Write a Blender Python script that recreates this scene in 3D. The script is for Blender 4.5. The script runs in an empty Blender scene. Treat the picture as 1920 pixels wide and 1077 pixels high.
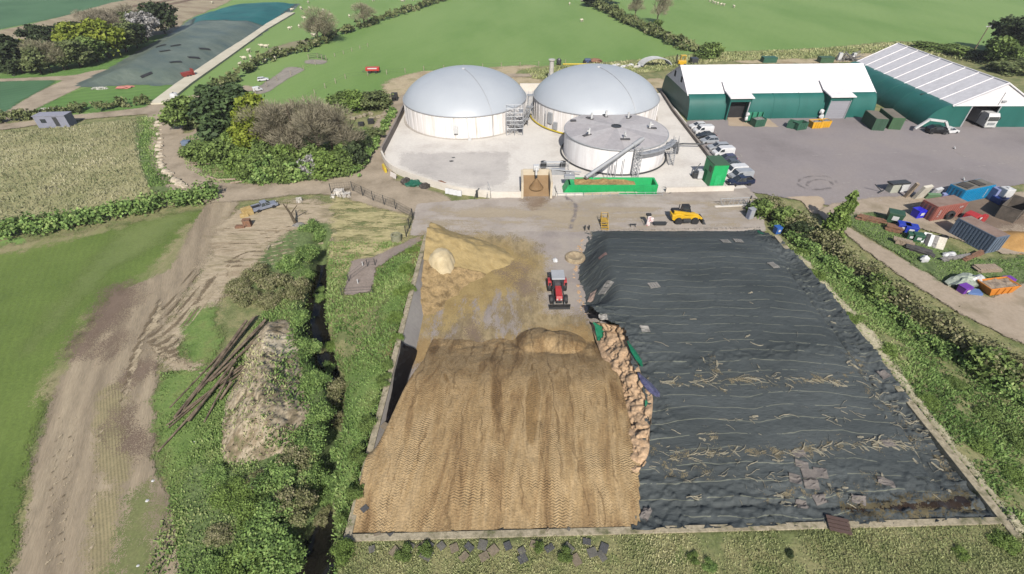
import bpy, bmesh, math, random
import numpy as np
from mathutils import Vector, Matrix
random.seed(7); RNG = np.random.default_rng(11)
SC = bpy.context.scene; COL = SC.collection
PI = math.pi

# ------------------------------------------------------------------ camera, light
F, TH, CH = 890.0, math.radians(38.8), 37.6          # focal length in px of a 1920 frame, pitch, height
def P(px, py, z=0.0):
    u = (px-960)/F; v = (py-538.5)/F
    dy = math.cos(TH)-v*math.sin(TH); dz = -math.sin(TH)-v*math.cos(TH)
    t = (CH-z)/-dz
    return (u*t, dy*t)
def at(px, py, z=0.0):
    x, y = P(px, py, z); return Vector((x, y, z))
cam = bpy.data.cameras.new('camera'); co = bpy.data.objects.new('camera', cam); COL.objects.link(co)
co.location = (0, 0, CH); co.rotation_euler = (PI/2-TH, 0, 0)
cam.sensor_width = 36; cam.lens = 36*F/1920; cam.clip_end = 9000; cam.clip_start = .5
SC.camera = co
SUN_EL, SUN_AZ = math.radians(41), math.radians(-4)     # sun behind the camera
S = Vector((math.sin(-SUN_AZ)*math.cos(SUN_EL), -math.cos(SUN_AZ)*math.cos(SUN_EL), math.sin(SUN_EL)))
sl = bpy.data.lights.new('sun', 'SUN'); sl.energy = 4.7; sl.angle = math.radians(.53); sl.color = (1, .95, .87)
so = bpy.data.objects.new('sun', sl); COL.objects.link(so); so.rotation_euler = (-S).to_track_quat('-Z', 'Y').to_euler()
so.location = (0, -50, 120)
w = bpy.data.worlds.new('World'); SC.world = w; w.use_nodes = True
nt = w.node_tree; bg = nt.nodes['Background']; sky = nt.nodes.new('ShaderNodeTexSky'); sky.sky_type = 'NISHITA'
sky.sun_disc = False; sky.sun_elevation = SUN_EL; sky.sun_rotation = math.radians(176); sky.dust_density = 1.5
nt.links.new(sky.outputs[0], bg.inputs[0]); bg.inputs[1].default_value = .08
SC.view_settings.view_transform = 'Standard'; SC.view_settings.look = 'None'; SC.view_settings.exposure = 1.0; SC.view_settings.gamma = 1
SC.cycles.transparent_max_bounces = 24; SC.cycles.max_bounces = 5; SC.cycles.diffuse_bounces = 2

# ------------------------------------------------------------------ colours and materials
KX = 2.35
def C(r, g, b, k=1.0):          # albedo of a surface from the tone it shows in full sun
    f = lambda c: (c/12.92 if c <= .04045 else ((c+.055)/1.055)**2.4)
    if g > r and g > b and b < r+12: m_ = (r+g+b)/3; r, g, b = (c+(m_-c)*.14 for c in (r, g, b)); b *= .93
    return tuple(min(.85, f(c/255)/KX*k) for c in (r, g, b)) + (1,)
MATS = {}
def M(name, cols, scale=.5, rough=.85, fine=.25, fscale=6, bump=0., bscale=4., metal=0., spec=.25, stretch=(1, 1, 1),
      rot=0., zone=None, stripes=None, pos=None, trans=0., dist=.0):
    """procedural material: colour ramp over a world-space noise, fine grain, optional bump, stripes and a ragged zone edge"""
    if name in MATS: return MATS[name]
    m = bpy.data.materials.new(name); m.use_nodes = True; t = m.node_tree; N = t.nodes; L = t.links
    b = N['Principled BSDF']; out = N['Material Output']
    b.inputs['Roughness'].default_value = rough; b.inputs['Metallic'].default_value = metal
    b.inputs['Specular IOR Level'].default_value = spec
    geo = N.new('ShaderNodeNewGeometry')
    mp = N.new('ShaderNodeMapping'); mp.vector_type = 'TEXTURE'; mp.inputs['Scale'].default_value = tuple(1/q for q in stretch); mp.inputs['Rotation'].default_value = (0, 0, -rot)
    L.new(geo.outputs['Position'], mp.inputs[0])
    def noise(sc, det=5, vec=None, rg=.6):
        n = N.new('ShaderNodeTexNoise'); n.inputs['Scale'].default_value = sc; n.inputs['Detail'].default_value = det
        n.inputs['Roughness'].default_value = rg; n.inputs['Distortion'].default_value = dist
        L.new(vec if vec else geo.outputs['Position'], n.inputs['Vector']); return n.outputs['Fac']
    def math_(op, a, c, d=None, clamp=False):
        n = N.new('ShaderNodeMath'); n.operation = op; n.use_clamp = clamp
        for i, q in enumerate((a, c, d)):
            if q is None: continue
            if isinstance(q, (int, float)): n.inputs[i].default_value = q
            else: L.new(q, n.inputs[i])
        return n.outputs[0]
    cr = N.new('ShaderNodeValToRGB'); e = cr.color_ramp.elements
    k = len(cols)
    if pos is None: pos = [.32+.36*i/max(1, k-1) for i in range(k)]
    while len(e) < k: e.new(.5)
    for i, c in enumerate(cols): e[i].position = pos[i]; e[i].color = tuple(c[:3])+(1,)
    L.new(noise(scale, 6, mp.outputs[0]), cr.inputs[0])
    col = cr.outputs[0]
    fac = math_('MULTIPLY_ADD', math_('SUBTRACT', noise(fscale, 4, mp.outputs[0] if stretch != (1, 1, 1) else None, .7), .5), fine*4, 1.0)
    if stripes:                                        # (angle, period m, strength, warp)
        ang, per, st, wp = stripes
        sx = N.new('ShaderNodeSeparateXYZ'); m2 = N.new('ShaderNodeMapping'); m2.inputs['Rotation'].default_value = (0, 0, ang)
        L.new(geo.outputs['Position'], m2.inputs[0]); L.new(m2.outputs[0], sx.inputs[0])
        q = math_('MULTIPLY_ADD', math_('SUBTRACT', noise(.12, 2), .5), wp, sx.outputs[0])
        s_ = math_('SINE', math_('MULTIPLY', q, 2*PI/per), 0)
        s_ = math_('MULTIPLY', s_, math_('MULTIPLY', noise(.35, 3), st*2))
        fac = math_('ADD', fac, s_)
    mx = N.new('ShaderNodeVectorMath'); mx.operation = 'SCALE'; L.new(col, mx.inputs[0]); L.new(fac, mx.inputs['Scale'])
    L.new(mx.outputs[0], b.inputs['Base Color'])
    if bump:
        bp = N.new('ShaderNodeBump'); bp.inputs['Strength'].default_value = 1; bp.inputs['Distance'].default_value = bump
        L.new(noise(bscale, 6, mp.outputs[0]), bp.inputs['Height']); L.new(bp.outputs[0], b.inputs['Normal'])
    surf = b.outputs[0]
    if trans:
        tr = N.new('ShaderNodeBsdfTranslucent'); L.new(mx.outputs[0], tr.inputs[0])
        ms = N.new('ShaderNodeMixShader'); ms.inputs[0].default_value = trans; L.new(surf, ms.inputs[1]); L.new(tr.outputs[0], ms.inputs[2]); surf = ms.outputs[0]
    if zone is not None:                               # ragged edge: signed distance + noise, and optional patchiness
        zw, amp, ns, patch = zone
        a = N.new('ShaderNodeAttribute'); a.attribute_name = 'sd'
        q = math_('MULTIPLY_ADD', math_('SUBTRACT', noise(ns, 6, None, .7), .5), amp*2.2, a.outputs['Fac'])
        mr = N.new('ShaderNodeMapRange'); mr.interpolation_type = 'SMOOTHSTEP'
        mr.inputs[1].default_value = -zw; mr.inputs[2].default_value = zw; L.new(q, mr.inputs[0])
        al = mr.outputs[0]
        if patch:
            pr = N.new('ShaderNodeMapRange'); pr.interpolation_type = 'SMOOTHSTEP'; pr.inputs[1].default_value = patch-.06; pr.inputs[2].default_value = patch+.06
            L.new(noise(ns*.8, 7, mp.outputs[0] if stretch != (1, 1, 1) else None, .72), pr.inputs[0]); al = math_('MULTIPLY', al, pr.outputs[0])
        sn = N.new('ShaderNodeVectorMath'); sn.operation = 'SNAP'; sn.inputs[1].default_value = (.06, .06, .5); L.new(geo.outputs['Position'], sn.inputs[0])
        wn = N.new('ShaderNodeTexWhiteNoise'); L.new(sn.outputs[0], wn.inputs[0]); al = math_('GREATER_THAN', al, wn.outputs['Value'])   # grains, not a film
        tb = N.new('ShaderNodeBsdfTransparent'); ms = N.new('ShaderNodeMixShader')
        L.new(al, ms.inputs[0]); L.new(tb.outputs[0], ms.inputs[1]); L.new(surf, ms.inputs[2]); surf = ms.outputs[0]
    L.new(surf, out.inputs[0])
    MATS[name] = m; return m
def paint(name, c, rough=.45, metal=0., fine=.08, **k):
    c2 = tuple(q*.82 for q in c[:3]); return M(name, [c2, c], scale=1.2, rough=rough, metal=metal, fine=fine, fscale=9, spec=.4, **k)

def leafmat(name, cols, trans=.25):
    m = bpy.data.materials.new(name); m.use_nodes = True; t = m.node_tree; N = t.nodes; L = t.links
    b = N['Principled BSDF']; b.inputs['Roughness'].default_value = .7; b.inputs['Specular IOR Level'].default_value = .2
    a = N.new('ShaderNodeAttribute'); a.attribute_name = 'rnd'
    cr = N.new('ShaderNodeValToRGB'); e = cr.color_ramp.elements
    while len(e) < len(cols): e.new(.5)
    for i, c in enumerate(cols): e[i].position = i/max(1, len(cols)-1); e[i].color = tuple(c[:3])+(1,)
    L.new(a.outputs['Fac'], cr.inputs[0]); L.new(cr.outputs[0], b.inputs['Base Color'])
    tr = N.new('ShaderNodeBsdfTranslucent'); L.new(cr.outputs[0], tr.inputs[0]); ms = N.new('ShaderNodeMixShader'); ms.inputs[0].default_value = trans
    L.new(b.outputs[0], ms.inputs[1]); L.new(tr.outputs[0], ms.inputs[2]); L.new(ms.outputs[0], N['Material Output'].inputs[0])
    MATS[name] = m; return m

# ------------------------------------------------------------------ noise in numpy
def _hash(ix, iy, s):
    h = (ix.astype(np.int64)*374761393 + iy.astype(np.int64)*668265263 + s*1442695041) & 0xffffffff
    h = ((h ^ (h >> 13))*1274126177) & 0xffffffff
    return ((h ^ (h >> 16)) & 0xffff)/65535.0
def vnoise(x, y, s=0):
    x = np.asarray(x, float); y = np.asarray(y, float)
    ix = np.floor(x); iy = np.floor(y); fx = x-ix; fy = y-iy; fx = fx*fx*(3-2*fx); fy = fy*fy*(3-2*fy)
    a = _hash(ix, iy, s); b = _hash(ix+1, iy, s); c = _hash(ix, iy+1, s); d = _hash(ix+1, iy+1, s)
    return (a*(1-fx)+b*fx)*(1-fy)+(c*(1-fx)+d*fx)*fy
def fbm(x, y, s=0, o=4, g=.5):
    r = 0; a = 1; tot = 0
    for i in range(o): r = r+a*vnoise(x*2**i, y*2**i, s+i*17); tot += a; a *= g
    return r/tot
def sstep(a, b, x):
    t = np.clip((np.asarray(x, float)-a)/(b-a), 0, 1); return t*t*(3-2*t)

# ------------------------------------------------------------------ object helpers
def newmesh(name, V, Fc, mat=None, parent=None, smooth=False):
    me = bpy.data.meshes.new(name)
    V = np.asarray(V, dtype=np.float32)
    if isinstance(Fc, np.ndarray):
        n, k = Fc.shape
        me.vertices.add(len(V)); me.vertices.foreach_set('co', V.ravel())
        me.loops.add(n*k); me.loops.foreach_set('vertex_index', Fc.astype(np.int32).ravel())
        me.polygons.add(n); me.polygons.foreach_set('loop_start', np.arange(0, n*k, k, dtype=np.int32))
        me.update(calc_edges=True)
    else:
        me.from_pydata([tuple(map(float, v)) for v in V], [], Fc); me.update()
    if mat: me.materials.append(mat)
    if smooth: me.polygons.foreach_set('use_smooth', [True]*len(me.polygons))
    o = bpy.data.objects.new(name, me); COL.objects.link(o)
    if parent: o.parent = parent
    return o
def tag(o, label=None, cat=None, group=None, kind=None):
    if label: o['label'] = label
    if cat: o['category'] = cat
    if group: o['group'] = group
    if kind: o['kind'] = kind
    return o
def thing(name, label, cat, loc=(0, 0, 0), rz=0., group=None, sc=None):
    o = bpy.data.objects.new(name, None); COL.objects.link(o); o.location = loc; o.rotation_euler = (0, 0, rz)
    o.empty_display_size = .3
    if sc: o.scale = sc
    return tag(o, label, cat, group)
def dup(root, loc, rz=0., label=None, sc=None, group=None):
    r = root.copy(); COL.objects.link(r); r.location = loc; r.rotation_euler = (0, 0, rz)
    if sc: r.scale = sc
    if label: r['label'] = label
    if group: r['group'] = group
    for ch in list(root.children):
        c = ch.copy(); COL.objects.link(c); c.parent = r
        for g in list(ch.children):
            d = g.copy(); COL.objects.link(d); d.parent = c
    return r

class MB:
    def __init__(s): s.v = []; s.f = []
    def add(s, vs, fs):
        o = len(s.v); s.v += [tuple(q) for q in vs]; s.f += [tuple(i+o for i in q) for q in fs]; return s
    def box(s, cx, cy, cz, sx, sy, sz, rz=0., tx=1., ty=1., rx=0., ry=0.):
        """box by centre and size; tx, ty taper the top"""
        vs = []
        R = Matrix.Rotation(rz, 3, 'Z') @ Matrix.Rotation(ry, 3, 'Y') @ Matrix.Rotation(rx, 3, 'X')
        for k in (-1, 1):
            for (a, b) in ((-1, -1), (1, -1), (1, 1), (-1, 1)):
                q = R @ Vector((a*sx/2*(tx if k > 0 else 1), b*sy/2*(ty if k > 0 else 1), k*sz/2)); vs.append((q.x+cx, q.y+cy, q.z+cz))
        return s.add(vs, [(3, 2, 1, 0), (4, 5, 6, 7), (0, 1, 5, 4), (1, 2, 6, 5), (2, 3, 7, 6), (3, 0, 4, 7)])
    def tube(s, p, q, r, n=6, r2=None, caps=True):
        p = Vector(p); q = Vector(q); d = (q-p)
        if d.length < 1e-6: return s
        d.normalize(); a = d.orthogonal().normalized(); b = d.cross(a); r2 = r if r2 is None else r2
        vs = [p+(a*math.cos(2*PI*i/n)+b*math.sin(2*PI*i/n))*r for i in range(n)]+[q+(a*math.cos(2*PI*i/n)+b*math.sin(2*PI*i/n))*r2 for i in range(n)]
        fs = [(i, (i+1) % n, n+(i+1) % n, n+i) for i in range(n)]
        if caps: fs += [tuple(range(n-1, -1, -1)), tuple(range(n, 2*n))]
        return s.add(vs, fs)
    def path(s, pts, r, n=6):
        for a, b in zip(pts, pts[1:]): s.tube(a, b, r, n)
        return s
    def lathe(s, prof, n=32, cx=0, cy=0, axis='z', cz=0, caps=True):
        vs = []; k = len(prof)
        for (r, z) in prof:
            for i in range(n):
                a = 2*PI*i/n
                if axis == 'z': vs.append((cx+r*math.cos(a), cy+r*math.sin(a), cz+z))
                elif axis == 'y': vs.append((cx+r*math.cos(a), cy+z, cz+r*math.sin(a)))
                else: vs.append((cx+z, cy+r*math.cos(a), cz+r*math.sin(a)))
        fs = [(j*n+i, j*n+(i+1) % n, (j+1)*n+(i+1) % n, (j+1)*n+i) for j in range(k-1) for i in range(n)]
        if axis == 'y': fs = [f[::-1] for f in fs]
        if caps: fs += [tuple(range(n-1, -1, -1)), tuple(range((k-1)*n, k*n))]
        return s.add(vs, fs)
    def prism(s, prof, a0, a1, axis='y', sh=None):
        """2-D profile extruded along an axis; profile is (x,z) for 'y', (y,z) for 'x', (x,y) for 'z'"""
        n = len(prof); mk = {'y': lambda p, a: (p[0], a, p[1]), 'x': lambda p, a: (a, p[0], p[1]), 'z': lambda p, a: (p[0], p[1], a)}[axis]
        vs = [mk(p, a0) for p in prof]+[mk(p, a1) for p in prof]
        fs = [(i, (i+1) % n, n+(i+1) % n, n+i) for i in range(n)]+[tuple(range(n-1, -1, -1)), tuple(range(n, 2*n))]
        return s.add(vs, fs)
    def blob(s, cx, cy, cz, rx, ry, rz, seed=0, n=10, rough=.25):
        vs = []; fs = []; r = random.Random(seed)
        m = n//2+1
        for j in range(m+1):
            ph = PI*j/m
            for i in range(n):
                a = 2*PI*i/n; k = 1+r.uniform(-rough, rough) if 0 < j < m else 1
                vs.append((cx+rx*math.sin(ph)*math.cos(a)*k, cy+ry*math.sin(ph)*math.sin(a)*k, cz+rz*math.cos(ph)*(1+(k-1)*.5)))
        for j in range(m):
            for i in range(n): fs.append((j*n+i, (j+1)*n+i, (j+1)*n+(i+1) % n, j*n+(i+1) % n))
        return s.add(vs, fs)
    def build(s, name, mat, parent=None, smooth=False, bevel=0., loc=None, rz=None, recalc=True):
        o = newmesh(name, s.v, s.f, mat, parent)
        me = o.data
        if recalc:
            bm = bmesh.new(); bm.from_mesh(me); bmesh.ops.recalc_face_normals(bm, faces=bm.faces); bm.to_mesh(me); bm.free()
        if smooth:
            me.polygons.foreach_set('use_smooth', [True]*len(me.polygons))
            try: me.set_sharp_from_angle(angle=math.radians(40))
            except Exception: pass
        if bevel:
            bv = o.modifiers.new('bevel', 'BEVEL'); bv.width = bevel; bv.segments = 2; bv.limit_method = 'ANGLE'
        if loc is not None: o.location = loc
        if rz is not None: o.rotation_euler = (0, 0, rz)
        return o

# ------------------------------------------------------------------ terrain
DITCH = np.array([(-34, 66), (-28.5, 60), (-26.8, 54), (-24.0, 43), (-21.0, 36.5), (-17.8, 31.2), (-16.2, 24), (-15.2, 18.5), (-14.5, 14), (-14.0, 6)])
DITW = [0, 0, .3, 1.5, 1.2, .1, .1, .2, 2.8, 3.4]
def dist_poly(x, y, pts, closed=False, w=None):
    d = np.full(np.shape(x), 1e9); n = len(pts)
    for i in range(n if closed else n-1):
        a = pts[i]; b = pts[(i+1) % n]; ax, ay = a[0], a[1]; bx, by = b[0]-ax, b[1]-ay
        L2 = bx*bx+by*by+1e-12; t = np.clip(((x-ax)*bx+(y-ay)*by)/L2, 0, 1)
        q = np.hypot(x-ax-t*bx, y-ay-t*by)
        if w is not None: q = q-(w[i]*(1-t)+w[(i+1) % n]*t)/2
        d = np.minimum(d, q)
    return d
def inside(x, y, pts):
    r = np.zeros(np.shape(x), bool); n = len(pts)
    for i in range(n):
        x0, y0 = pts[i][:2]; x1, y1 = pts[(i+1) % n][:2]
        if y0 == y1: continue
        c = ((y0 > y) != (y1 > y)) & (x < (x1-x0)*(y-y0)/(y1-y0)+x0); r ^= c
    return r
def Hh(x, y):
    x = np.asarray(x, float); y = np.asarray(y, float)
    dl = np.maximum(-12.1-x, 0); dr = np.maximum(x-36.6, 0); yl = 15.05+.026*(x+12.1); dn = np.maximum(yl-y, 0)
    inn = (x > -12.05) & (x < 36.55) & (y > yl+.55)
    hb = (1.95+.2*(y < yl+.9))*(1-sstep(.8, 5.5, dl))*(1-sstep(.8, 9, dr))*(1-sstep(3, 16, dn))
    hb = np.where(inn, 0, hb)*(1-sstep(49, 57, y))
    dd = dist_poly(x, y, DITCH, False, DITW)
    near = (1-sstep(52, 60, y))*sstep(2.5, 4.5, np.minimum(np.abs(x), 99)*0+np.where(x < -12, -x-10, 0)+np.where(x > 36.6, 3, 0)+np.where(y < yl, 3, 0))
    z = hb + .35*(fbm(x*.35, y*.35, 3)-.5)*near*np.clip(hb+.25, 0, 1)
    z = z-2.6*(1-sstep(.0, 1.5, dd+.8*(fbm(x*.5, y*.5, 9)-.5)))*(1-sstep(56, 62, y))
    return np.where(inn, 0, z)
def hz(x, y): return float(Hh(np.array([x]), np.array([y]))[0])
def onh(px, py, dz=0.):          # the point of the terrain seen at a pixel
    z = 0
    for _ in range(6): x, y = P(px, py, z); z = .5*z+.5*hz(x, y)
    return Vector((x, y, z+dz))

def gridmesh(name, xs, ys, zf, mat, keep=None, attr=None, kind='structure', smooth=True):
    X, Y = np.meshgrid(xs, ys); Z = zf(X, Y); nx, ny = len(xs), len(ys)
    V = np.stack([X.ravel(), Y.ravel(), Z.ravel()], 1)
    I = np.arange(nx*ny).reshape(ny, nx)
    a, b, c, d = I[:-1, :-1].ravel(), I[:-1, 1:].ravel(), I[1:, 1:].ravel(), I[1:, :-1].ravel()
    Fc = np.concatenate([np.stack([a, b, c], 1), np.stack([a, c, d], 1)])
    sdv = None
    if keep is not None:
        k = keep.ravel(); Fc = Fc[k[Fc].any(1)]
        u, inv = np.unique(Fc, return_inverse=True); Fc = inv.reshape(Fc.shape); V = V[u]
        if attr is not None: sdv = attr.ravel()[u]
    elif attr is not None: sdv = attr.ravel()
    o = newmesh(name, V, Fc, mat, smooth=smooth)
    if sdv is not None:
        at_ = o.data.attributes.new('sd', 'FLOAT', 'POINT'); at_.data.foreach_set('value', sdv.astype(np.float32))
    if kind: o['kind'] = kind
    return o
def lattice(lo, hi, r): return np.arange(math.floor(lo/r), math.ceil(hi/r)+1)*r
LAYER = [0]
def smoothpoly(pts, k=4, closed=True):
    n = len(pts); out = []
    for i in range(n if closed else n-1):
        p = [np.array(pts[(i+j) % n] if closed else pts[min(max(i+j, 0), n-1)], float) for j in (-1, 0, 1, 2)]
        for q in range(k):
            t = q/k; out.append(.5*((2*p[1])+(-p[0]+p[2])*t+(2*p[0]-5*p[1]+4*p[2]-p[3])*t*t+(-p[0]+3*p[1]-3*p[2]+p[3])*t**3))
    if not closed: out.append(np.array(pts[-1], float))
    return [tuple(q) for q in out]
def zone(name, mat, poly=None, lines=None, res=.5, pad=1.5, px=True, smooth=True, layer=None, flat=False):
    """a ground covering that follows the terrain, its edge ragged by the material"""
    LAYER[0] += 1; off = .004*(LAYER[0] if layer is None else layer)
    polys = []
    if poly:
        p = [P(*q) for q in poly] if px else list(poly)
        polys.append(smoothpoly(p) if smooth else p)
    ls = []
    for l in (lines or []):
        q = [(*P(a[0], a[1]), a[2]) for a in l] if px else l
        ls.append(smoothpoly(q, 5, False) if smooth else q)
    ap = [q for p in polys for q in p]+[q for l in ls for q in l]
    m = pad+max([q[2]/2 for l in ls for q in l], default=0)
    xs = lattice(min(q[0] for q in ap)-m, max(q[0] for q in ap)+m, res); ys = lattice(min(q[1] for q in ap)-m, max(q[1] for q in ap)+m, res)
    X, Y = np.meshgrid(xs, ys); sd = np.full(X.shape, -1e9)
    for p in polys:
        d = dist_poly(X, Y, p, True); sd = np.maximum(sd, np.where(inside(X, Y, p), d, -d))
    for l in ls: sd = np.maximum(sd, -dist_poly(X, Y, l, False, [q[2] for q in l]))
    zf = (lambda x, y: np.full(x.shape, off)) if flat else (lambda x, y: Hh(x, y)+off)
    return gridmesh(name, xs, ys, zf, mat, sd > -pad, sd)
# ================================================================== GROUND
gx = np.concatenate([[-3000, -1500, -700, -400, -300, -220, -160, -120, -90, -75], lattice(-60, 76, .5), [90, 110, 140, 180, 240, 320, 420, 700, 1500, 3000]])
gy = np.concatenate([[-400, -150, -60, -20, 0], lattice(4, 72, .5), [80, 90, 110, 140, 180, 240, 320, 420, 700, 1500, 4000]])
m_pasture = M('pasture grass', [C(111, 152, 70), C(127, 163, 86), C(136, 169, 94)], scale=.03, fine=.10, fscale=2.5, stretch=(1, .35, 1), stripes=(.5, 3.2, .012, 6))
gridmesh('ground', gx, gy, Hh, m_pasture)

m_rough = M('rough grass', [C(104, 118, 66), C(124, 132, 84), C(152, 148, 104), C(108, 126, 68)], scale=.35, fine=.4, fscale=5, bump=.06, bscale=3, zone=(.6, 1.5, .5, 0))
zone('rough_ground', m_rough, [(-500, 250), (290, 212), (335, 190), (520, 196), (735, 188), (790, 145), (1000, 130), (1240, 116), (1360, 104), (1600, 97), (1700, 82), (1800, 92), (1960, 130), (2300, 260), (2400, 700), (2500, 1400), (-600, 1400), (-600, 700)], res=.5)
# fields at the top left
m_teal = M('young cereal', [C(66, 112, 76), C(86, 132, 94)], scale=.04, fine=.08, fscale=2, stripes=(.9, 2.4, .06, 2), zone=(1, 2, .1, 0))
zone('cereal_field', m_teal, [(-300, -10), (-300, 62), (-60, 60), (0, 55), (120, 30), (250, -2), (300, -20)], res=3, pad=6)
m_stub = M('stubble strip', [C(150, 134, 108), C(176, 162, 134), C(140, 120, 98)], scale=.08, fine=.15, fscale=1.5, stretch=(.4, 1.5, 1), rot=.5, zone=(.8, 2.5, .15, 0))
zone('stubble_strip', m_stub, [(-300, 66), (-60, 62), (0, 57), (120, 31), (250, -2), (440, -12), (420, 8), (345, 40), (330, 62), (0, 90), (-200, 105)], res=3, pad=6)
m_plough = M('bare ploughed soil', [C(112, 92, 74), C(136, 114, 92)], scale=.1, fine=.1, zone=(.6, 1.2, .2, 0))
zone('ploughed_strip', m_plough, lines=[[(240, 14, 6), (300, 4, 5), (345, -4, 4)], [(262, 20, 5), (330, 6, 5), (372, -3, 4)]], res=2, pad=4)
m_lush = M('lush lawn', [C(92, 138, 58), C(112, 152, 74)], scale=.08, fine=.12, fscale=1.4, stripes=(1.2, 3, .08, 4), zone=(.8, 2, .2, 0))
zone('lawn', m_lush, [(50, 215), (110, 185), (165, 165), (230, 160), (335, 155), (330, 180), (296, 200), (100, 214)], res=2, pad=5)
zone('meadow_strip', m_lush, [(-80, 150), (90, 135), (200, 118), (290, 82), (352, 52), (385, 28), (410, 30), (330, 66), (220, 130), (150, 152), (60, 146), (-80, 160)], res=2, pad=5)
zone('cereal_patch', m_teal, [(-120, 156), (20, 152), (98, 150), (88, 165), (40, 190), (0, 220), (-120, 232)], res=2, pad=5)
m_dirt = M('dry dirt', [C(150, 136, 116), C(176, 161, 140), C(188, 172, 150)], scale=.22, fine=.16, fscale=3, bump=.02, bscale=2, zone=(.4, .8, .8, 0))
zone('dirt_path', m_dirt, lines=[[(185, 140, 11), (130, 160, 9), (70, 190, 7), (20, 218, 5), (-20, 235, 5)], [(-120, 154, 3), (20, 150, 3), (100, 147, 4), (150, 146, 6)]], res=1.5, pad=4)
# sheep pasture bare patch, farm yard strips, sandy strip behind the digesters
m_sand = M('sandy spoil', [C(168, 150, 118), C(196, 180, 148), C(150, 140, 100)], scale=.15, fine=.2, fscale=2, zone=(.8, 2.5, .35, 0))
m_bare = M('worn bare patch', [C(140, 142, 100), C(158, 146, 122)], scale=.2, fine=.15, zone=(1, 3, .2, 0))
zone('bare_patch', m_bare, [(495, 100), (530, 84), (580, 75), (560, 92), (510, 108)], res=2, pad=5)
m_grit = M('grey grit', [C(150, 142, 132), C(170, 162, 150)], scale=.2, fine=.15, fscale=2, zone=(.4, .8, .6, 0))
zone('gravel_yard', m_grit, [(475, 172), (520, 140), (540, 126), (570, 131), (540, 148), (500, 174)], res=1.5, pad=3)
zone('gravel_yard', m_grit, [(572, 119), (580, 112), (612, 114), (606, 121)], res=1.5, pad=3)
zone('sandy_strip', m_sand, [(720, 158), (750, 145), (800, 134), (900, 128), (1010, 124), (1010, 150), (1130, 155), (1240, 148), (1250, 172), (1000, 168), (820, 160), (760, 190), (728, 190)], res=1.5, pad=4)
zone('sandy_strip', m_sand, [(1390, 108), (1500, 100), (1600, 98), (1640, 104), (1600, 116), (1400, 120)], res=2, pad=4)
m_bank = M('weedy bank', [C(104, 128, 66), C(140, 146, 92), C(164, 158, 112)], scale=.25, fine=.3, fscale=2, zone=(.8, 2.5, .3, 0))
zone('field_margin', m_bank, [(990, 128), (1200, 112), (1350, 98), (1520, 92), (1690, 78), (1800, 92), (1860, 120), (1760, 106), (1690, 90), (1560, 108), (1350, 116), (1230, 135), (1000, 148)], res=2, pad=5)

# reed meadow, left crop
m_reed = M('dry reed', [C(136, 140, 94), C(160, 158, 112), C(176, 170, 126), C(152, 152, 106)], scale=.16, fine=.2, fscale=3, stretch=(1.4, .6, 1), bump=.05, zone=(.5, 1.5, .5, 0))
zone('reed_meadow', m_reed, [(-400, 262), (0, 250), (140, 236), (262, 224), (272, 238), (258, 275), (268, 318), (280, 352), (262, 372), (130, 398), (0, 425), (-400, 500)], res=1)
m_weed = M('green weeds', [C(92, 114, 62), C(116, 136, 84), C(84, 106, 58)], scale=.5, fine=.4, fscale=3, bump=.06, zone=(.5, 1.6, .6, 0))
zone('weedy_verge', m_weed, [(258, 222), (290, 222), (302, 245), (300, 300), (335, 345), (310, 360), (282, 352), (262, 300), (255, 265)], res=1)
m_crop = M('green crop', [C(96, 120, 48), C(108, 132, 56), C(122, 144, 68)], scale=.06, fine=.22, fscale=4, stripes=(-.5, .8, .035, 2), bump=.03, zone=(.6, 1.6, .4, 0))
zone('crop_field', m_crop, [(-500, 560), (0, 466), (200, 428), (392, 394), (362, 440), (335, 505), (235, 545), (160, 620), (100, 715), (62, 830), (30, 1000), (10, 1250), (-500, 1250)], res=1)
m_pale = M('thin pale crop', [C(128, 140, 80), C(158, 150, 112), C(120, 136, 74)], scale=.15, fine=.25, fscale=4, stretch=(1.5, .5, 1), zone=(1.2, 4.5, .35, 0))
zone('crop_margin', m_pale, [(345, 425), (385, 425), (350, 500), (290, 560), (200, 640), (150, 700), (110, 740), (90, 730), (160, 610), (240, 530), (310, 480)], res=.5, pad=6)
zone('crop_margin', m_pale, [(-200, 500), (0, 464), (200, 426), (340, 400), (340, 405), (200, 436), (0, 478), (-200, 520)], res=.5)
zone('crop_band', M('paler crop band', [C(110, 130, 66), C(126, 142, 80)], scale=.1, fine=.2, fscale=4, zone=(1.6, 3, .25, 0)), [(235, 432), (335, 402), (350, 410), (300, 452), (225, 500), (150, 560), (100, 620), (60, 660), (60, 640), (150, 520)], pad=6)
# tracks
m_field_dirt = M('field dirt', [C(140, 126, 106), C(164, 149, 126), C(176, 161, 136)], scale=.14, fine=.2, fscale=4, stretch=(2.2, .3, 1), rot=-.42, stripes=(-.42, 1.9, .08, 3), bump=.03, bscale=3, zone=(.3, 1.0, .8, 0))
zone('dirt_track', m_field_dirt, [(398, 372), (445, 378), (432, 405), (400, 470), (366, 525), (318, 590), (300, 640), (296, 700), (292, 800), (292, 880), (318, 930), (335, 1000), (350, 1100), (360, 1250), (20, 1250), (48, 1000), (70, 850), (110, 725), (165, 630), (232, 545), (318, 505), (352, 440), (380, 395)])
m_stripe = M('drilled stubble rows', [C(164, 152, 116), C(144, 134, 102)], scale=.4, fine=.25, fscale=6, stripes=(-.62, .24, .14, .3), zone=(.6, 1.6, .5, 0))
zone('drilled_strip', m_stripe, [(180, 925), (235, 930), (222, 1000), (210, 1100), (205, 1250), (150, 1250), (160, 1080), (172, 990)], pad=2.5)
zone('drilled_strip', m_stripe, [(188, 745), (232, 720), (240, 800), (236, 900), (190, 900), (182, 820)], pad=2.5)
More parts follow.
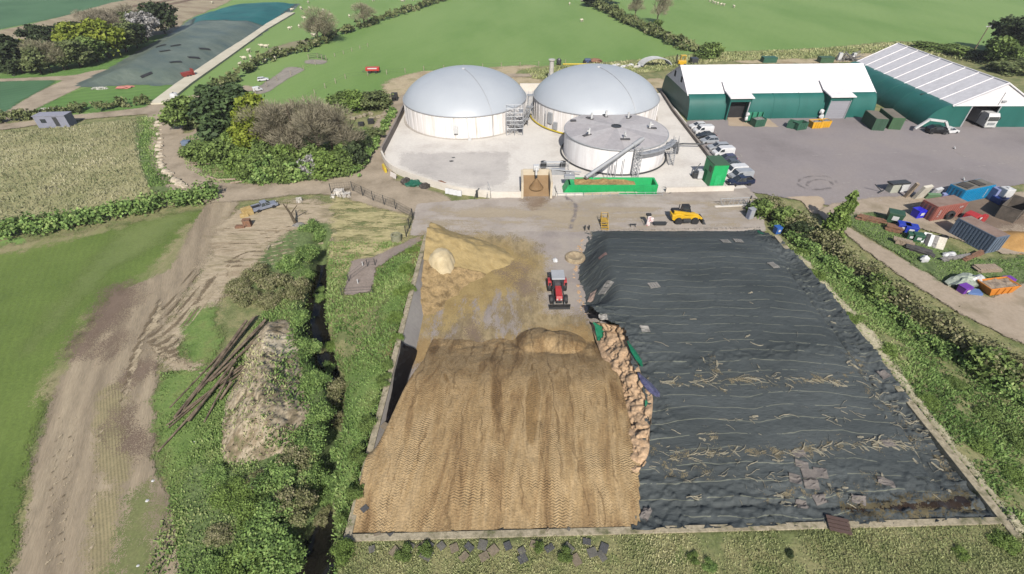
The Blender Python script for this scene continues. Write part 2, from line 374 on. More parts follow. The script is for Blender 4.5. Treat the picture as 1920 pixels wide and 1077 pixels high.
zone('grass_strip', M('thin track grass', [C(112, 126, 72), C(138, 138, 94)], scale=.4, fine=.3, zone=(1, 2.4, .6, 0)), [(238, 945), (285, 920), (292, 1000), (280, 1100), (250, 1250), (195, 1250), (215, 1060)], pad=3)
m_damp = M('damp dark earth', [C(118, 100, 86), C(138, 120, 104)], scale=.3, fine=.15, zone=(1.6, 2.6, .3, 0))
zone('damp_patch', m_damp, [(205, 545), (250, 535), (246, 575), (215, 610), (170, 655), (140, 665), (170, 600)], pad=5)
zone('damp_patch', m_damp, lines=[[(170, 640, .7), (205, 610, 1.5), (235, 590, .5)], [(205, 640, 1.), (175, 665, .4)], [(240, 715, 1.3), (265, 695, 1.8), (285, 690, .6)], [(232, 780, 1.0), (250, 830, 1.8), (280, 830, .8)], [(196, 660, .5), (215, 640, .9)], [(230, 645, .4), (205, 670, .3)]], pad=4)
m_soil = M('churned soil', [C(144, 128, 104), C(176, 158, 132), C(190, 174, 148), C(126, 118, 84)], scale=.35, fine=.3, fscale=4, stretch=(.6, 1.4, 1), bump=.08, bscale=2.5, zone=(.8, 2.2, .5, 0))
zone('churned_soil', m_soil, [(400, 460), (430, 402), (470, 392), (560, 398), (612, 430), (600, 470), (555, 505), (480, 520), (430, 560), (392, 565), (345, 600), (322, 650), (380, 680), (372, 700), (310, 690), (298, 640), (325, 590), (370, 525)], pad=4)
m_straw = M('strawy dry grass', [C(150, 148, 100), C(194, 182, 136), C(136, 138, 86)], scale=.6, fine=.35, fscale=5, stretch=(.5, 1.5, 1), zone=(1., 3, .6, .46))
zone('dry_grass', m_straw, [(600, 380), (690, 372), (780, 395), (770, 445), (730, 470), (640, 520), (600, 500), (600, 440)], pad=4)
zone('churned_soil', M('pale churned soil', [C(170, 154, 128), C(192, 176, 150), C(150, 138, 108)], scale=.4, fine=.3, fscale=4, stretch=(.4, 1.6, 1), bump=.06, bscale=2.5, zone=(1.2, 2.5, .5, .40)), [(430, 405), (600, 375), (620, 440), (590, 480), (480, 515), (420, 560), (340, 640), (300, 640), (380, 500)], pad=4)
m_green = M('fresh green grass', [C(98, 130, 58), C(120, 148, 76), C(130, 142, 82)], scale=.5, fine=.35, fscale=5, bump=.05, zone=(.6, 1.6, .6, 0))
zone('green_patch', m_green, [(352, 592), (395, 575), (412, 620), (405, 670), (360, 680), (342, 640)], pad=3)
zone('green_patch', m_green, [(300, 720), (420, 690), (440, 800), (420, 900), (480, 1000), (440, 1100), (350, 1100), (330, 950), (300, 850)], pad=3)
zone('green_patch', m_green, [(780, 452), (795, 470), (775, 560), (755, 600), (735, 640), (715, 610), (735, 560), (752, 500)], pad=3)
zone('green_patch', m_green, [(650, 680), (700, 690), (735, 740), (705, 830), (680, 920), (660, 1000), (640, 1080), (630, 980), (650, 800)], pad=3)
zone('weedy_verge', m_weed, [(500, 470), (560, 430), (620, 420), (610, 480), (590, 540), (590, 640), (640, 760), (630, 900), (560, 1000), (560, 1150), (380, 1150), (350, 900), (400, 870), (480, 880), (560, 760), (560, 640), (540, 560), (470, 540)], pad=3)
# wheel ruts that swing round on the soil
m_rut = M('rut darker earth', [C(112, 98, 78), C(140, 124, 100)], scale=.6, fine=.3, zone=(.07, .10, 1.2, 0))  # flat strips of darker earth along the ruts
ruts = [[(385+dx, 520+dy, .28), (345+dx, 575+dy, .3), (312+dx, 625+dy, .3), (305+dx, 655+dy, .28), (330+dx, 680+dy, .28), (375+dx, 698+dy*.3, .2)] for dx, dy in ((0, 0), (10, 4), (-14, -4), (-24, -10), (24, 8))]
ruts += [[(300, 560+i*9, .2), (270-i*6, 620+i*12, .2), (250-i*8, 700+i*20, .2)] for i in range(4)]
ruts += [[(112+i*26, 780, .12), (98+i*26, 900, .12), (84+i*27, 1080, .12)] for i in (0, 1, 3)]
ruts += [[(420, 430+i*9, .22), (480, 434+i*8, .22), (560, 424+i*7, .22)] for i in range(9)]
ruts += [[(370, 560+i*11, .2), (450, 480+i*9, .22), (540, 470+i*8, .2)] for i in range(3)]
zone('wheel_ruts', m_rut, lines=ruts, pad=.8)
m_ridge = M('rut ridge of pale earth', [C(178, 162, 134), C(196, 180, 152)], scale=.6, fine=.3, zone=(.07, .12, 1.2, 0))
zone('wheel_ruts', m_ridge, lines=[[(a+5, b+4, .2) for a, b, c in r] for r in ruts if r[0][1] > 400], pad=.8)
# lanes
zone('lane', m_dirt, lines=[[(-260, 268, 4.2), (0, 240, 4.2), (120, 224, 4.2), (220, 214, 4.4), (300, 206, 6)],
                            [(302, 200, 6.5), (314, 240, 6), (312, 280, 5.6), (335, 325, 6), (390, 358, 7), (470, 362, 6), (560, 353, 5.5), (650, 348, 8), (730, 365, 9), (800, 385, 8)],
                            [(690, 350, 9), (700, 310, 7), (720, 250, 6), (745, 205, 5), (790, 170, 4), (900, 146, 4), (1000, 142, 3)],
                            [(300, 206, 6), (350, 190, 7), (392, 188, 8), (405, 215, 6), (380, 250, 5), (330, 262, 5)], [(392, 185, 5), (420, 165, 4), (470, 168, 4)]], res=.5)
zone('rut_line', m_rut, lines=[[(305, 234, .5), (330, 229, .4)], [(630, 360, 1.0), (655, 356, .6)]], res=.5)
# concrete and tarmac
def concrete(name, a, b, c, **k): return M(name, [C(*a), C(*b), C(*c)], scale=.16, fine=.10, fscale=2.5, rough=.8, **k)
m_pad = concrete('pale concrete', (218, 211, 203), (234, 228, 220), (239, 233, 225), zone=(.05, .1, 1, 0))
zone('digester_pad', m_pad, [(772, 188), (722, 285), (722, 305), (770, 333), (830, 352), (900, 368), (985, 371), (1240, 362), (1405, 357), (1345, 305), (1243, 176), (1000, 172)], smooth=False, res=1)
m_padd = concrete('stained concrete', (190, 184, 179), (206, 200, 194), (214, 208, 201), zone=(.7, 1.6, .4, 0))
zone('concrete_slab', m_padd, [(752, 290), (955, 286), (950, 345), (900, 355), (820, 340), (748, 312)], smooth=False, res=1)
m_yard = concrete('yard concrete', (164, 153, 143), (184, 174, 164), (194, 184, 174), zone=(.1, .3, 1, 0))
zone('concrete_yard', m_yard, [(782, 384), (880, 376), (985, 371), (1240, 362), (1405, 354), (1425, 380), (1436, 436), (1095, 442), (768, 444)], smooth=False, res=.5)
m_tar = M('worn tarmac', [C(140, 132, 132), C(154, 146, 146), C(160, 151, 148)], scale=.06, fine=.09, fscale=2, rough=.85, zone=(.2, .6, .6, 0))
zone('tarmac_yard', m_tar, [(1284, 236), (1290, 228), (1500, 222), (1660, 218), (1735, 238), (1960, 240), (2300, 238), (2300, 345), (1935, 345), (1800, 362), (1700, 368), (1640, 392), (1560, 388), (1410, 362), (1340, 300)], smooth=False, res=1)
m_kerb = M('buff paved strip', [C(184, 164, 140), C(200, 182, 158)], scale=.3, fine=.12, zone=(.15, .4, .8, 0))
zone('paved_apron', m_kerb, [(1474, 372), (1530, 370), (1545, 380), (1535, 400), (1520, 400), (1500, 378)], res=.5)
zone('paved_apron', m_kerb, [(1360, 195), (1366, 238), (1460, 240), (1398, 192)], smooth=False, res=.5)
m_wet = M('spilt slurry stain', [C(134, 112, 90), C(160, 142, 124)], scale=.4, fine=.15, zone=(1.2, 2.5, .5, 0))
zone('slurry_stain', m_wet, [(985, 372), (1026, 372), (1024, 388), (1008, 398), (990, 392)], pad=4)
m_dust = M('dusty wheel sweep', [C(184, 170, 148), C(172, 158, 136)], scale=.3, fine=.15, stretch=(.3, 1.2, 1), zone=(1.8, 4, .25, .5))
zone('dust_patch', m_dust, [(800, 400), (1100, 380), (1300, 372), (1400, 390), (1360, 428), (1100, 436), (800, 440)], pad=5)
# right-hand road and scrap yard
m_track = M('hard earth road', [C(168, 152, 132), C(184, 168, 148), C(158, 144, 122)], scale=.25, fine=.14, fscale=3, zone=(.25, .6, .9, 0))
zone('earth_road', m_track, [(1562, 420), (1582, 424), (1660, 470), (1760, 528), (1800, 552), (1860, 560), (1940, 520), (2200, 520), (2300, 760), (1950, 660), (1900, 640), (1800, 590), (1700, 528), (1620, 470)], smooth=False)
zone('earth_road', m_track, [(1530, 398), (1560, 384), (1640, 372), (1960, 360), (2200, 356), (2200, 478), (1920, 478), (1880, 478), (1760, 440), (1690, 420), (1640, 400), (1580, 415), (1550, 420)], smooth=False)
zone('damp_patch', m_damp, [(1745, 376), (1900, 372), (1935, 420), (1850, 432), (1800, 420)], pad=3)
zone('grass_patch', m_weed, [(1580, 410), (1640, 402), (1700, 430), (1760, 462), (1850, 490), (1960, 480), (2100, 500), (1960, 522), (1860, 540), (1800, 548), (1700, 490), (1620, 440), (1585, 420)], pad=2)
m_white = M('worn road paint', [C(196, 190, 184), C(170, 162, 158)], scale=1.5, fine=.2, zone=(.03, .12, 2, .38))
dash = []
for i in range(9):
    x0 = 1575+i*42; y0 = 346-i*5.2; dash.append([(x0, y0, .16), (x0+22, y0-2.6, .16)])
for i in range(7):
    x0 = 1522+i*36; y0 = 294-i*1.4; dash.append([(x0, y0, .13), (x0+24, y0-1, .13)])
dash += [[(1538, 322, .14), (1562, 340, .14)], [(1786, 284, .15), (1808, 296, .15)], [(1596, 355, .14), (1648, 382, .14)], [(1600, 352, .14), (1652, 379, .14)], [(1330, 238, .14), (1392, 296, .14)], [(1376, 296, .14), (1392, 296, .14)]]
zone('road_marking', m_white, lines=dash, res=.25, pad=.3, smooth=False)
m_scuff = M('tyre scuff', [C(132, 124, 124), C(142, 134, 134)], scale=.8, fine=.2, zone=(.18, .3, 1, .5))
ring = lambda cx, cy, a, b: [(cx+a*math.cos(q*PI/8), cy+b*math.sin(q*PI/8), .3) for q in range(2, 17)]
zone('tyre_scuff', m_scuff, lines=[ring(1532, 345, 36, 13), ring(1536, 348, 24, 9), [(1060, 372, .6), (1080, 390, .5), (1070, 430, .5)]], res=.25, pad=.6)
# little gravel compound by the ditch
m_cmp = M('grey-mauve gravel', [C(146, 132, 122), C(164, 150, 140)], scale=.5, fine=.2, fscale=4, zone=(.15, .5, 1, 0))
zone('gravel_compound', m_cmp, [(660, 490), (700, 485), (770, 452), (790, 444), (795, 450), (760, 476), (706, 503), (696, 550), (644, 556)], smooth=False)
# near-black glossy strips laid along two stretches of the ditch bottom
zone('ditch_dark_strip', M('black ditch strip', [C(24, 24, 22), C(38, 36, 30)], scale=1, rough=.12, fine=.1, zone=(.1, .5, 1, 0)), lines=[[(q[0], q[1], .9+DITW[s+i]) for i, q in enumerate(DITCH[s:e])] for s, e in ((2, 6), (7, 10))], px=False, pad=.6)

m_sstrip = M('bleached straw strip', [C(176, 166, 136), C(206, 196, 166), C(150, 146, 110)], scale=.9, fine=.3, fscale=6, bump=.05, zone=(.25, .9, 1, 0))
zone('straw_strip', m_sstrip, lines=[[(37.1, 57, .8), (37.2, 50, 1.2), (37.4, 44, 1.0), (37.7, 38, 1.8), (37.3, 33, 1.5), (37.1, 27, .8), (37.0, 21, .7), (36.9, 15.5, .7)]], px=False)
# ================================================================== THE SILAGE CLAMP
m_slab = concrete('clamp wall concrete', (150, 144, 140), (172, 166, 160), (184, 178, 170))
m_floor = concrete('clamp floor concrete', (150, 140, 136), (172, 162, 154), (184, 174, 160), zone=(.15, .4, .8, 0))
m_cap = M('mossy cap concrete', [C(108, 108, 76), C(158, 148, 124), C(184, 172, 148), C(124, 118, 90)], scale=1.1, fine=.25, fscale=5, bump=.05, bscale=3)
zone('clamp_floor', m_floor, [(-11.8, 18), (-11.6, 59.5), (11.5, 59.5), (10.5, 18)], px=False, smooth=False)
m_stain = M('silage-stained floor', [C(150, 130, 94), C(172, 154, 118), C(138, 122, 92), C(160, 146, 124)], scale=.35, fine=.25, fscale=4, stretch=(1, .45, 1), bump=.02, zone=(1.2, 3.0, .45, 0))
zone('silage_stain', m_stain, [(860, 446), (1000, 455), (1030, 520), (1020, 580), (1100, 600), (1140, 680), (780, 680), (785, 600), (800, 520)], pad=4)
m_scr = M('scraped grey floor', [C(146, 136, 130), C(168, 158, 150)], scale=.5, fine=.2, stretch=(1.3, .5, 1), zone=(.6, 2., .6, .54))
zone('feed_scatter', M('scattered feed', [C(150, 128, 84), C(176, 154, 104)], scale=.5, fine=.25, zone=(1.6, 2.4, .5, 0)), [(800, 442), (880, 446), (1000, 486), (995, 520), (950, 560), (860, 600), (790, 610)], pad=4.5)
zone('silage_scatter', M('scattered silage', [C(146, 120, 80), C(172, 146, 102)], scale=.5, fine=.3, zone=(1.0, 2.4, .6, 0)), [(790, 640), (900, 652), (1000, 622), (1100, 620), (1130, 690), (770, 690)], pad=4)
zone('scraped_patch', m_scr, [(860, 565), (985, 545), (1000, 640), (930, 650), (850, 650), (800, 640), (815, 590)], pad=4)
zone('damp_patch', m_damp, lines=[[(884, 622, .9), (893, 640, 1.1), (896, 648, .5)], [(940, 512, .8), (975, 530, 1.2), (985, 548, .6)], [(950, 500, .5), (985, 508, .4)], [(856, 644, .5), (870, 656, .5)]], pad=2.5)
# ---- sloping concrete wall on the left, its panels, and the back walls
def wall_thing(name, label, y0, y1, x0=-12.05, n=10, h=2.2, run=1.45, side=1):
    t = thing(name, label, 'wall', (x0, y0, 0))
    L = (y1-y0)/n
    for i in range(n):
        a = i*L+.015; b = (i+1)*L-.015
        MB().prism([(side*.45, h), (side*(.45+run), -.1), (side*(.45+run-.3), -.1), (side*.12, h)], a, b, 'y').build('panel', m_slab, t)
    MB().prism([(side*-.05, h-.9), (side*-.05, h+.06), (side*.5, h+.06), (side*.5, h-.9)], 0, y1-y0, 'y').build('coping', m_cap, t, bevel=.03)
    return t
wall_thing('clamp_wall', 'long sloping grey concrete panel wall left of the brown silage, weedy bank behind it', 15.2, 55.6, n=14)
WA = math.atan(.026)
def yw(x): return 15.05+.026*(x+12.1)
t = thing('clamp_wall', 'low pale concrete wall along the near end of both silage bays', 'wall', (-12.1, 15.05, 0), WA)
MB().prism([(0, 1.0), (0, 2.2), (.42, 2.2), (1.5, .0), (1.1, 0), (.4, 1.0)], 0, 48.6, 'x').build('panel', m_slab, t)
MB().prism([(-.05, 1.1), (-.05, 2.27), (.46, 2.27), (.46, 2.1), (.43, 1.1)], 0, 48.7, 'x').build('coping', m_cap, t, bevel=.03)
t = thing('clamp_wall', 'pale concrete wall down the far right edge of the black sheet', 'wall', (36.6, 15.25, 0))
MB().prism([(.06, 1.2), (.06, 2.3), (-.62, 2.3), (-.62, 1.3)], 0, 40, 'y').build('coping', m_cap, t, bevel=.03)
MB().prism([(-.1, 2.2), (-1.6, -.1), (-1.3, -.1), (.0, 1.9)], 0, 40, 'y').build('panel', m_slab, t)

# ---- brown silage, rolled by tyres
EDGE_B = [at(1118, 612, .8), at(1138, 680, 2.0), at(1165, 740, 2.3), at(1180, 800, 2.5), at(1178, 850, 2.6), at(1182, 900, 2.6), at(1186, 985, 2.35)]   # foot of the cut face
EB = sorted([(p.y, p.x) for p in EDGE_B])
eby = np.array([p[0] for p in EB]); ebx = np.array([p[1] for p in EB])
TOP = [(1097, 437, .1), (1090, 480, .25), (1082, 520, .35), (1098, 575, .5), (1108, 604, 1.6), (1140, 609, 3.0), (1173, 620, 3.3), (1188, 685, 3.5), (1212, 735, 3.5), (1222, 765, 3.4), (1205, 810, 3.3), (1205, 850, 3.1), (1184, 882, 2.7), (1186, 985, 2.4)]
tl = [at(*q) for q in TOP]; tb = sorted([(p.y, p.x) for p in tl]); tby = np.array([q[0] for q in tb]); tbx = np.array([q[1] for q in tb])
def sil(x, y):
    left = -10.4-(2.0-1.3*sstep(24, 33, y)*0)*.0
    base = 2.2+.5*sstep(15.5, 21, y)-3.0*sstep(28, 40.5, y)
    ww = fbm(x*.25, y*.2, 21)-.5
    base = base+.35*ww*sstep(39, 33, y)+.5*(fbm(x*.6, y*.6, 25)-.5)*sstep(32, 36, y)
    lx = np.interp(y, [14, 20, 23, 28, 33, 40], [-11.9, -11.8, -11.4, -10.5, -9.4, -9.2])
    base = base-2.6*(1-sstep(-.35, .5, x-lx))*sstep(21, 25, y)
    p = np.maximum(0, 1-np.hypot((x-2.7)/2.4, (y-37.0)/2.6)**2)+np.maximum(0, 1-np.hypot((x-5.6)/2.5, (y-36.6)/2.4)**2)
    base = base+.95*p**.8
    base = base+.05*(fbm(x*2.2, y*2.2, 5)-.5)+.10*np.maximum(0, np.sin(x*2.3+ww*6))*sstep(36, 30, y)*.5
    return base
def silage_mat():
    m = M('rolled silage', [C(124, 98, 64), C(156, 128, 90), C(174, 147, 106), C(186, 160, 120), C(152, 124, 84)], scale=.55, fine=.32, fscale=4, stretch=(1.2, .22, 1), rot=.06, dist=.8)
    N = m.node_tree.nodes; L = m.node_tree.links
    geo = next(n for n in N if n.type == 'NEW_GEOMETRY'); b = N['Principled BSDF']
    sx = N.new('ShaderNodeSeparateXYZ'); wob = N.new('ShaderNodeTexNoise'); wob.inputs['Scale'].default_value = .16; wob.inputs['Detail'].default_value = 5
    L.new(geo.outputs['Position'], wob.inputs[0]); L.new(geo.outputs['Position'], sx.inputs[0])
    def mt(op, a, c, d=None):
        n = N.new('ShaderNodeMath'); n.operation = op
        for i, q in enumerate((a, c, d)):
            if q is None: continue
            if isinstance(q, (int, float)): n.inputs[i].default_value = q
            else: L.new(q, n.inputs[i])
        return n.outputs[0]
    x = mt('MULTIPLY_ADD', wob.outputs['Fac'], 3.2, sx.outputs[0])
    tri = mt('ABSOLUTE', mt('SUBTRACT', mt('FRACT', mt('MULTIPLY', x, 1/.44), 0), .5), 0)
    yy = mt('MULTIPLY_ADD', tri, 1.5, mt('MULTIPLY', sx.outputs[1], 1/.21))
    che = mt('SINE', mt('MULTIPLY', yy, 2*PI), 0)
    # broken dark cracks left along the wheel tracks
    n3 = N.new('ShaderNodeTexNoise'); n3.inputs['Scale'].default_value = .9; n3.inputs['Detail'].default_value = 5; L.new(geo.outputs['Position'], n3.inputs[0])
    n4 = N.new('ShaderNodeTexNoise'); n4.inputs['Scale'].default_value = .35; n4.inputs['Detail'].default_value = 6; L.new(geo.outputs['Position'], n4.inputs[0])
    xc = mt('ADD', x, mt('MULTIPLY', n3.outputs['Fac'], .5)); cw = mt('ABSOLUTE', mt('SUBTRACT', mt('FRACT', mt('MULTIPLY', xc, .62), 0), .5), 0)
    ck = mt('MULTIPLY', mt('LESS_THAN', cw, mt('MULTIPLY', mt('MAXIMUM', mt('SUBTRACT', n4.outputs['Fac'], .46), 0), .45)), .4)
    mx2 = N.new('ShaderNodeMix'); mx2.data_type = 'RGBA'; mx2.inputs['B'].default_value = C(92, 66, 36); L.new(b.inputs['Base Color'].links[0].from_socket, mx2.inputs['A']); L.new(ck, mx2.inputs['Factor']); L.new(mx2.outputs['Result'], b.inputs['Base Color'])
    wet = N.new('ShaderNodeMapRange'); wet.interpolation_type = 'SMOOTHSTEP'; wet.inputs[1].default_value = 19; wet.inputs[2].default_value = 29; wet.inputs[3].default_value = 0; wet.inputs[4].default_value = .42
    L.new(mt('MULTIPLY_ADD', n4.outputs['Fac'], 9, mt('SUBTRACT', sx.outputs[1], 4.5)), wet.inputs[0])
    mx3 = N.new('ShaderNodeMix'); mx3.data_type = 'RGBA'; mx3.blend_type = 'MULTIPLY'; mx3.inputs['B'].default_value = (.74, .68, .60, 1); L.new(b.inputs['Base Color'].links[0].from_socket, mx3.inputs['A']); L.new(wet.outputs[0], mx3.inputs['Factor']); L.new(mx3.outputs['Result'], b.inputs['Base Color'])
    msk = N.new('ShaderNodeTexNoise'); msk.inputs['Scale'].default_value = .45; msk.inputs['Detail'].default_value = 3; L.new(geo.outputs['Position'], msk.inputs[0])
    mk = mt('SUBTRACT', msk.outputs['Fac'], .41); mk = mt('MAXIMUM', mk, 0)
    bp = N.new('ShaderNodeBump'); bp.inputs['Distance'].default_value = .07; bp.inputs['Strength'].default_value = 1
    fn = N.new('ShaderNodeTexNoise'); fn.inputs['Scale'].default_value = 5; fn.inputs['Detail'].default_value = 6; L.new(geo.outputs['Position'], fn.inputs[0])
    L.new(mt('MULTIPLY_ADD', mt('MULTIPLY', che, mk), 1.05, mt('MULTIPLY', fn.outputs['Fac'], 1.2)), bp.inputs['Height']); L.new(bp.outputs[0], b.inputs['Normal'])
    return m
m_sil = silage_mat()
xs = np.arange(-12, 10.3, .16); ys = np.arange(15.0, 41, .16); X, Y = np.meshgrid(xs, ys)
keep = (X < np.maximum(np.interp(Y, eby, ebx)+.5, np.interp(Y, tby, tbx)+.5)) & (sil(X, Y) > -.05) & (X > -11.75) & (Y > yw(X)+.38+.3*fbm(X*.8, Y*0, 3))
o = gridmesh('silage_heap', xs, ys, sil, m_sil, keep, kind=None)
tag(o, 'flat-topped brown silage rolled by tyres, ramp and two tipped humps at its far end', 'silage heap')
# loose heap of grain-like feed by the left wall
def heap(x, y):
    wx = np.interp(y, [44, 47, 50, 52.5, 55, 57.5, 59.2], [-6.5, -4.6, -1.0, 1.8, -.5, -4, -8])       # reach of the toe to the right
    pk = np.interp(y, [40, 43, 46, 50, 54, 57.0, 59], [0, .9, 1.6, 2.8, 4.3, 3.4, -.3])
    t = np.clip((x+11.0)/(wx+11.0)+.3*(fbm(x*.45, y*.45, 38)-.5), 0, 1.2)
    z = pk*(1-t**.85)-.05
    z = z+.22*(fbm(x*.5, y*.5, 31)-.5)*(1-t)+.07*(fbm(x*2, y*2, 33)-.5)*(1-t*.7)
    rg = .8*(fbm(x*1.3, y*.9, 35, 5, .65)-.45)*sstep(51, 47, y)
    return np.where(t > 1.0, -.3, z+rg*(1-t)**.5*np.clip(pk, 0, 1))
m_feed = M('dry yellow feed', [C(160, 138, 92), C(182, 160, 112), C(170, 148, 100)], scale=.5, fine=.18, fscale=5, stretch=(.5, 1.2, 1), rot=.5, bump=.05, bscale=3)
m_fdark = M('weathered feed', [C(142, 120, 82), C(176, 150, 108), C(118, 98, 66)], scale=.9, fine=.35, fscale=5, bump=.08, bscale=3)
xs = np.arange(-11.3, 2, .2); ys = np.arange(49.2, 60, .2); X, Y = np.meshgrid(xs, ys)
o = gridmesh('feed_heap', xs, ys, heap, m_feed, heap(X, Y) > -.1, kind=None)
tag(o, 'smooth yellow-brown heap of loose feed sloping down from the left wall', 'feed heap')
xs = np.arange(-11.2, -3, .16); ys = np.arange(41, 49.3, .16); X, Y = np.meshgrid(xs, ys)
o = gridmesh('feed_heap', xs, ys, heap, m_fdark, heap(X, Y) > -.1, kind=None)
tag(o, 'rough low brown feed heap below the cream pile beside the wall', 'feed heap')
def pale(x, y):
    d = np.hypot((x+9.1)/1.8, (y-49.7)/2.0)
    return np.interp(d+.25*(fbm(x, y, 44)-.5), [0, .55, .8, 1.05, 1.2], [3.5, 3.3, 2.6, 1.0, -.1])+.18*(fbm(x*1.6, y*1.6, 46)-.5)
xs = np.arange(-11.2, -6.2, .14); ys = np.arange(47, 53, .14); X, Y = np.meshgrid(xs, ys)
o = gridmesh('pale_pile', xs, ys, pale, M('cream meal', [C(196, 178, 140), C(224, 206, 170)], scale=.8, fine=.1, bump=.05, bscale=3), pale(X, Y) > .2, kind=None)
tag(o, 'cream-coloured pile of meal with a steep face in the yellow heap', 'meal pile')
# ---- covered silage on the right
def tarp(x, y):
    ex = np.interp(y, tby, tbx); d = x-ex
    far = np.interp(y, [14.8, 15.6, 16.4, 18, 24, 32, 42, 49, 54, 58, 60], [2.38, 2.36, 2.05, 2.15, 2.9, 3.5, 3.8, 3.6, 2.6, .7, 0.05])
    right = np.interp(x, [14, 28, 32.5, 34.6, 35.4, 36.3, 36.8], [0, 0, -.5, -1.2, -1.35, -1.05, -1.1])
    z = far+right*sstep(15, 22, y)*sstep(61, 48, y)*np.clip(far/3.5, 0, 1)
    # loose edge: it falls to the floor where the bay is empty, and hangs on the cut face elsewhere
    fall = sstep(38.6, 42, y); z = z*(1-fall*(1-sstep(-.2, 3.6, d+.6*(fbm(y*.4, x*.1, 2)-.5))))+.06
    wr = 1-np.abs(2*fbm(x*.55+.8*fbm(x*.3, y*.3, 6), y*.8, 51, 4)-1); wr2 = 1-np.abs(2*fbm(x*.25, y*1.6+.3*x*fbm(x*.05, y*.05, 8), 57, 3)-1)
    edge = np.maximum(np.maximum(1-sstep(0, 4.5, d), sstep(31.5, 35, x)), np.maximum(1-sstep(17, 24, y), .12))
    edge = np.maximum(edge, .8*np.exp(-((y-31.5-.12*(x-20))/1.0)**2))
    z = z-.28*np.exp(-((x-33.9-.35*(fbm(y*.3, y*0, 66)-.5)*2)/.16)**2)*sstep(17, 20, y)*sstep(50, 44, y)-.16*np.exp(-((y-17.6-.3*(fbm(x*.25, x*0, 67)-.5)*2)/.14)**2)*sstep(11, 14, x)
    wr3 = 1-np.abs(2*fbm(x*1.1+2*fbm(x*.4, y*.4, 68), y*1.3, 69, 3)-1)
    z = z+.17*(wr3**11-.1)*np.clip(edge, .22, 1)+.22*(wr**10-.12)*edge+.07*(wr2**4-.2)*np.clip(edge+.05, 0, 1)+.30*(fbm(x*.12, y*.12, 61)-.5)*sstep(60, 54, y)
    return np.maximum(z, .03)
def tarp_mat():
    m = M('black-green clamp sheet', [C(66, 72, 73), C(78, 84, 85), C(89, 95, 96)], scale=.16, fine=.10, fscale=3, rough=.72, spec=.2, stretch=(.6, 1.6, 1))
    N = m.node_tree.nodes; L = m.node_tree.links; geo = next(n for n in N if n.type == 'NEW_GEOMETRY'); b = N['Principled BSDF']
    def mt(op, a, c, d=None):
        n = N.new('ShaderNodeMath'); n.operation = op
        for i, q in enumerate((a, c, d)):
            if q is None: continue
            if isinstance(q, (int, float)): n.inputs[i].default_value = q
            else: L.new(q, n.inputs[i])
        return n.outputs[0]
    def nz(s, det=3):
        n = N.new('ShaderNodeTexNoise'); n.inputs['Scale'].default_value = s; n.inputs['Detail'].default_value = det; L.new(geo.outputs['Position'], n.inputs[0]); return n.outputs['Fac']
    sx = N.new('ShaderNodeSeparateXYZ'); L.new(geo.outputs['Position'], sx.inputs[0])
    y = mt('ADD', mt('MULTIPLY_ADD', nz(.05), 4.0, sx.outputs[1]), mt('MULTIPLY', nz(.4, 3), .5))
    tri = mt('ABSOLUTE', mt('SUBTRACT', mt('FRACT', mt('MULTIPLY', y, 1/1.25), 0), .5), 0)
    ln = mt('LESS_THAN', tri, .026)
    fac = mt('MULTIPLY', ln, mt('GREATER_THAN', nz(.5, 5), .44))
    mx = N.new('ShaderNodeMix'); mx.data_type = 'RGBA'; mx.inputs['B'].default_value = C(160, 162, 150)
    src = b.inputs['Base Color'].links[0].from_socket; L.new(src, mx.inputs['A']); L.new(mt('MULTIPLY', fac, .5), mx.inputs['Factor']); L.new(mx.outputs['Result'], b.inputs['Base Color'])
    bp = N.new('ShaderNodeBump'); bp.inputs['Distance'].default_value = .06; bp.inputs['Strength'].default_value = .9
    mp = N.new('ShaderNodeMapping'); mp.inputs['Scale'].default_value = (.5, 1.6, 1); L.new(geo.outputs['Position'], mp.inputs[0])
    n2 = N.new('ShaderNodeTexNoise'); n2.inputs['Scale'].default_value = 2.6; n2.inputs['Detail'].default_value = 6; n2.inputs['Distortion'].default_value = .8; L.new(mp.outputs[0], n2.inputs[0])
    L.new(n2.outputs['Fac'], bp.inputs['Height']); L.new(bp.outputs[0], b.inputs['Normal'])
    return m
m_tarp = tarp_mat()
xs = np.arange(7.5, 36.95, .15); ys = np.arange(14.7, 59.9, .15); X, Y = np.meshgrid(xs, ys)
keep = X > np.interp(Y, tby, tbx)-.02+.25*(fbm(Y*1.3, X*0, 12)-.5)
keep &= (Y > yw(X)+.12+.35*fbm(X*.9, Y*0, 13)) & (X < 36.75-.35*fbm(Y*.9, X*0, 14)) & (Y < 59.7-.35*fbm(X*.8, Y*0, 15))
sheet_root = thing('silage_sheet', 'huge wrinkled black sheet covering the right-hand silage bay', 'sheet', (0, 0, 0))
o = gridmesh('cover', xs, ys, tarp, m_tarp, keep, kind=None); o.parent = sheet_root
m_teal_net = M('teal net', [C(20, 110, 78), C(36, 138, 100)], scale=1, fine=.2, rough=.6)
def netflap(pts, wdt, dz=.05):
    mb = MB(); r = random.Random(len(pts))
    row = []
    for i, (px, py, z) in enumerate(pts):
        p = at(px, py, z+dz); k = math.sin(PI*(i+.25)/(len(pts)-.4)); row.append([p+Vector((-wdt*k*.2, 0, 0)), p+Vector((wdt*k*.35, r.uniform(-.1, .1), .14)), p+Vector((wdt*k*.7, 0, .02)), p+Vector((wdt*k, 0, -.1))])
    for a, b in zip(row, row[1:]):
        for j in range(3): mb.add([a[j], b[j], b[j+1], a[j+1]], [(0, 1, 2, 3)])
    return mb
netflap([(1112, 606, 1.5), (1118, 612, 1.4), (1120, 622, 1.2), (1122, 632, 1.0), (1120, 640, .9)], 1.0).build('net_flap', m_teal_net, sheet_root)
netflap([(1176, 640, 3.5), (1184, 658, 3.6), (1194, 675, 3.6), (1203, 688, 3.6)], .55, .2).build('net_flap', m_teal_net, sheet_root)
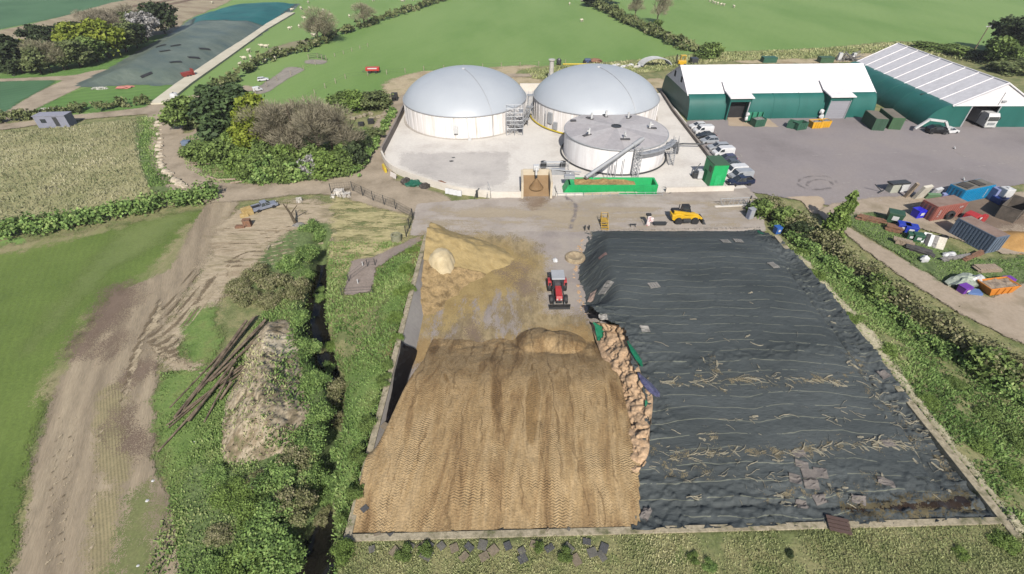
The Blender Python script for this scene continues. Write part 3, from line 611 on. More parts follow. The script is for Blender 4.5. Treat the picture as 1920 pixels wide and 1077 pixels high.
netflap([(1210, 752, 3.2), (1212, 765, 2.9), (1210, 778, 2.7), (1206, 800, 2.7), (1206, 815, 2.7)], .8, .1).build('net_flap', m_teal_net, sheet_root)
netflap([(1418, 432, .3), (1430, 442, .9), (1440, 458, 1.4), (1452, 478, 1.7)], 1.0, .05).build('net_flap', m_teal_net, sheet_root)
netflap([(1196, 700, 3.5), (1206, 718, 3.5), (1220, 735, 3.5), (1232, 745, 3.45)], .9, .1).build('film_flap', M('violet film', [C(70, 70, 104), C(110, 110, 140)], scale=3, rough=.3), sheet_root)
# cut face of the covered bay
foot = [at(1112, 606, .3), at(1124, 640, 1.2), at(1138, 680, 2.0), at(1152, 715, 2.2), at(1166, 745, 2.3), at(1176, 785, 2.4), at(1178, 830, 2.55), at(1176, 862, 2.6), at(1180, 890, 2.6)]
head = [at(1138, 608, 2.9), at(1175, 618, 3.3), at(1186, 665, 3.6), at(1196, 702, 3.6), at(1215, 738, 3.55), at(1216, 768, 3.4), at(1210, 812, 3.3), at(1208, 850, 3.1), at(1188, 886, 2.72)]
ft = smoothpoly([tuple(q) for q in foot], 20, False); hd = smoothpoly([tuple(q) for q in head], 20, False)
n = len(ft); k = 34; V = np.zeros((n, k, 3))
for i in range(n):
    a = np.array(ft[i]); b = np.array(hd[i]); a = a+np.array([-.25, 0, -.25]); b = b+np.array([.35, 0, -.05])
    for j in range(k):
        t = j/(k-1); q = a*(1-t)+b*t; q[2] += .25*math.sin(PI*t); V[i, j] = q
u = V[:, :, 1].ravel(); v = V[:, :, 2].ravel()*1.1+V[:, :, 0].ravel()*.5
d = 1-np.abs(2*fbm(u*.7+3, v*.8, 71, 5, .6)-1); d2 = np.floor(fbm(u*.8, v*.8, 77)*5)/5
disp = (-.55*(d**8)+.14*(d2-.4)+.45*(fbm(u*.9, v*.9, 83, 2)-.5)+.5*(fbm(u*2.4, v*2.4, 79, 4, .6)-.5))
env = np.minimum(1, np.tile(np.minimum(np.arange(k), np.arange(k)[::-1])/4, n))*np.repeat(np.minimum(1, np.minimum(np.arange(n), np.arange(n)[::-1])/6), k)
W = V.reshape(-1, 3)+np.stack([-.7*disp*env, -.1*disp*env, .55*disp*env], 1)
I = np.arange(n*k).reshape(n, k); Fq = np.stack([I[:-1, :-1].ravel(), I[1:, :-1].ravel(), I[1:, 1:].ravel(), I[:-1, 1:].ravel()], 1)
o = newmesh('cut_silage', W, Fq, M('raw cut silage', [C(176, 144, 110), C(208, 176, 142), C(190, 158, 124)], scale=1.2, fine=.3, fscale=6, bump=.08, bscale=4))
tag(o, 'crumbling tan cut face of silage between the brown floor and the black sheet', 'silage face')
mb = MB()
for i in range(150):                                  # crumbs along the floor edge of the sheet
    t_ = random.random(); y = 41.5+16*t_; x = np.interp(y, tby, tbx)-abs(random.gauss(0, .35))-.05; s_ = random.uniform(.08, .3)
    mb.blob(x, y, s_*.3, s_, s_*1.3, s_*.7, i, 6)
tag(mb.build('silage_crumbs', MATS['raw cut silage']), kind='stuff')
# hollow lump of old silage beside the sheet
mb = MB(); c = at(1078, 487, 0)
mb.lathe([(1.5, -.1), (1.35, .5), (1.0, .62), (.55, .35), (.01, .3)], 18, c.x, c.y)
tag(mb.build('silage_lump', M('old silage crust', [C(150, 132, 108), C(190, 172, 140)], scale=2, fine=.3, bump=.05), smooth=True), 'hollow buff crust lump lying between the clean floor and the black sheet edge', 'silage lump')
# mats weighing the sheet down
m_mat = M('grey rubber mat', [C(112, 106, 104), C(134, 126, 120)], scale=2, fine=.2, fscale=12, bump=.01)
m_grid = M('pale slatted mat', [C(140, 136, 130), C(168, 164, 158)], scale=2, fine=.2)
def tz(x, y): return float(tarp(np.array([x]), np.array([y]))[0])
def ont(px, py):
    z = 3
    for _ in range(8):
        x, y = P(px, py, z); z = .4*z+.6*tz(x, y)
    return Vector((x, y, tz(x, y)))
def drape(mb, c, w, l, rz, zf, nx=6, ny=6, th=.03, lift=.06):
    vs = []
    for s_ in (1, 0):
        for j in range(ny+1):
            for i in range(nx+1):
                a = (i/nx-.5)*w; b = (j/ny-.5)*l; x = c.x+a*math.cos(rz)-b*math.sin(rz); y = c.y+a*math.sin(rz)+b*math.cos(rz)
                vs.append((x, y, zf(x, y)+lift+th*s_))
    q = (nx+1)*(ny+1); fs = []
    for j in range(ny):
        for i in range(nx):
            a = j*(nx+1)+i; fs += [(a, a+1, a+nx+2, a+nx+1), (a+q, a+q+nx+1, a+q+nx+2, a+q+1)]
    per = [i for i in range(nx+1)]+[(j+1)*(nx+1)+nx for j in range(ny)]+[ny*(nx+1)+i for i in range(nx-1, -1, -1)]+[j*(nx+1) for j in range(ny-1, 0, -1)]
    for a, b in zip(per, per[1:]+per[:1]): fs.append((a, a+q, b+q, b))
    return mb.add(vs, fs)
mats = [(1360, 453, 1.2, 1.0, .1, 0, 'pale slatted mat near the far end of the sheet, left of a pair'), (1384, 452, 1.2, 1., 0, 0, 'pale slatted mat near the far end of the sheet, right of a pair'),
 (1450, 498, 1.0, 1.2, .3, 0, 'slatted mat on the sheet below its far right corner'), (1136, 541, 1.3, 1.1, .6, 0, 'slatted mat on the left shoulder of the sheet above the tractor'),
 (1226, 536, 1.2, 1.0, .2, 0, 'slatted mat in the upper middle left of the sheet'), (1131, 594, .9, .7, .1, 0, 'small pale mat by the green net corner of the sheet'), (1209, 618, .9, .9, .1, 0, 'pale gridded mat just right of the open cut face'),
 (1211, 964, .6, 1.0, -.6, 1, 'lone grey mat near the front left corner of the sheet'), (1492, 888, 1.1, .7, -.1, 1, 'grey mat below the long fold, the upper left one in a loose ring'), (1490, 894+4, .9, .8, -.3, 1, 'grey mat second from the left in a row of three'),
 (1515, 890, 1., .8, -.1, 1, 'grey mat in the middle of a row of three'), (1538, 888, 1., .8, -.15, 1, 'grey mat at the right end of a row of three'), (1521, 909, 1.1, .7, -.1, 1, 'grey mat just below the row of three'),
 (1537, 936, .9, .7, .2, 1, 'grey mat left of centre close to the puddle edge'), (1502, 948, .8, .6, -.1, 1, 'grey mat furthest left on the damp front strip'), (1660, 905, 1.2, .6, -.4, 1, 'grey mat alone in the front right of the sheet'),
 (1609, 938, 1., .6, -.3, 1, 'grey mat beside the brown puddle'), (1665, 832, 1., .6, .1, 1, 'grey mat on the long fold near the right wall'), (1498, 852, 1., .6, .1, 1, 'grey mat lying on the long cross fold left of centre'),
 (1110, 555, .7, 1.3, -.4, 0, 'pinkish mat hanging on the left shoulder of the sheet'), (1130, 480, .9, .6, .1, 0, 'dull red mat on the far left of the sheet'), (1655, 703, .9, .9, .3, 1, 'grey mat overhanging the right wall halfway along')]
mats[8] = (1503, 872, 1., .6, -.3, 1, 'grey mat above the row of three, nearest the long fold')
m_rmat = paint('faded red mat', C(140, 110, 104), .8); m_pk = paint('pinkish mat', C(176, 152, 138), .8)
for i, (px, py, w_, l_, rz, kd, lab) in enumerate(mats):
    c = ont(px, py); mb = MB()
    if kd == 0 and 'slatted' in lab:
        for q in range(4):
            o_ = (q-1.5)*w_/4; cc = Vector((c.x+o_*math.cos(rz), c.y+o_*math.sin(rz), c.z)); drape(mb, cc, w_/4-.06, l_, rz, tz, 2, 5, .05)
        for q in (-.4, .4):
            cc = Vector((c.x-q*l_*math.sin(rz), c.y+q*l_*math.cos(rz), c.z)); drape(mb, cc, w_, .12, rz, tz, 6, 1, .03, .04)
    else: drape(mb, c, w_, l_, rz, tz)
    mm = m_grid if kd == 0 else m_mat
    if 'dull red' in lab: mm = m_rmat
    if 'pinkish' in lab: mm = m_pk
    tag(mb.build('weighting_mat', mm), lab, 'mat', 'mats weighing down the black sheet')
# torn straw-coloured shreds of net lying on the sheet
mb = MB(); r = random.Random(5)
def shred(px, py, L, ang, wd):
    c = ont(px, py); n_ = max(3, int(L/.25)); pts = []; a = ang
    x, y = c.x, c.y
    for i in range(n_+1):
        pts.append((x, y, tz(x, y)+.07)); a += r.uniform(-.5, .5); x += math.cos(a)*L/n_; y += math.sin(a)*L/n_
    for i in range(n_):
        p, q = Vector(pts[i]), Vector(pts[i+1]); dd = (q-p); nn = Vector((-dd.y, dd.x, 0)).normalized()*wd*r.uniform(.3, 1.1)*(1-abs(i/n_-.5)); m2 = nn*r.uniform(.5, 1.2)
        mb.add([p-nn, q-m2, q+m2+Vector((0, 0, .04)), p+nn+Vector((0, 0, .04))], [(0, 1, 2, 3)])
spots = [(1335, 690, 9), (1350, 700, 6), (1300, 685, 3), (1420, 692, 4), (1345, 735, 5), (1320, 820, 7), (1345, 835, 6), (1362, 795, 3), (1240, 845, 6), (1262, 870, 6), (1230, 880, 4), (1310, 860, 6), (1330, 885, 6), (1280, 900, 4), (1460, 860, 8), (1530, 845, 8), (1610, 835, 9), (1680, 830, 10), (1700, 850, 6),
         (1545, 868, 5), (1450, 925, 6), (1560, 925, 8), (1590, 935, 5), (1640, 895, 6), (1740, 870, 5), (1735, 900, 5), (1770, 920, 4), (1480, 945, 4), (1400, 930, 5), (1380, 880, 5), (1250, 770, 4), (1300, 600, 2), (1600, 680, 12), (1620, 705, 10), (1570, 715, 8), (1640, 745, 8), (1660, 780, 6), (1700, 800, 6), (1585, 560, 3), (1520, 770, 4), (1410, 790, 4), (1450, 720, 4), (1500, 640, 2), (1390, 560, 2), (1290, 940, 4), (1270, 760, 3), (1240, 800, 4), (1570, 790, 4), (1480, 720, 5), (1395, 650, 2), (1550, 600, 2)]
for px, py, n_ in spots:
    for i in range(int(n_*.8)+1): shred(px+r.gauss(0, 11), py+r.gauss(0, 7), r.uniform(.2, 1.0), r.choice((0, .3, -.6, 1.2, PI, 2.2, r.uniform(0, 6))), r.choice((.015, .02, .03, .05, .14)))
for (ax, ay, bx, by, n_) in ((1220, 716, 1640, 712, 60), (1240, 858, 1460, 848, 22), (1460, 848, 1710, 825, 45), (1640, 735, 1790, 880, 30), (1260, 902, 1460, 890, 14), (1560, 762, 1700, 800, 10), (1220, 640, 1500, 645, 6), (1280, 780, 1640, 790, 10)):
    for i in range(n_):
        t_ = r.random(); shred(ax+(bx-ax)*t_, ay+(by-ay)*t_+r.gauss(0, 2.5)+4*math.sin(t_*9), r.uniform(.3, 1.5), r.gauss(0, .3), r.choice((.012, .016, .02, .03, .07)))
tag(mb.build('torn_netting', M('straw-coloured shreds', [C(128, 124, 108), C(164, 156, 136)], scale=2, fine=.2), recalc=False), kind='stuff')
# fine straw dust caught in the folds
dl = [[(*ont(px, py)[:2], w_) for px, py, w_ in l] for l in ([(1222, 716, .3), (1340, 712, .9), (1480, 716, .5), (1570, 708, 1.2), (1640, 712, .6)], [(1240, 858, .5), (1350, 850, .6), (1460, 848, .4), (1590, 836, .7), (1710, 825, 1.0)], [(1600, 665, 1.4), (1630, 735, .8), (1710, 800, .7), (1790, 885, .8)], [(1335, 672, .5), (1345, 700, 1.0), (1352, 735, .5)], [(1225, 845, .7), (1262, 890, .8), (1330, 890, .4)], [(1320, 800, .4), (1340, 840, .7)], [(1440, 930, .5), (1560, 925, .8), (1640, 900, .5)])]
ap = [q for l in dl for q in l]; xs = np.arange(min(q[0] for q in ap)-2, max(q[0] for q in ap)+2, .2); ys = np.arange(min(q[1] for q in ap)-2, max(q[1] for q in ap)+2, .2); X, Y = np.meshgrid(xs, ys); sd = np.full(X.shape, -1e9)
for l in dl: sd = np.maximum(sd, -dist_poly(X, Y, l, False, [q[2] for q in l]))
gridmesh('straw_dust', xs, ys, lambda x, y: tarp(x, y)+.035, M('straw dust', [C(112, 104, 84), C(152, 140, 112)], scale=1.5, fine=.3, zone=(.5, 1.4, 1.1, .55)), sd > -1.3, sd, kind='stuff')
# brown puddle along the front of the sheet
def pud(x, y): return np.full(x.shape, 2.16)
pp = [ont(*q) for q in ((1585, 956), (1660, 952), (1690, 946), (1770, 940), (1806, 926), (1826, 948), (1700, 957))]
xs = np.arange(18, 36, .3); ys = np.arange(15, 21, .3); X, Y = np.meshgrid(xs, ys); pq = [(p.x, p.y) for p in pp]
d = dist_poly(X, Y, pq, True); sd = np.where(inside(X, Y, pq), d, -d)
gridmesh('puddle', xs, ys, lambda x, y: tarp(x, y)+.05, M('murky brown water', [C(48, 38, 30), C(70, 56, 42)], scale=.6, rough=.08, zone=(.1, .6, 1, 0)), sd > -.8, sd)
gridmesh('silt_stain', xs, ys, lambda x, y: tarp(x, y)+.03, M('olive silt', [C(92, 84, 62), C(118, 108, 80)], scale=.6, zone=(.5, 1.2, .8, 0)), sd > -1.2, sd+.35)
# black plastic sheet tucked down inside the left wall
pl = [at(752, 640, 2.3), at(750, 660, 2.3), at(740, 700, 2.3), at(735, 735, 2.3), at(728, 765, 2.3), at(722, 800, 2.3)]; pr = [at(762, 650, 2.0), at(782, 660, .3), at(768, 700, .6), at(757, 735, 1.0), at(742, 765, 1.6), at(726, 802, 2.2)]
mb = MB(); a_ = smoothpoly([tuple(q) for q in pl], 5, False); b_ = smoothpoly([tuple(q) for q in pr], 5, False)
rows = [[Vector(p)*(1-t_)+Vector(q)*t_+Vector((0, 0, .07+.05*math.sin(i*2.1+t_*9))) for t_ in (0, .25, .5, .75, 1)] for i, (p, q) in enumerate(zip(a_, b_))]
for p, q in zip(rows, rows[1:]):
    for j in range(4): mb.add([p[j], q[j], q[j+1], p[j+1]], [(0, 1, 2, 3)])
tag(mb.build('plastic_sheet', M('black film', [C(22, 20, 24), C(40, 36, 36)], scale=2, rough=.35), recalc=False, smooth=True), 'strip of black plastic film hanging down the left wall beside the rolled silage', 'plastic sheet')
# old mats and stones along the near bank
bm_ = [(728, 852), (722, 800), (715, 838), (700, 905), (690, 885), (684, 955), (698, 1032), (720, 1022), (742, 1022), (768, 1028), (790, 1026), (806, 1024), (828, 1026), (852, 1030), (880, 1028), (905, 1024), (925, 1034), (952, 1026), (978, 1035), (1005, 1024), (1030, 1030), (1066, 1030), (1080, 1052), (1132, 1030), (1060, 1010), (908, 1046), (980, 1050), (1128, 1045), (870, 1046), (940, 1010), (985, 1010), (1025, 1012), (860, 1014), (800, 1042), (740, 1036), (1100, 1018), (1110, 1038)]
m_old = [M('old grey belt', [C(100, 98, 92), C(122, 118, 110)], scale=1.5, fine=.2), M('brown belt', [C(128, 116, 98), C(146, 132, 112)], scale=1.5, fine=.2), M('dark belt', [C(78, 78, 80), C(98, 98, 98)], scale=1.5, fine=.2)]
for i, (px, py) in enumerate(bm_):
    c = onh(px, py) if i > 5 else at(px, py, 2.3); mb = MB(); zf = (lambda x, y: hz(x, y)) if i > 5 else (lambda x, y: 2.28)
    drape(mb, c, r.uniform(.4, .85), r.uniform(.4, .75), r.uniform(0, 3), zf, 3, 3, .04, .10)
    tag(mb.build('belt_scrap', m_old[(i*7) % 3]), 'scrap of old %s conveyor belt on the bank along the silage wall' % ('grey', 'brown', 'dark')[(i*7) % 3], 'belt scrap', 'scraps of belt on the near bank, %s' % ('grey', 'brown', 'dark')[(i*7) % 3])
t = thing('pallet', 'dark brown pallet lying on the pale front wall of the sheet', 'pallet', tuple(at(1573, 984, 2.42)), -.25)
for q in range(4): MB().box(0, (q-1.5)*.3, .0, 1.5, .24, .06).build('slat', paint('dark timber', C(96, 74, 66), .8), t)
for q in (-.6, 0, .6): MB().box(q, 0, -.06, .1, 1.2, .06).build('bearer', MATS['dark timber'], t)
# ================================================================== DIGESTERS AND TANK
m_dome = M('grey membrane', [C(182, 188, 196), C(190, 196, 203)], scale=.15, rough=.5, fine=.02, spec=.4)
m_wall = M('streaked white cladding', [C(176, 166, 146, 1.1), C(220, 214, 210, 1.3), C(228, 224, 222, 1.35)], scale=1.0, fine=.14, fscale=3, rough=.5, stretch=(2.2, 2.2, .12), pos=[.26, .42, .6])
m_tankw = M('white tank cladding', [C(214, 210, 210, 1.4), C(228, 226, 226, 1.5)], scale=.8, fine=.05, rough=.45, stretch=(1.5, 1.5, .15))
m_steel = paint('galvanised steel', C(186, 188, 192), .5, .15); m_dsteel = paint('dark steel', C(84, 86, 88), .5, .4)
m_conc = concrete('plain concrete', (176, 168, 158), (200, 192, 182), (212, 204, 194))
m_yel = paint('safety yellow', C(226, 200, 60), .5); m_wht = paint('white paint', C(226, 226, 226), .4); m_blk = paint('black rubber', C(40, 40, 42), .7)
def stair(t, p, q, wd=.8, n=14, mat=None):
    """a railed flight of steps between two points in the thing's own space"""
    p = Vector(p); q = Vector(q); d = q-p; h = Vector((d.x, d.y, 0)).normalized(); s_ = Vector((-h.y, h.x, 0))*wd/2; mat = mat or m_steel
    mb = MB()
    for k in (-1, 1): mb.tube(p+s_*k, q+s_*k, .07, 4)
    for i in range(n+1):
        c = p+d*i/n; mb.tube(c-s_, c+s_, .06, 4)
    mb.build('stair_flight', mat, t)
    rl = MB()
    for k in (-1, 1):
        for z in (.5, 1.0): rl.tube(p+s_*k+Vector((0, 0, z)), q+s_*k+Vector((0, 0, z)), .035, 5)
        for i in range(0, n+1, 3): c = p+d*i/n+s_*k; rl.tube(c, c+Vector((0, 0, 1.0)), .03, 5)
    rl.build('hand_rail', mat, t)
def railing(mb, pts, h=1.05, r=.03, post=1.2):
    for a, b in zip(pts, pts[1:]):
        a = Vector(a); b = Vector(b); L_ = (b-a).length; n_ = max(1, int(L_/post))
        for z in (h, h*.5): mb.tube(a+Vector((0, 0, z)), b+Vector((0, 0, z)), r, 5)
        for i in range(n_+1): c = a+(b-a)*i/n_; mb.tube(c, c+Vector((0, 0, h)), r, 5)
def ring(mb, r0, z, rad, n=64, a0=0, a1=2*PI):
    pts = [(r0*math.cos(a0+(a1-a0)*i/n), r0*math.sin(a0+(a1-a0)*i/n), z) for i in range(n+1)]
    mb.path(pts, rad, 6)
def digester(label, x, y, R, h, top, streak):
    t = thing('digester_tank', label, 'digester', (x, y, 0))
    MB().lathe([(R, 0), (R, h)], 96).build('wall', m_wall, t, smooth=True)
    mb = MB()
    for i in range(48):
        a = 2*PI*i/48; mb.box((R+.03)*math.cos(a), (R+.03)*math.sin(a), h/2, .06, .10, h-.1, a)
    mb.build('wall_rib', m_tankw, t)
    a_ = top-h; rs = (R*R+a_*a_)/(2*a_); prof = []
    phm = math.asin(min(1, R/rs))
    for j in range(25): ph = phm*(1-j/24); t_ = PI/2*(1-j/24); prof.append((max(.02, .5*(rs*math.sin(ph)*1.006+R*1.006*math.sin(t_))), h+.5*(rs*math.cos(ph)-(rs-a_)+a_*math.cos(t_))))
    MB().lathe(prof, 96).build('dome', m_dome, t, smooth=True)
    mb = MB(); ring(mb, R+.08, h, .11); mb.build('clamp_ring', m_steel, t)
    MB().lathe([(R+.55, 0), (R+.55, .22), (R+.02, .22)], 96, caps=False).build('footing', m_conc, t)
    mb = MB(); ap = math.radians(-62)                                     # cable over the membrane
    pts = []
    for j in range(13): ph = phm*(j/12); t_ = PI/2*j/12; rr = .5*(rs*math.sin(ph)+R*math.sin(t_))*1.008; pts.append((rr*math.cos(ap), rr*math.sin(ap), h+.5*(rs*math.cos(ph)-(rs-a_)+a_*math.cos(t_))+.06))
    mb.path(pts, .045, 5); mb.tube(pts[-1], (pts[-1][0]*1.02, pts[-1][1]*1.02, .3), .06); mb.build('relief_pipe', m_steel, t)
    mb = MB(); mb.lathe([(.35, 0), (.35, .18), (.1, .25)], 16, 0, 0, 'z', top-.05); mb.build('crown_cap', m_wht, t)
    return t
d1 = digester('left-hand grey domed digester with rust-streaked white wall and a stair tower on its right', -10.4, 108.7, 13.5, 4.6, 10.3, 1)
d2 = digester('right-hand grey domed digester partly hidden behind the flat-roofed tank', 18.7, 109.6, 13.8, 4.6, 10.4, 0)
mb = MB(); ring(mb, 14.6, .5, .16, 40, math.radians(180), math.radians(265)); mb.build('yellow_main', m_yel, d2)
mb = MB(); mb.box(-10.6, -9.0, 2.6, 1.2, .5, 2.2, math.radians(-50)); mb.box(-9.6, -10.4, 1.4, .8, .5, 1.5, math.radians(-45)); mb.tube((-11.6, -8.4, 0), (-11.6, -8.4, 3.8), .08); mb.build('valve_panel', m_steel, d2, bevel=.03)
# stair tower on the first digester
for (a, z0, z1) in ((-38, 0, 1.7), (-24, 1.7, 3.2), (-10, 3.2, 4.6)):
    a0, a1 = math.radians(a), math.radians(a+13); stair(d1, (14.6*math.cos(a0), 14.6*math.sin(a0), z0), (14.6*math.cos(a1), 14.6*math.sin(a1), z1), .9, 8)
    mb = MB(); mb.box(14.6*math.cos(a1), 14.6*math.sin(a1), z1, 1.6, 1.2, .08, a1)
    for k in (-.6, .6): mb.tube((14.6*math.cos(a1)+k, 14.6*math.sin(a1), 0), (14.6*math.cos(a1)+k, 14.6*math.sin(a1), z1), .06)
    mb.build('landing', m_steel, d1)
tc = at(965, 256, 0); tx_, ty_ = tc.x+10.4, tc.y-108.7+1.2
mb = MB(); W_, D_ = 1.7, 1.1
for sx in (-W_, 0, W_):
    for sy in (-D_, D_): mb.tube((tx_+sx, ty_+sy, 0), (tx_+sx, ty_+sy, 5.6), .08, 5)
for z in (1.6, 3.2, 4.8):
    for sy in (-D_, D_): mb.tube((tx_-W_, ty_+sy, z), (tx_+W_, ty_+sy, z), .07, 5); mb.tube((tx_-W_, ty_+sy, z+.9), (tx_+W_, ty_+sy, z+.9), .05, 5)
    for sx in (-W_, W_): mb.tube((tx_+sx, ty_-D_, z), (tx_+sx, ty_+D_, z), .07, 5)
for k in range(3):
    for s_ in (-1, 1): mb.tube((tx_-W_*s_, ty_-D_, k*1.6), (tx_, ty_-D_, k*1.6+1.6), .05, 4)
mb.build('stair_tower', m_steel, d1)
for k, z in enumerate((0, 1.6, 3.2)):
    s_ = 1 if k % 2 else -1; stair(d1, (tx_+s_*W_, ty_+(-.5 if k % 2 else .5), z), (tx_-s_*W_, ty_+(-.5 if k % 2 else .5), z+1.6), .8, 7)
    MB().box(tx_-s_*W_*.8, ty_, z+1.6, .9, 2.2, .07).build('landing', m_steel, d1)
mb = MB()
for i in range(4):
    a = math.radians(-30+i*7); mb.tube((14.3*math.cos(a), 14.3*math.sin(a), .1), (14.3*math.cos(a), 14.3*math.sin(a), 2.4), .1); mb.tube((14.3*math.cos(a), 14.3*math.sin(a), 1.2), (14.3*math.cos(a+.12), 14.3*math.sin(a+.12), 1.2), .12)
mb.build('pipework', m_dsteel, d1)
mb = MB(); mb.box(-1.0, -13.9, 2.2, .9, .4, 1.5, 0); mb.tube((1.6, -13.9, .3), (1.3, -13.7, 4.9), .07); mb.box(1.8, -14.1, .3, .7, .6, .5, 0); mb.build('control_box', m_wht, d1, bevel=.03)
# flat-roofed tank
TX, TY, TR, THT = 19.55, 88.2, 9.55, 4.6
t = thing('storage_tank', 'white round tank with flat grey panelled roof, six vent stubs and a long conveyor', 'tank', (TX, TY, 0))
MB().lathe([(TR, 0), (TR, THT)], 96).build('wall', m_tankw, t, smooth=True)
mb = MB(); ring(mb, TR+.06, THT, .14, 80); mb.build('wall_band', m_steel, t)
pan = [paint('roof panel light', C(208, 203, 203), .55), paint('roof panel mid', C(202, 196, 196), .55), paint('roof panel dark', C(192, 187, 188), .55), paint('roof panel pale', C(216, 211, 209), .55)]
for i in range(16):
    a0, a1 = 2*PI*i/16, 2*PI*(i+1)/16; mb = MB(); n_ = 5
    vs = [(.9*math.cos(a0), .9*math.sin(a0), THT+.75), (.9*math.cos(a1), .9*math.sin(a1), THT+.75)]+[((TR+.15)*math.cos(a1+(a0-a1)*k/n_), (TR+.15)*math.sin(a1+(a0-a1)*k/n_), THT+.1) for k in range(n_+1)]
    mb.add(vs, [tuple(range(len(vs)))]); mb.build('roof_panel', pan[(i*5+i//3) % 4], t)
MB().lathe([(.95, THT+.70), (.95, THT+.86), (.7, THT+.86), (.7, THT+.78), (.02, THT+.78)], 32, caps=False).build('roof_hub', m_dsteel, t)
m_grate = paint('dark hatch', C(86, 84, 86), .7)
for i, a in enumerate((2.25, 1.72, 1.02, .12+.35*0-.12, -1.45, -2.62)):
    rr = 7.2 if i != 4 else 6.0
    rr *= .94; c = Vector((rr*math.cos(a), rr*math.sin(a), THT+.1+.65*(1-rr/TR)+.02)); mb = MB()
    mb.box(c.x, c.y, c.z+.09, 1.7, .62, .14, a if i != 4 else 0); hx = mb.build('hatch', m_grate, t, bevel=.02)
    mb = MB(); mb.tube(c+Vector((-.45*math.cos(a), -.45*math.sin(a), 0)), c+Vector((-.45*math.cos(a), -.45*math.sin(a), 1.25)), .2, 12); mb.tube(c+Vector((-.45*math.cos(a), -.45*math.sin(a), .75)), c+Vector((.1*math.cos(a), .1*math.sin(a), .75)), .13, 8); mb.build('vent_stub', m_wht, t, smooth=True)
mb = MB(); mb.box(-7.6, 4.2, THT+.36, 1.1, .8, .1, 0); mb.build('hatch', m_grate, t)
ap = at(1098, 333, 2.3); ap = (ap.x-TX, ap.y-TY, 2.3); aq = at(1206, 260, 6.3); aq = (aq.x-TX, aq.y-TY, 6.3)
mb = MB(); mb.tube(ap, aq, .34, 10); mb.tube(Vector(ap)+(Vector(aq)-Vector(ap))*.82, Vector(ap)+(Vector(aq)-Vector(ap))*.97, .42, 10); mb.build('conveyor', m_steel, t, smooth=True)
for k in (.15, .4, .55):
    c = Vector(ap)+(Vector(aq)-Vector(ap))*k; MB().tube((c.x, c.y, 0), c, .07).build('support_post', m_steel, t)
for (px, z) in ((1143, 3.2), (1152, 2.6), (1165, 3.4)):
    c = at(px, 331, 0); MB().tube((c.x-TX, c.y-TY-.35, 0), (c.x-TX, c.y-TY-.35, z), .07).build('riser_pipe', m_steel, t)
# lattice ladder tower, top walkway and stair down the right side
mb = MB(); b0 = at(1189, 331, 0); bx, by = b0.x-TX, b0.y-TY-.2
for sx in (-.55, .55):
    for sy in (-.5, .4): mb.tube((bx+sx, by+sy, 0), (bx+sx, by+sy, 5.4), .07, 5)
for k in range(7):
    z = k*.8; mb.tube((bx-.55, by-.5, z), (bx+.55, by-.5, z+.8), .045, 4); mb.tube((bx+.55, by-.5, z), (bx-.55, by-.5, z+.8), .045, 4); mb.tube((bx-.55, by-.5, z), (bx+.55, by-.5, z), .05, 4)
mb.build('ladder_tower', m_steel, t)
mb = MB()
for i in range(6):
    a = math.radians(-74+i*9); mb.box(10.8*math.cos(a), 10.8*math.sin(a), THT-.1, 1.1, 1.75, .08, a)
mb.build('walkway', m_steel, t)
rl = MB(); railing(rl, [(11.3*math.cos(math.radians(a)), 11.3*math.sin(math.radians(a)), THT) for a in range(-78, -25, 9)]); rl.build('hand_rail', m_steel, t)
stair(t, (11.2*math.cos(math.radians(-29)), 11.2*math.sin(math.radians(-29)), THT), (12.1*math.cos(math.radians(-2)), 12.1*math.sin(math.radians(-2)), .2), .9, 18)
stair(t, (11.4*math.cos(math.radians(-31)), 11.4*math.sin(math.radians(-31)), .1), (11.0*math.cos(math.radians(-15)), 11.0*math.sin(math.radians(-15)), 2.3), .8, 10)
mb = MB(); ring(mb, 10.05, .3, .16, 40, math.radians(150), math.radians(400)); mb.build('base_main', m_dsteel, t)
mb = MB(); mb.tube((10.6, 1.5, 1.0), (14.2, 2.4, 1.0), .16, 8); mb.tube((14.2, 2.4, 1.0), (18.2, 2.2, 1.0), .16, 8); mb.box(11, 1.6, .9, .8, .8, 1.2, .2); mb.build('pipework', m_dsteel, t)
# skid of pumps and the rails left of the tank
t = thing('pump_skid', 'grey steel pump skid with round heat exchangers left of the flat-roofed tank', 'pumps', tuple(at(1028, 318, 0)))
for (x, y) in ((-.9, 0), (2.6, 0)):
    MB().lathe([(.55, -.2), (.55, .1), (.3, .1), (.3, .14), (.55, .14), (.55, .44), (.3, .44), (.3, .48), (.55, .48), (.55, .8)], 14, x, y, 'z', .7).build('exchanger', m_dsteel, t, smooth=True)
mb = MB(); railing(mb, [(-1.6, -.8, 0), (3.6, -.8, 0), (3.6, .9, 0)], 1.6); mb.tube((-.9, 0, 1.4), (2.6, 0, 1.4), .2, 8); mb.tube((-.9, .5, .6), (2.6, .5, .6), .2, 8); mb.build('frame', m_steel, t)
mb = MB(); mb.box(1.6, -2.2, .6, 2.4, .9, 1.1); mb.box(3.6, -3.0, .5, 1.6, .8, 1.0); mb.tube((0, -2.4, 1.2), (5.5, -3.6, 1.2), .12, 8); mb.build('pipework', m_steel, t, bevel=.04)
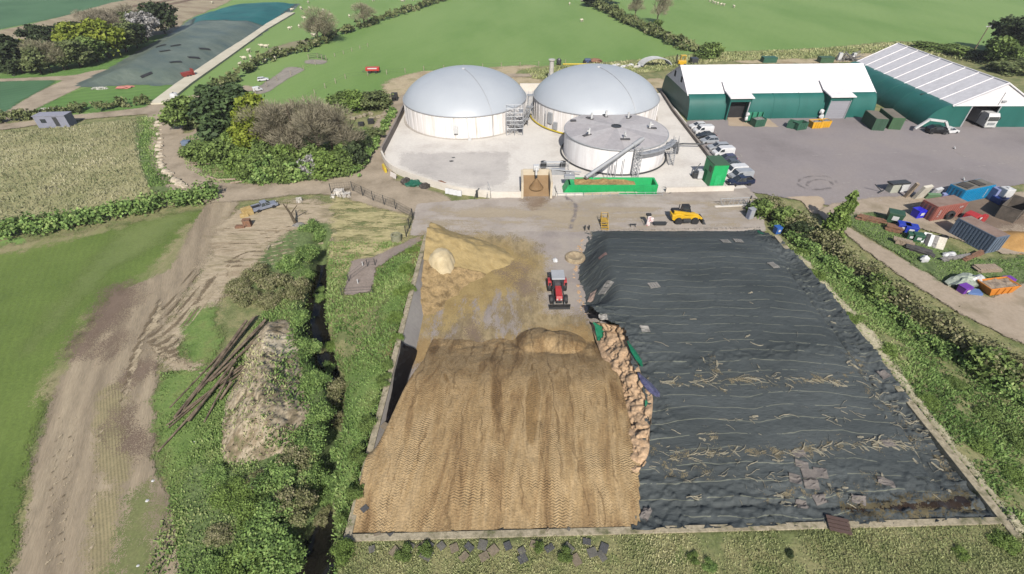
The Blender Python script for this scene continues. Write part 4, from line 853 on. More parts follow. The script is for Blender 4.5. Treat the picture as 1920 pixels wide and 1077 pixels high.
# ------------------------------------------------------------ bund walls round the pad
def pxwall(name, label, pts, h, th, mat, px=True):
    q = [at(*p) if px else Vector((*p, 0)) for p in pts]; o = q[0]
    t = thing(name, label, 'wall', (o.x, o.y, 0)); mb = MB()
    n = len(q); off = []
    for i in range(n):
        d = ((q[min(i+1, n-1)]-q[i]).normalized()+(q[i]-q[max(i-1, 0)]).normalized()); d = Vector((-d.y, d.x, 0)).normalized()*th/2; off.append(d)
    for i in range(n-1):
        a, b, c, e = q[i]-off[i]-o, q[i+1]-off[i+1]-o, q[i+1]+off[i+1]-o, q[i]+off[i]-o
        z = Vector((0, 0, h)); mb.add([a, b, c, e, a+z, b+z, c+z, e+z], [(0, 1, 5, 4), (1, 2, 6, 5), (2, 3, 7, 6), (3, 0, 4, 7), (4, 5, 6, 7)])
    mb.build('wall_panel', mat, t); return t
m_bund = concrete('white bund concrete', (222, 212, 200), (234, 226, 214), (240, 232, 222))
m_bund2 = concrete('darker bund concrete', (132, 122, 114), (150, 140, 132), (160, 152, 142))  # darker concrete tone for two of the bund walls
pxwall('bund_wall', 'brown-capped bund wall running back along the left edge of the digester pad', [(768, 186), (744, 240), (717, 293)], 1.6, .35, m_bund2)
pxwall('bund_wall', 'curved white bund wall at the front left of the pad', smoothpoly([(717, 295), (732, 318), (768, 336), (820, 353), (862, 364), (920, 371)], 4, False), 1.3, .3, m_bund)
pxwall('bund_wall', 'short straight white bund wall left of the slurry bay', [(921, 371.5), (978, 372)], 1.2, .3, m_bund)
pxwall('bund_wall', 'white bund wall between the green feeder and the green kiosk', [(1247, 362), (1374, 359)], 1.0, .35, m_bund)
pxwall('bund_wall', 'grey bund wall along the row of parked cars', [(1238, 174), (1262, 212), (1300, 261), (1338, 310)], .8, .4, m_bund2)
pxwall('bund_wall', 'white wall across the back of the pad between the two domes', [(975, 172), (1012, 172)], 2.0, .4, m_bund)
pxwall('kerb_wall', 'low buff kerb in front of the green feeder', [(1042, 369), (1092, 368.5)], .6, .4, m_bund)
pxwall('kerb_wall', 'long low buff kerb below the railing of the green feeder', [(1094, 367.5), (1222, 363)], .5, .3, M('buff kerb', [C(196, 178, 150), C(214, 200, 176)], scale=.5))
# slurry bay
c = at(1006, 373, 0)
t = thing('slurry_bay', 'open concrete bay holding brown slurry solids under a discharge spout', 'bay', (c.x, c.y, 0))
mb = MB(); mb.box(-2.35, 2.2, 1.5, .35, 4.8, 3.0); mb.box(2.35, 2.2, 1.5, .35, 4.8, 3.0); mb.box(0, 4.55, 1.55, 4.35, .35, 3.1); mb.build('wall_panel', M('bay concrete', [C(214, 198, 172), C(226, 214, 192)], scale=.6, fine=.12), t)
m_slur = M('brown solids', [C(146, 118, 86), C(162, 134, 100)], scale=.6, fine=.14, bump=.03)
mb = MB(); mb.add([(-2.17, .2, .03), (2.17, .2, .03), (2.17, 4.37, 2.1), (-2.17, 4.37, 2.1), (-2.17, 4.37, 0), (2.17, 4.37, 0)], [(0, 1, 2, 3), (3, 2, 5, 4)]); mb.build('solids_bed', m_slur, t)
MB().lathe([(1.25, .0), (.9, .45), (.3, 1.35), (.05, 1.6)], 24, 0, 2.2, 'z', .95).build('solids_cone', M('fresh solids', [C(132, 104, 72), C(148, 120, 86)], scale=1, fine=.15), t, smooth=True)
mb = MB(); mb.box(0, 4.3, 3.55, .9, .9, .8); mb.tube((0, 4.4, 3.4), (0, 3.3, 3.6), .22, 8); mb.tube((0, 3.3, 3.6), (0, 3.2, 2.6), .2, 8); mb.build('discharge_spout', m_wht, t, bevel=.04)
mb = MB(); mb.tube((0, 3.2, 2.7), (0, 3.15, 2.2), .2, 8); mb.build('spout_mouth', m_dsteel, t)
# green feeder trough
c = at(1062, 366, 0)
m_grn = paint('bright green steel', C(40, 190, 110), .45); m_grnd = paint('green roof', C(70, 110, 80), .6)
t = thing('feed_hopper', 'long bright green open feed hopper full of straw, railing along its front', 'hopper', (c.x, c.y+.1, 0), 0, None, (1, .78, .76))
L_ = 15.0; mb = MB()
mb.add([(1.2, .2, .3), (L_, .2, .3), (L_, 3.4, .3), (1.2, 3.4, .3), (.3, -.1, 2.3), (L_, -.1, 2.3), (L_, 3.7, 2.3), (.3, 3.7, 2.3)], [(0, 1, 5, 4), (2, 3, 7, 6), (3, 0, 4, 7), (1, 2, 6, 5)])
mb.add([(.6, .18, 2.3), (L_-.3, .18, 2.3), (L_-.3, 3.45, 2.3), (.6, 3.45, 2.3), (1.4, .4, .5), (L_-.3, .4, .5), (L_-.3, 3.2, .5), (1.4, 3.2, .5)], [(0, 4, 5, 1), (2, 6, 7, 3), (0, 3, 7, 4), (1, 5, 6, 2), (4, 7, 6, 5)])
mb.add([(.3, -.1, 2.3), (L_, -.1, 2.3), (L_, 3.7, 2.3), (.3, 3.7, 2.3), (.6, .18, 2.3), (L_-.3, .18, 2.3), (L_-.3, 3.45, 2.3), (.6, 3.45, 2.3)], [(0, 1, 5, 4), (1, 2, 6, 5), (2, 3, 7, 6), (3, 0, 4, 7)])
mb.build('trough', m_grn, t, recalc=False)
mb = MB(); mb.prism([(-.6, 0), (.3, 2.3), (1.3, 2.3), (1.3, 0)], .1, 3.4, 'y'); mb.build('drive_end', m_grn, t, bevel=.03)
mb = MB()
for i in range(9): mb.box(2.0+i*1.55, -.02, 1.25, .1, .12, 1.9, 0)
mb.box(L_/2+.5, -.06, .35, L_-1, .12, .25); mb.build('rib', m_grn, t)
xs = np.linspace(1.2, L_-3.4, 60); ys = np.linspace(.4, 3.3, 16); X, Y = np.meshgrid(xs, ys)
o = gridmesh('straw_load', xs, ys, lambda x, y: 1.7+.7*fbm(x*.8, y*.8, 91)-.5*sstep(8, 11.6, x)+.15*fbm(x*4, y*4, 92), M('straw load', [C(150, 122, 78), C(190, 160, 108)], scale=2, fine=.3), kind=None); o.parent = t
mb = MB(); railing(mb, [(-1.6, -1.4, 0), (L_+.8, -.9, 0)], 1.1, .035, 1.4); railing(mb, [(-1.6, -1.4, 0), (-1.8, 2.4, 0)], 1.1); mb.build('hand_rail', m_steel, t)
mb = MB(); mb.box(.6, 3.2, 2.7, 1.8, 1.2, .7); mb.tube((.2, 3.6, 2.2), (.9, 4.2, 3.1), .2); mb.build('gear_motor', m_steel, t, bevel=.04)
mb = MB()
for i in range(5): ring_ = [(L_+1.2+.9*math.cos(a), 1.6+1.6*math.sin(a), .12+i*.02) for a in np.linspace(-1.6+i*.1, 1.6, 12)]; mb.path([(p[0]+i*.16, p[1], p[2]) for p in ring_], .06, 5)
mb.build('cable_loop', m_dsteel, t)
# green kiosk
c = at(1341, 353, 0)
t = thing('kiosk', 'tall bright green steel kiosk with darker roof at the corner of the pad', 'kiosk', (c.x, c.y+1.35, 0), math.radians(4))
MB().box(0, .5, 2.05, 2.5, 3.6, 4.1).build('wall', m_grn, t, bevel=.04)
MB().box(0, .5, 4.17, 2.65, 3.75, .14).build('roof', m_grnd, t)
MB().box(-1.27, -.2, 3.0, .06, 1.1, .9).build('louvre', m_grnd, t); MB().box(-1.27, 1.1, 1.2, .05, 1.0, 2.1).build('door', M('darker green', [C(24, 130, 76), C(36, 150, 90)], scale=1), t)
MB().box(0, -1.33, 1.2, 1.1, .05, 2.1).build('door', M('kiosk door green', [C(44, 180, 108), C(52, 196, 118)], scale=1), t)
rl = MB(); railing(rl, [(-.4, -2.3, 0), (2.6, -2.2, 0), (2.7, -.2, 0)], 1.2); rl.build('hand_rail', m_dsteel, t)
t = thing('chiller_unit', 'white boxed cooling unit on grey legs at the left of the green kiosk', 'cooler', tuple(at(1313, 336, 0)))
MB().box(0, 0, 1.0, 1.5, 1.1, 1.4).build('casing', m_wht, t, bevel=.04); MB().box(1.1, -2.2, .8, .7, .8, 1.4).build('electric_box', m_wht, t, bevel=.04)
MB().box(-1.0, .2, .7, .8, 1.0, 1.0).build('motor', m_dsteel, t, bevel=.05); MB().tube((-1.6, .8, 0), (0, 1.6, 2.2), .08).build('brace', m_dsteel, t); [MB().tube((x, y, 0), (x, y, .4), .06).build('leg', m_dsteel, t) for x in (-.6, .6) for y in (-.4, .4)]
# ------------------------------------------------------------ sheds
def teal(k): return M('green shed cladding %d' % k, [C(40, 104, 96, .9), C(52, 120, 112, .9)], scale=.25, fine=.06, rough=.38, stretch=(1, 1, .2))
m_teal1 = teal(1); m_roofw = paint('white roof fabric', C(252, 248, 250, 1.05), .6, fine=.03); m_roofg = paint('white translucent roof', C(228, 226, 231), .6, fine=.04)
m_dark = M('dark interior', [(.01, .01, .011, 1), (.016, .016, .017, 1)], scale=1)  # near-black colour standing in for unlit shed insides
def curve_wall(L_, x0, x1, base, eave, ze, out=1, n=10):
    """bowed lower wall from the ground to the eave, along the ridge axis (local X)"""
    mb = MB(); pr = []
    for i in range(n+1):
        a = PI/2*i/n; pr.append((base+(eave-base)*(1-math.cos(a)), ze*math.sin(a)))
    vs = [(x0, p[0], p[1]) for p in pr]+[(x1, p[0], p[1]) for p in pr]
    mb.add(vs, [(i, i+1, n+2+i, n+1+i) for i in range(n)]); return mb, pr
def shed(t, L_, hb, he, ze, zr, gaps, m_roof, seams=0, gables=(0, 1), gm=None, open_gable=None):
    n = 10
    for sgn in (-1, 1):
        segs = [(0, L_)]
        if sgn == -1 and gaps:
            segs = []; x = 0
            for a, b in gaps: segs.append((x, a)); x = b
            segs.append((x, L_))
        for a, b in segs:
            mb, pr = curve_wall(L_, a, b, sgn*hb, sgn*he, ze); o = mb.build('wall', m_teal1, t, smooth=True)
            rb = MB(); k = max(1, int((b-a)/5))
            for q in range(k+1):
                x = a+(b-a)*q/k
                for (p, p2) in zip(pr, pr[1:]): rb.tube((x, p[0], p[1]), (x, p2[0], p2[1]), .07, 4)
            rb.build('wall_rib', m_teal1, t)
    mb = MB(); mb.prism([(-he-.35, ze-.15), (0, zr), (he+.35, ze-.15), (he+.35, ze-.3), (0, zr-.16), (-he-.35, ze-.3)], -.3, L_+.3, 'x'); mb.build('roof', m_roof, t)
    if seams:
        mb = MB()
        for q in range(seams+1):
            x = L_*q/seams
            for s_ in (-1, 1): mb.tube((x, s_*(he+.35), ze-.1), (x, 0, zr+.05), .11, 6)
        mb.tube((0, 0, zr+.04), (L_, 0, zr+.04), .14, 6); mb.build('roof_seam', m_roofw, t)
    for gi, x in enumerate((0, L_)):
        pr = [(hb+(he-hb)*(1-math.cos(PI/2*i/n)), ze*math.sin(PI/2*i/n)) for i in range(n+1)]
        og = open_gable if open_gable and open_gable[0] == gi else None
        if not og:
            pts = [(p[0], p[1]) for p in pr]+[(-p[0], p[1]) for p in pr[::-1]]
            mb = MB(); mb.prism(pts, x-.05, x+.05, 'x'); mb.build('gable_wall', m_teal1, t)
        else:
            _, a, b = og
            for (lo, hi) in ((-99, a), (b, 99)):
                pts = [(max(lo, min(hi, p[0])), p[1]) for p in pr]+[(max(lo, min(hi, -p[0])), p[1]) for p in pr[::-1]]
                mb = MB(); mb.prism(pts, x-.05, x+.05, 'x'); mb.build('gable_wall', m_teal1, t)
        mb = MB(); mb.prism([(-he-.2, ze-.2), (0, zr-.05), (he+.2, ze-.2)], x-.09, x+.09, 'x'); mb.build('gable_top', m_roofw, t)
sh_a = math.radians(2.2)
c = at(1288, 226, 0)
ax = Vector((math.cos(sh_a), math.sin(sh_a), 0)); ay = Vector((-ax.y, ax.x, 0))
o_ = c+ay*10.2
t = thing('farm_shed', 'long green shed with a plain white roof and two porches facing the yard', 'shed', (o_.x, o_.y, 0), sh_a)
lx = lambda px, py: (at(px, py, 0)-o_).dot(ax)
g1 = (lx(1361, 229), lx(1402, 229)); g2 = (lx(1541, 224), lx(1584, 224))
shed(t, 42.3, 10.2, 7.7, 5.0, 9.1, [g1, g2], m_roofw)
for (a, b), openp in ((g1, True), (g2, False)):
    mb = MB(); mb.box(a+.12, -9.3, 2.5, .24, 3.4, 5.0); mb.box(b-.12, -9.3, 2.5, .24, 3.4, 5.0); mb.box((a+b)/2, -10.75, 4.55, b-a-.5, .24, .9); mb.build('porch_wall', m_teal1, t)
    mb = MB(); mb.prism([(-11.3, 5.05), (-7.6, 5.62), (-5.0, 6.9), (-5.0, 6.7), (-7.6, 5.4), (-11.3, 4.9)], a-.25, b+.25, 'x'); mb.build('porch_roof', m_roofw, t)
    if openp:
        MB().box((a+b)/2, -9.2, 2.1, b-a-.5, .1, 4.2).build('doorway_shade', m_dark, t)  # near-black panel stands in for the shade inside the open porch
        MB().box(b-.35, -10.8, 2.05, .22, .3, 4.1).build('door_frame', m_steel, t)
    else:
        MB().box((a+b)/2, -10.7, 2.05, b-a-.6, .1, 4.1).build('roller_door', M('grey roller door', [C(150, 150, 158), C(164, 164, 172)], scale=.5, stretch=(.2, 1, 8)), t)
        for q in (a+.32, b-.32): MB().box(q, -10.82, 2.1, .16, .14, 4.2).build('door_frame', m_steel, t)
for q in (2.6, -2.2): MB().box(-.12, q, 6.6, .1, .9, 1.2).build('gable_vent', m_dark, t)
# second shed, gable end towards us
px0 = at(1728, 241, 0); cx = 101.9; yf = 102.0
t = thing('farm_shed', 'ribbed green shed with seamed pale roof and a lorry in its open gable', 'shed', (cx, yf, 0), math.radians(90))
shed(t, 36.0, 13.2, 8.6, 4.8, 9.2, None, m_roofg, 9, open_gable=(0, -1.2, 4.6))
MB().box(8.0, 1.7-3.4, 2.4, .1, 24, 4.7).build('interior_shade', m_dark, t)  # added near-black board, painted shade behind the open gable
for q in (-1.35, 4.75): MB().box(-.02, q, 2.35, .22, .25, 4.6).build('door_frame', m_steel, t)
MB().box(3.9, 1.7, .12, 8.0, 24, .05).build('floor', MATS['worn tarmac floor'] if 'worn tarmac floor' in MATS else M('worn tarmac floor', [C(140, 132, 130), C(152, 144, 142)], scale=.3), t)
mb = MB(); mb.box(-.2, -1.2, 5.6, .3, .9, .35); mb.tube((-.15, -.4, 4.9), (-.15, -.4, 7.4), .06); mb.build('door_gear', m_steel, t)
# flare stack
t = thing('flare_stack', 'slim grey flare stack standing behind the gap between the domes', 'chimney', tuple(at(1033, 152, 0)))
MB().lathe([(.62, 1.6), (.62, 5.2), (.9, 5.3), (.9, 5.5), (.2, 5.55)], 20).build('flue', M('stack steel', [C(190, 186, 178), C(214, 210, 204)], scale=1, rough=.5), t, smooth=True)
mb = MB(); mb.box(0, 0, .8, 1.2, 1.2, 1.6); mb.tube((-.8, -.4, 0), (-.8, -.4, 2.0), .12); mb.tube((.7, .3, 0), (.7, .3, 1.8), .12); mb.build('burner_base', m_steel, t, bevel=.04)
# ================================================================== VEHICLES
m_glass = M('dark vehicle glass', [(.012, .015, .018, 1), (.025, .03, .034, 1)], scale=2, rough=.08, fine=0, spec=.6)
m_rim = paint('alloy rim', C(170, 170, 172), .35, .5); m_red = paint('tail red', C(170, 30, 30), .4); m_lamp = paint('lamp white', C(220, 220, 210), .2)
def wheel(t, x, y, r, w, rim=None):
    sgn = 1 if y > 0 else -1
    o = MB().lathe([(r*.62, -w/2), (r*.92, -w/2), (r, -w*.3), (r, w*.3), (r*.92, w/2), (r*.62, w/2)], 20, 0, 0, 'y', 0).build('wheel', m_blk, t, smooth=True, loc=(x, y, r))
    MB().lathe([(r*.64, -w*.42), (r*.6, w*.40), (r*.3, w*.34), (r*.12, w*.44)] if sgn > 0 else [(r*.12, -w*.44), (r*.3, -w*.34), (r*.6, -w*.40), (r*.64, w*.42)], 16, 0, 0, 'y', 0).build('rim', rim or m_rim, o, smooth=True)
def lights(t, xf, xr, y, zf, zr):
    for s_ in (-1, 1):
        MB().box(xf, s_*y, zf, .12, .34, .16).build('headlight', m_lamp, t, bevel=.03); MB().box(xr, s_*y, zr, .1, .26, .2).build('tail_light', m_red, t, bevel=.03)
def body_loft(t, prof, w, mat, name='body', tum=.9):
    mb = MB(); n = len(prof)
    zm = max(p[1] for p in prof); vs = []
    for s_ in (-1, 1):
        for (x, z) in prof: vs.append((x, s_*w/2*(1 if z < zm-.35 else tum), z))
    fs = [(i, (i+1) % n, n+(i+1) % n, n+i) for i in range(n)]+[tuple(range(n-1, -1, -1)), tuple(range(n, 2*n))]
    mb.add(vs, fs); return mb.build(name, mat, t, bevel=.07)
def quad(mb, a, b, c, d): return mb.add([a, b, c, d], [(0, 1, 2, 3)])
def car(label, mat, kind, loc, rz, group='cars parked along the bund wall'):
    cat = {'van': 'van', 'pickup': 'pickup'}.get(kind, 'car')
    t = thing({'van': 'parked_van', 'pickup': 'parked_pickup'}.get(kind, 'parked_car'), label, cat, loc, rz, group)
    if kind in ('hatch', 'saloon', 'estate'):
        L_ = {'hatch': 4.0, 'saloon': 4.6, 'estate': 4.6}[kind]; h = L_/2
        body_loft(t, [(-h, .32), (-h-.03, .7), (-h+.15, .95), (h*.45, .97), (h*.86, .82), (h, .6), (h-.02, .3)], 1.78, mat, tum=.97)
        rb = {'hatch': -h+.12, 'saloon': -h+.75, 'estate': -h+.08}[kind]; rt = {'hatch': -h+.55, 'saloon': -h+1.35, 'estate': -h+.35}[kind]
        mb = MB(); a = [(rb, .95), (h*.5, .95)]; b = [(rt, 1.40), (h*.10, 1.40)]
        vs = [(a[0][0], -.82, .94), (a[1][0], -.82, .94), (a[1][0], .82, .94), (a[0][0], .82, .94), (b[0][0], -.62, 1.4), (b[1][0], -.62, 1.4), (b[1][0], .62, 1.4), (b[0][0], .62, 1.4)]
        mb.add(vs, [(0, 1, 5, 4), (1, 2, 6, 5), (2, 3, 7, 6), (3, 0, 4, 7), (4, 5, 6, 7)]); mb.build('window', m_glass, t)
        mb = MB(); mb.box((b[0][0]+b[1][0])/2, 0, 1.43, b[1][0]-b[0][0]+.08, 1.28, .07)
        for i in range(4): mb.tube(Vector(vs[i])*1.0, Vector(vs[i+4])*1.0, .05, 5)
        xm = (b[0][0]+b[1][0])/2
        for s_ in (-1, 1): mb.tube((xm, s_*.83, .94), (xm, s_*.63, 1.41), .045, 5)
        mb.build('roof', mat, t, bevel=.02)
        for sx in (h*.62, -h*.6):
            for sy in (-.80, .80): wheel(t, sx, sy, .32, .22)
        lights(t, h-.02, -h-.02, .66, .68, .78)
    elif kind == 'van':
        h = 2.25
        body_loft(t, [(-h, .34), (-h-.02, 1.6), (-h+.12, 1.86), (.55, 1.9), (.95, 1.72), (1.42, 1.08), (2.1, .92), (h, .6), (h, .32)], 1.85, mat, tum=.9)
        mb = MB(); quad(mb, (.98, -.72, 1.70), (1.44, -.80, 1.10), (1.44, .80, 1.10), (.98, .72, 1.70)); mb.build('windscreen', m_glass, t, loc=(.03, 0, .03))
        for s_ in (-1, 1):
            mb = MB(); quad(mb, (.2, s_*.945, 1.12), (1.3, s_*.945, 1.10), (.86, s_*.885, 1.62), (.2, s_*.885, 1.66)); mb.build('window', m_glass, t)
        for sx in (1.4, -1.35):
            for sy in (-.84, .84): wheel(t, sx, sy, .34, .22)
        lights(t, h-.02, -h-.02, .7, .78, 1.0)
    else:
        h = 2.55
        body_loft(t, [(-h, .5), (-h, 1.0), (h*.4, 1.05), (h*.88, .98), (h, .75), (h, .45)], 1.85, mat, tum=1)
        mb = MB(); mb.box(-1.62, 0, 1.055, 1.55, 1.5, .02); mb.build('load_bed', m_blk, t)
        mb = MB(); vs = [(-.75, -.86, 1.0), (1.25, -.86, 1.0), (1.25, .86, 1.0), (-.75, .86, 1.0), (-.6, -.68, 1.68), (.45, -.68, 1.68), (.45, .68, 1.68), (-.6, .68, 1.68)]
        mb.add(vs, [(0, 1, 5, 4), (1, 2, 6, 5), (2, 3, 7, 6), (3, 0, 4, 7), (4, 5, 6, 7)]); mb.build('window', m_glass, t)
        mb = MB(); mb.box(-.08, 0, 1.72, 1.15, 1.4, .08)
        for i in range(4): mb.tube(vs[i], vs[i+4], .06, 5)
        for s_ in (-1, 1): mb.tube((.2, s_*.87, 1.0), (.1, s_*.69, 1.7), .05, 5)
        mb.build('roof', mat, t, bevel=.02)
        mb = MB()
        for s_ in (-1, 1): mb.box(-1.62, s_*.87, 1.16, 1.65, .12, .24)
        mb.box(-2.48, 0, 1.16, .1, 1.62, .24); mb.build('bed_side', mat, t, bevel=.02)
        for sx in (1.55, -1.5):
            for sy in (-.84, .84): wheel(t, sx, sy, .39, .25)
        lights(t, h-.02, -h-.02, .7, .85, .9)
    t.scale = (.88, .9, .92); return t
cp = lambda n, r, g, b: paint('car paint '+n, C(r, g, b), .28, fine=.02)
w_, sv, dk, nv, pu, gy = cp('white', 236, 236, 238), cp('silver', 176, 180, 186), cp('black', 36, 38, 42), cp('navy', 40, 50, 78), cp('plum', 74, 74, 104), cp('grey', 96, 100, 106)
na = PI+math.radians(7)
for lab, m_, kd, px, py in (
 ('white hatchback nearest the long shed at the far end of the car row', w_, 'hatch', 1308, 237), ('white van second from the shed in the car row', w_, 'van', 1318, 246), ('black saloon between the second white van and a silver car', dk, 'saloon', 1323, 255),
 ('silver hatchback just in front of the black saloon', sv, 'hatch', 1330, 264), ('silver estate with dark windscreen beside the mid-row white van', sv, 'estate', 1346, 276), ('white van in the middle of the car row', w_, 'van', 1355, 287),
 ('plum-blue hatchback behind the green kiosk', pu, 'hatch', 1362, 298), ('dark grey saloon between the plum hatchback and a white van', gy, 'saloon', 1369, 308), ('white van just to the right of the green kiosk', w_, 'van', 1378, 322), ('silver van beside the navy pickup', sv, 'van', 1388, 331)):
    if lab.startswith('black saloon'): lab = 'black saloon between a white van and a silver hatchback'
    car(lab, m_, kd, Vector((*P(px, py, .5), 0)), na+random.uniform(-.04, .04))
car('navy pickup at the near end of the car row', nv, 'pickup', Vector((*P(1388, 341, .6), 0)), na+.02)
a_, b_ = at(474, 391), at(518, 378); car('silver-grey pickup parked alone at the edge of the dirt junction', cp('grey blue', 150, 156, 172), 'pickup', Vector((*P(496, 386, .6), 0)), math.atan2(b_.y-a_.y, b_.x-a_.x), group=None).scale = (.74, .76, .78)
# telehandler
m_jy = paint('machine yellow', C(238, 190, 40), .4)
t = thing('telehandler', 'yellow telehandler with bucket raised just off the concrete yard', 'telehandler', tuple(at(1283, 416)), math.radians(1))
MB().prism([(-2.2, .75), (-2.35, 1.55), (-1.3, 1.75), (-.2, 1.35), (1.5, 1.25), (1.9, .95), (1.7, .65), (-1.9, .6)], -.72, .72, 'y').build('chassis', m_jy, t, bevel=.06)
MB().box(-.1, -.98, .78, 1.2, .5, .5).build('side_tank', m_dsteel, t, bevel=.05)
mb = MB(); mb.prism([(-2.1, 1.75), (-2.1, 2.15), (1.6, 1.55), (2.45, .85), (2.2, .7), (1.4, 1.2)], -.62, -.22, 'y'); mb.build('boom', m_jy, t, bevel=.04)
mb = MB(); vs = [(-.75, .1, 1.2), (.85, .1, 1.2), (.85, .95, 1.2), (-.75, .95, 1.2), (-.6, .15, 2.45), (.35, .15, 2.45), (.35, .9, 2.45), (-.6, .9, 2.45)]; mb.add(vs, [(0, 1, 5, 4), (1, 2, 6, 5), (2, 3, 7, 6), (3, 0, 4, 7), (4, 5, 6, 7)]); cb = mb.build('cab', m_glass, t)
mb = MB(); mb.box(-.12, .52, 2.5, 1.1, .9, .09)
for i in range(4): mb.tube(vs[i], vs[i+4], .05, 5)
mb.build('cab_frame', m_blk, cb)
MB().box(-1.6, .35, 1.8, 1.2, .9, .45).build('engine_cover', m_blk, t, bevel=.06); MB().tube((-1.0, .75, 1.7), (-1.0, .75, 2.6), .07).build('exhaust', m_dsteel, t)
mb = MB(); mb.prism([(2.3, .75), (2.35, .1), (3.2, .05), (2.6, .3), (2.55, .8)], -1.15, 1.0, 'y'); mb.build('bucket', m_dsteel, t, bevel=.02)
for sx in (-1.25, 1.2):
    for sy in (-.88, .88): wheel(t, sx, sy, .58, .42, m_jy)
# tractor on the clamp floor, nose towards us
m_tr = paint('tractor red', C(190, 58, 60), .5)
t = thing('tractor', 'red tractor with pale cab roof and black push blade driving at the silage', 'tractor', tuple(at(1044.5, 553)), -PI/2+math.radians(1), None, (.93, .93, .93))
MB().prism([(.2, 1.0), (.2, 1.75), (1.0, 1.8), (2.3, 1.6), (2.5, 1.2), (2.45, .95)], -.42, .42, 'y').build('bonnet', m_tr, t, bevel=.08)
MB().box(.4, 0, .85, 4.2, .7, .5).build('chassis', m_dsteel, t, bevel=.05)
mb = MB(); vs = [(-1.5, -.75, 1.2), (.3, -.7, 1.2), (.3, .7, 1.2), (-1.5, .75, 1.2), (-1.45, -.78, 2.75), (.15, -.7, 2.75), (.15, .7, 2.75), (-1.45, .78, 2.75)]; mb.add(vs, [(0, 1, 5, 4), (1, 2, 6, 5), (2, 3, 7, 6), (3, 0, 4, 7), (4, 5, 6, 7)]); cb = mb.build('cab', m_glass, t)
MB().box(-.65, 0, 2.85, 2.0, 1.75, .22).build('cab_roof', paint('pale roof', C(190, 192, 196), .5), cb, bevel=.1)
mb = MB()
for i in range(4): mb.tube(vs[i], vs[i+4], .06, 5)
mb.build('cab_frame', m_blk, cb)
for s_ in (-1, 1):
    mb = MB(); pr = [(-1.95, 1.15), (-1.75, 1.62), (-1.2, 1.86), (-.6, 1.84), (-.15, 1.6), (-.1, 1.5), (-.65, 1.74), (-1.2, 1.76), (-1.65, 1.52), (-1.85, 1.12)]
    mb.prism(pr, s_*.8, s_*1.25, 'y'); mb.build('mudguard', m_tr, t); wheel(t, -1.05, s_*1.02, .88, .52, m_tr); wheel(t, 1.65, s_*.95, .62, .42, m_tr)
    MB().box(2.45, s_*.25, 1.25, .1, .2, .2).build('headlight', m_lamp, t); mb = MB(); mb.tube((.2, s_*.62, 1.3), (2.6, s_*.66, .9), .09, 5); mb.tube((2.6, s_*.66, .9), (3.1, s_*.66, .45), .09, 5); mb.build('loader_arm', m_dsteel, t)
    MB().box(.35, s_*1.05, 2.1, .08, .22, .35).build('mirror', m_blk, t)
mb = MB(); mb.prism([(3.1, .05), (3.0, .5), (3.15, 1.05), (3.28, 1.05), (3.14, .5), (3.3, .05)], -1.35, 1.35, 'y')
for i in range(8): mb.box(3.35, -1.2+i*.34, .12, .5, .07, .07)
mb.build('push_blade', m_blk, t); MB().box(-2.3, 0, 1.0, .7, 1.4, .7).build('rear_weight', m_blk, t, bevel=.08)
MB().tube((.5, .5, 1.7), (.5, .5, 2.6), .06).build('exhaust', m_dsteel, t)
# lorry in the shed
t = thing('lorry', 'white lorry nosing out of the open gable of the right-hand shed', 'lorry', (102.55, 101.2, 0), -PI/2)
body_loft(t, [(-2.2, .6), (-2.2, 2.7), (-1.9, 3.25), (-.4, 3.2), (0, 2.6), (.12, 1.4), (.12, .5)], 2.45, m_wht, 'cab', .92)
mb = MB(); quad(mb, (-.02, -1.05, 2.55), (.13, -1.1, 1.75), (.13, 1.1, 1.75), (-.02, 1.05, 2.55)); mb.build('windscreen', m_glass, t, loc=(.07, 0, .02))
MB().box(.12, 0, .6, .3, 2.4, .4).build('bumper', m_wht, t, bevel=.05); MB().box(.15, 0, 1.15, .1, 1.5, .5).build('grille', paint('grille grey', C(160, 164, 166), .5), t)
for s_ in (-1, 1): MB().box(.2, s_*1.0, .72, .2, .35, .2).build('headlight', m_lamp, t); wheel(t, -.75, s_*1.05, .5, .32); MB().box(-.1, s_*1.4, 2.2, .12, .25, .6).build('mirror', m_blk, t); wheel(t, -4.6, s_*1.05, .5, .32)
MB().box(-4.4, 0, 1.9, 4.0, 2.45, 2.6).build('load_body', paint('trailer grey', C(160, 160, 164), .5), t)
# loader with white folded boom and the white car beside it
t = thing('crane_machine', 'dark wheeled machine under a folded white boom outside the right-hand shed', 'machine', tuple(at(1752, 251)), math.radians(-6))
MB().prism([(-1.9, .5), (-1.9, 1.2), (-.9, 1.7), (.7, 1.7), (1.3, 1.2), (2.0, 1.0), (2.0, .5)], -.85, .85, 'y').build('body', dk, t, bevel=.08)
mb = MB(); quad(mb, (-.8, -.87, 1.15), (.9, -.87, 1.15), (.5, -.87, 1.6), (-.7, -.87, 1.6)); mb.build('window', m_glass, t)
mb = MB(); pts = [(-4.0, .3, .9), (-2.2, .4, 2.8), (1.0, .3, 2.5), (1.9, -.2, 1.4), (2.2, -.3, .9)]
for p, q in zip(pts, pts[1:]):
    d = Vector(q)-Vector(p); c = (Vector(p)+Vector(q))/2; mb.box(c.x, c.y, c.z, d.length+.25, .5, .42, 0, 1, 1, 0, -math.atan2(d.z, d.x))
mb.build('boom', m_wht, t, bevel=.04)
for sx in (-1.2, 1.3):
    for sy in (-.8, .8): wheel(t, sx, sy, .36, .25)
car('small white car parked to the right of the machine with the white boom', w_, 'hatch', tuple(at(1778, 250)), math.radians(12), group=None)
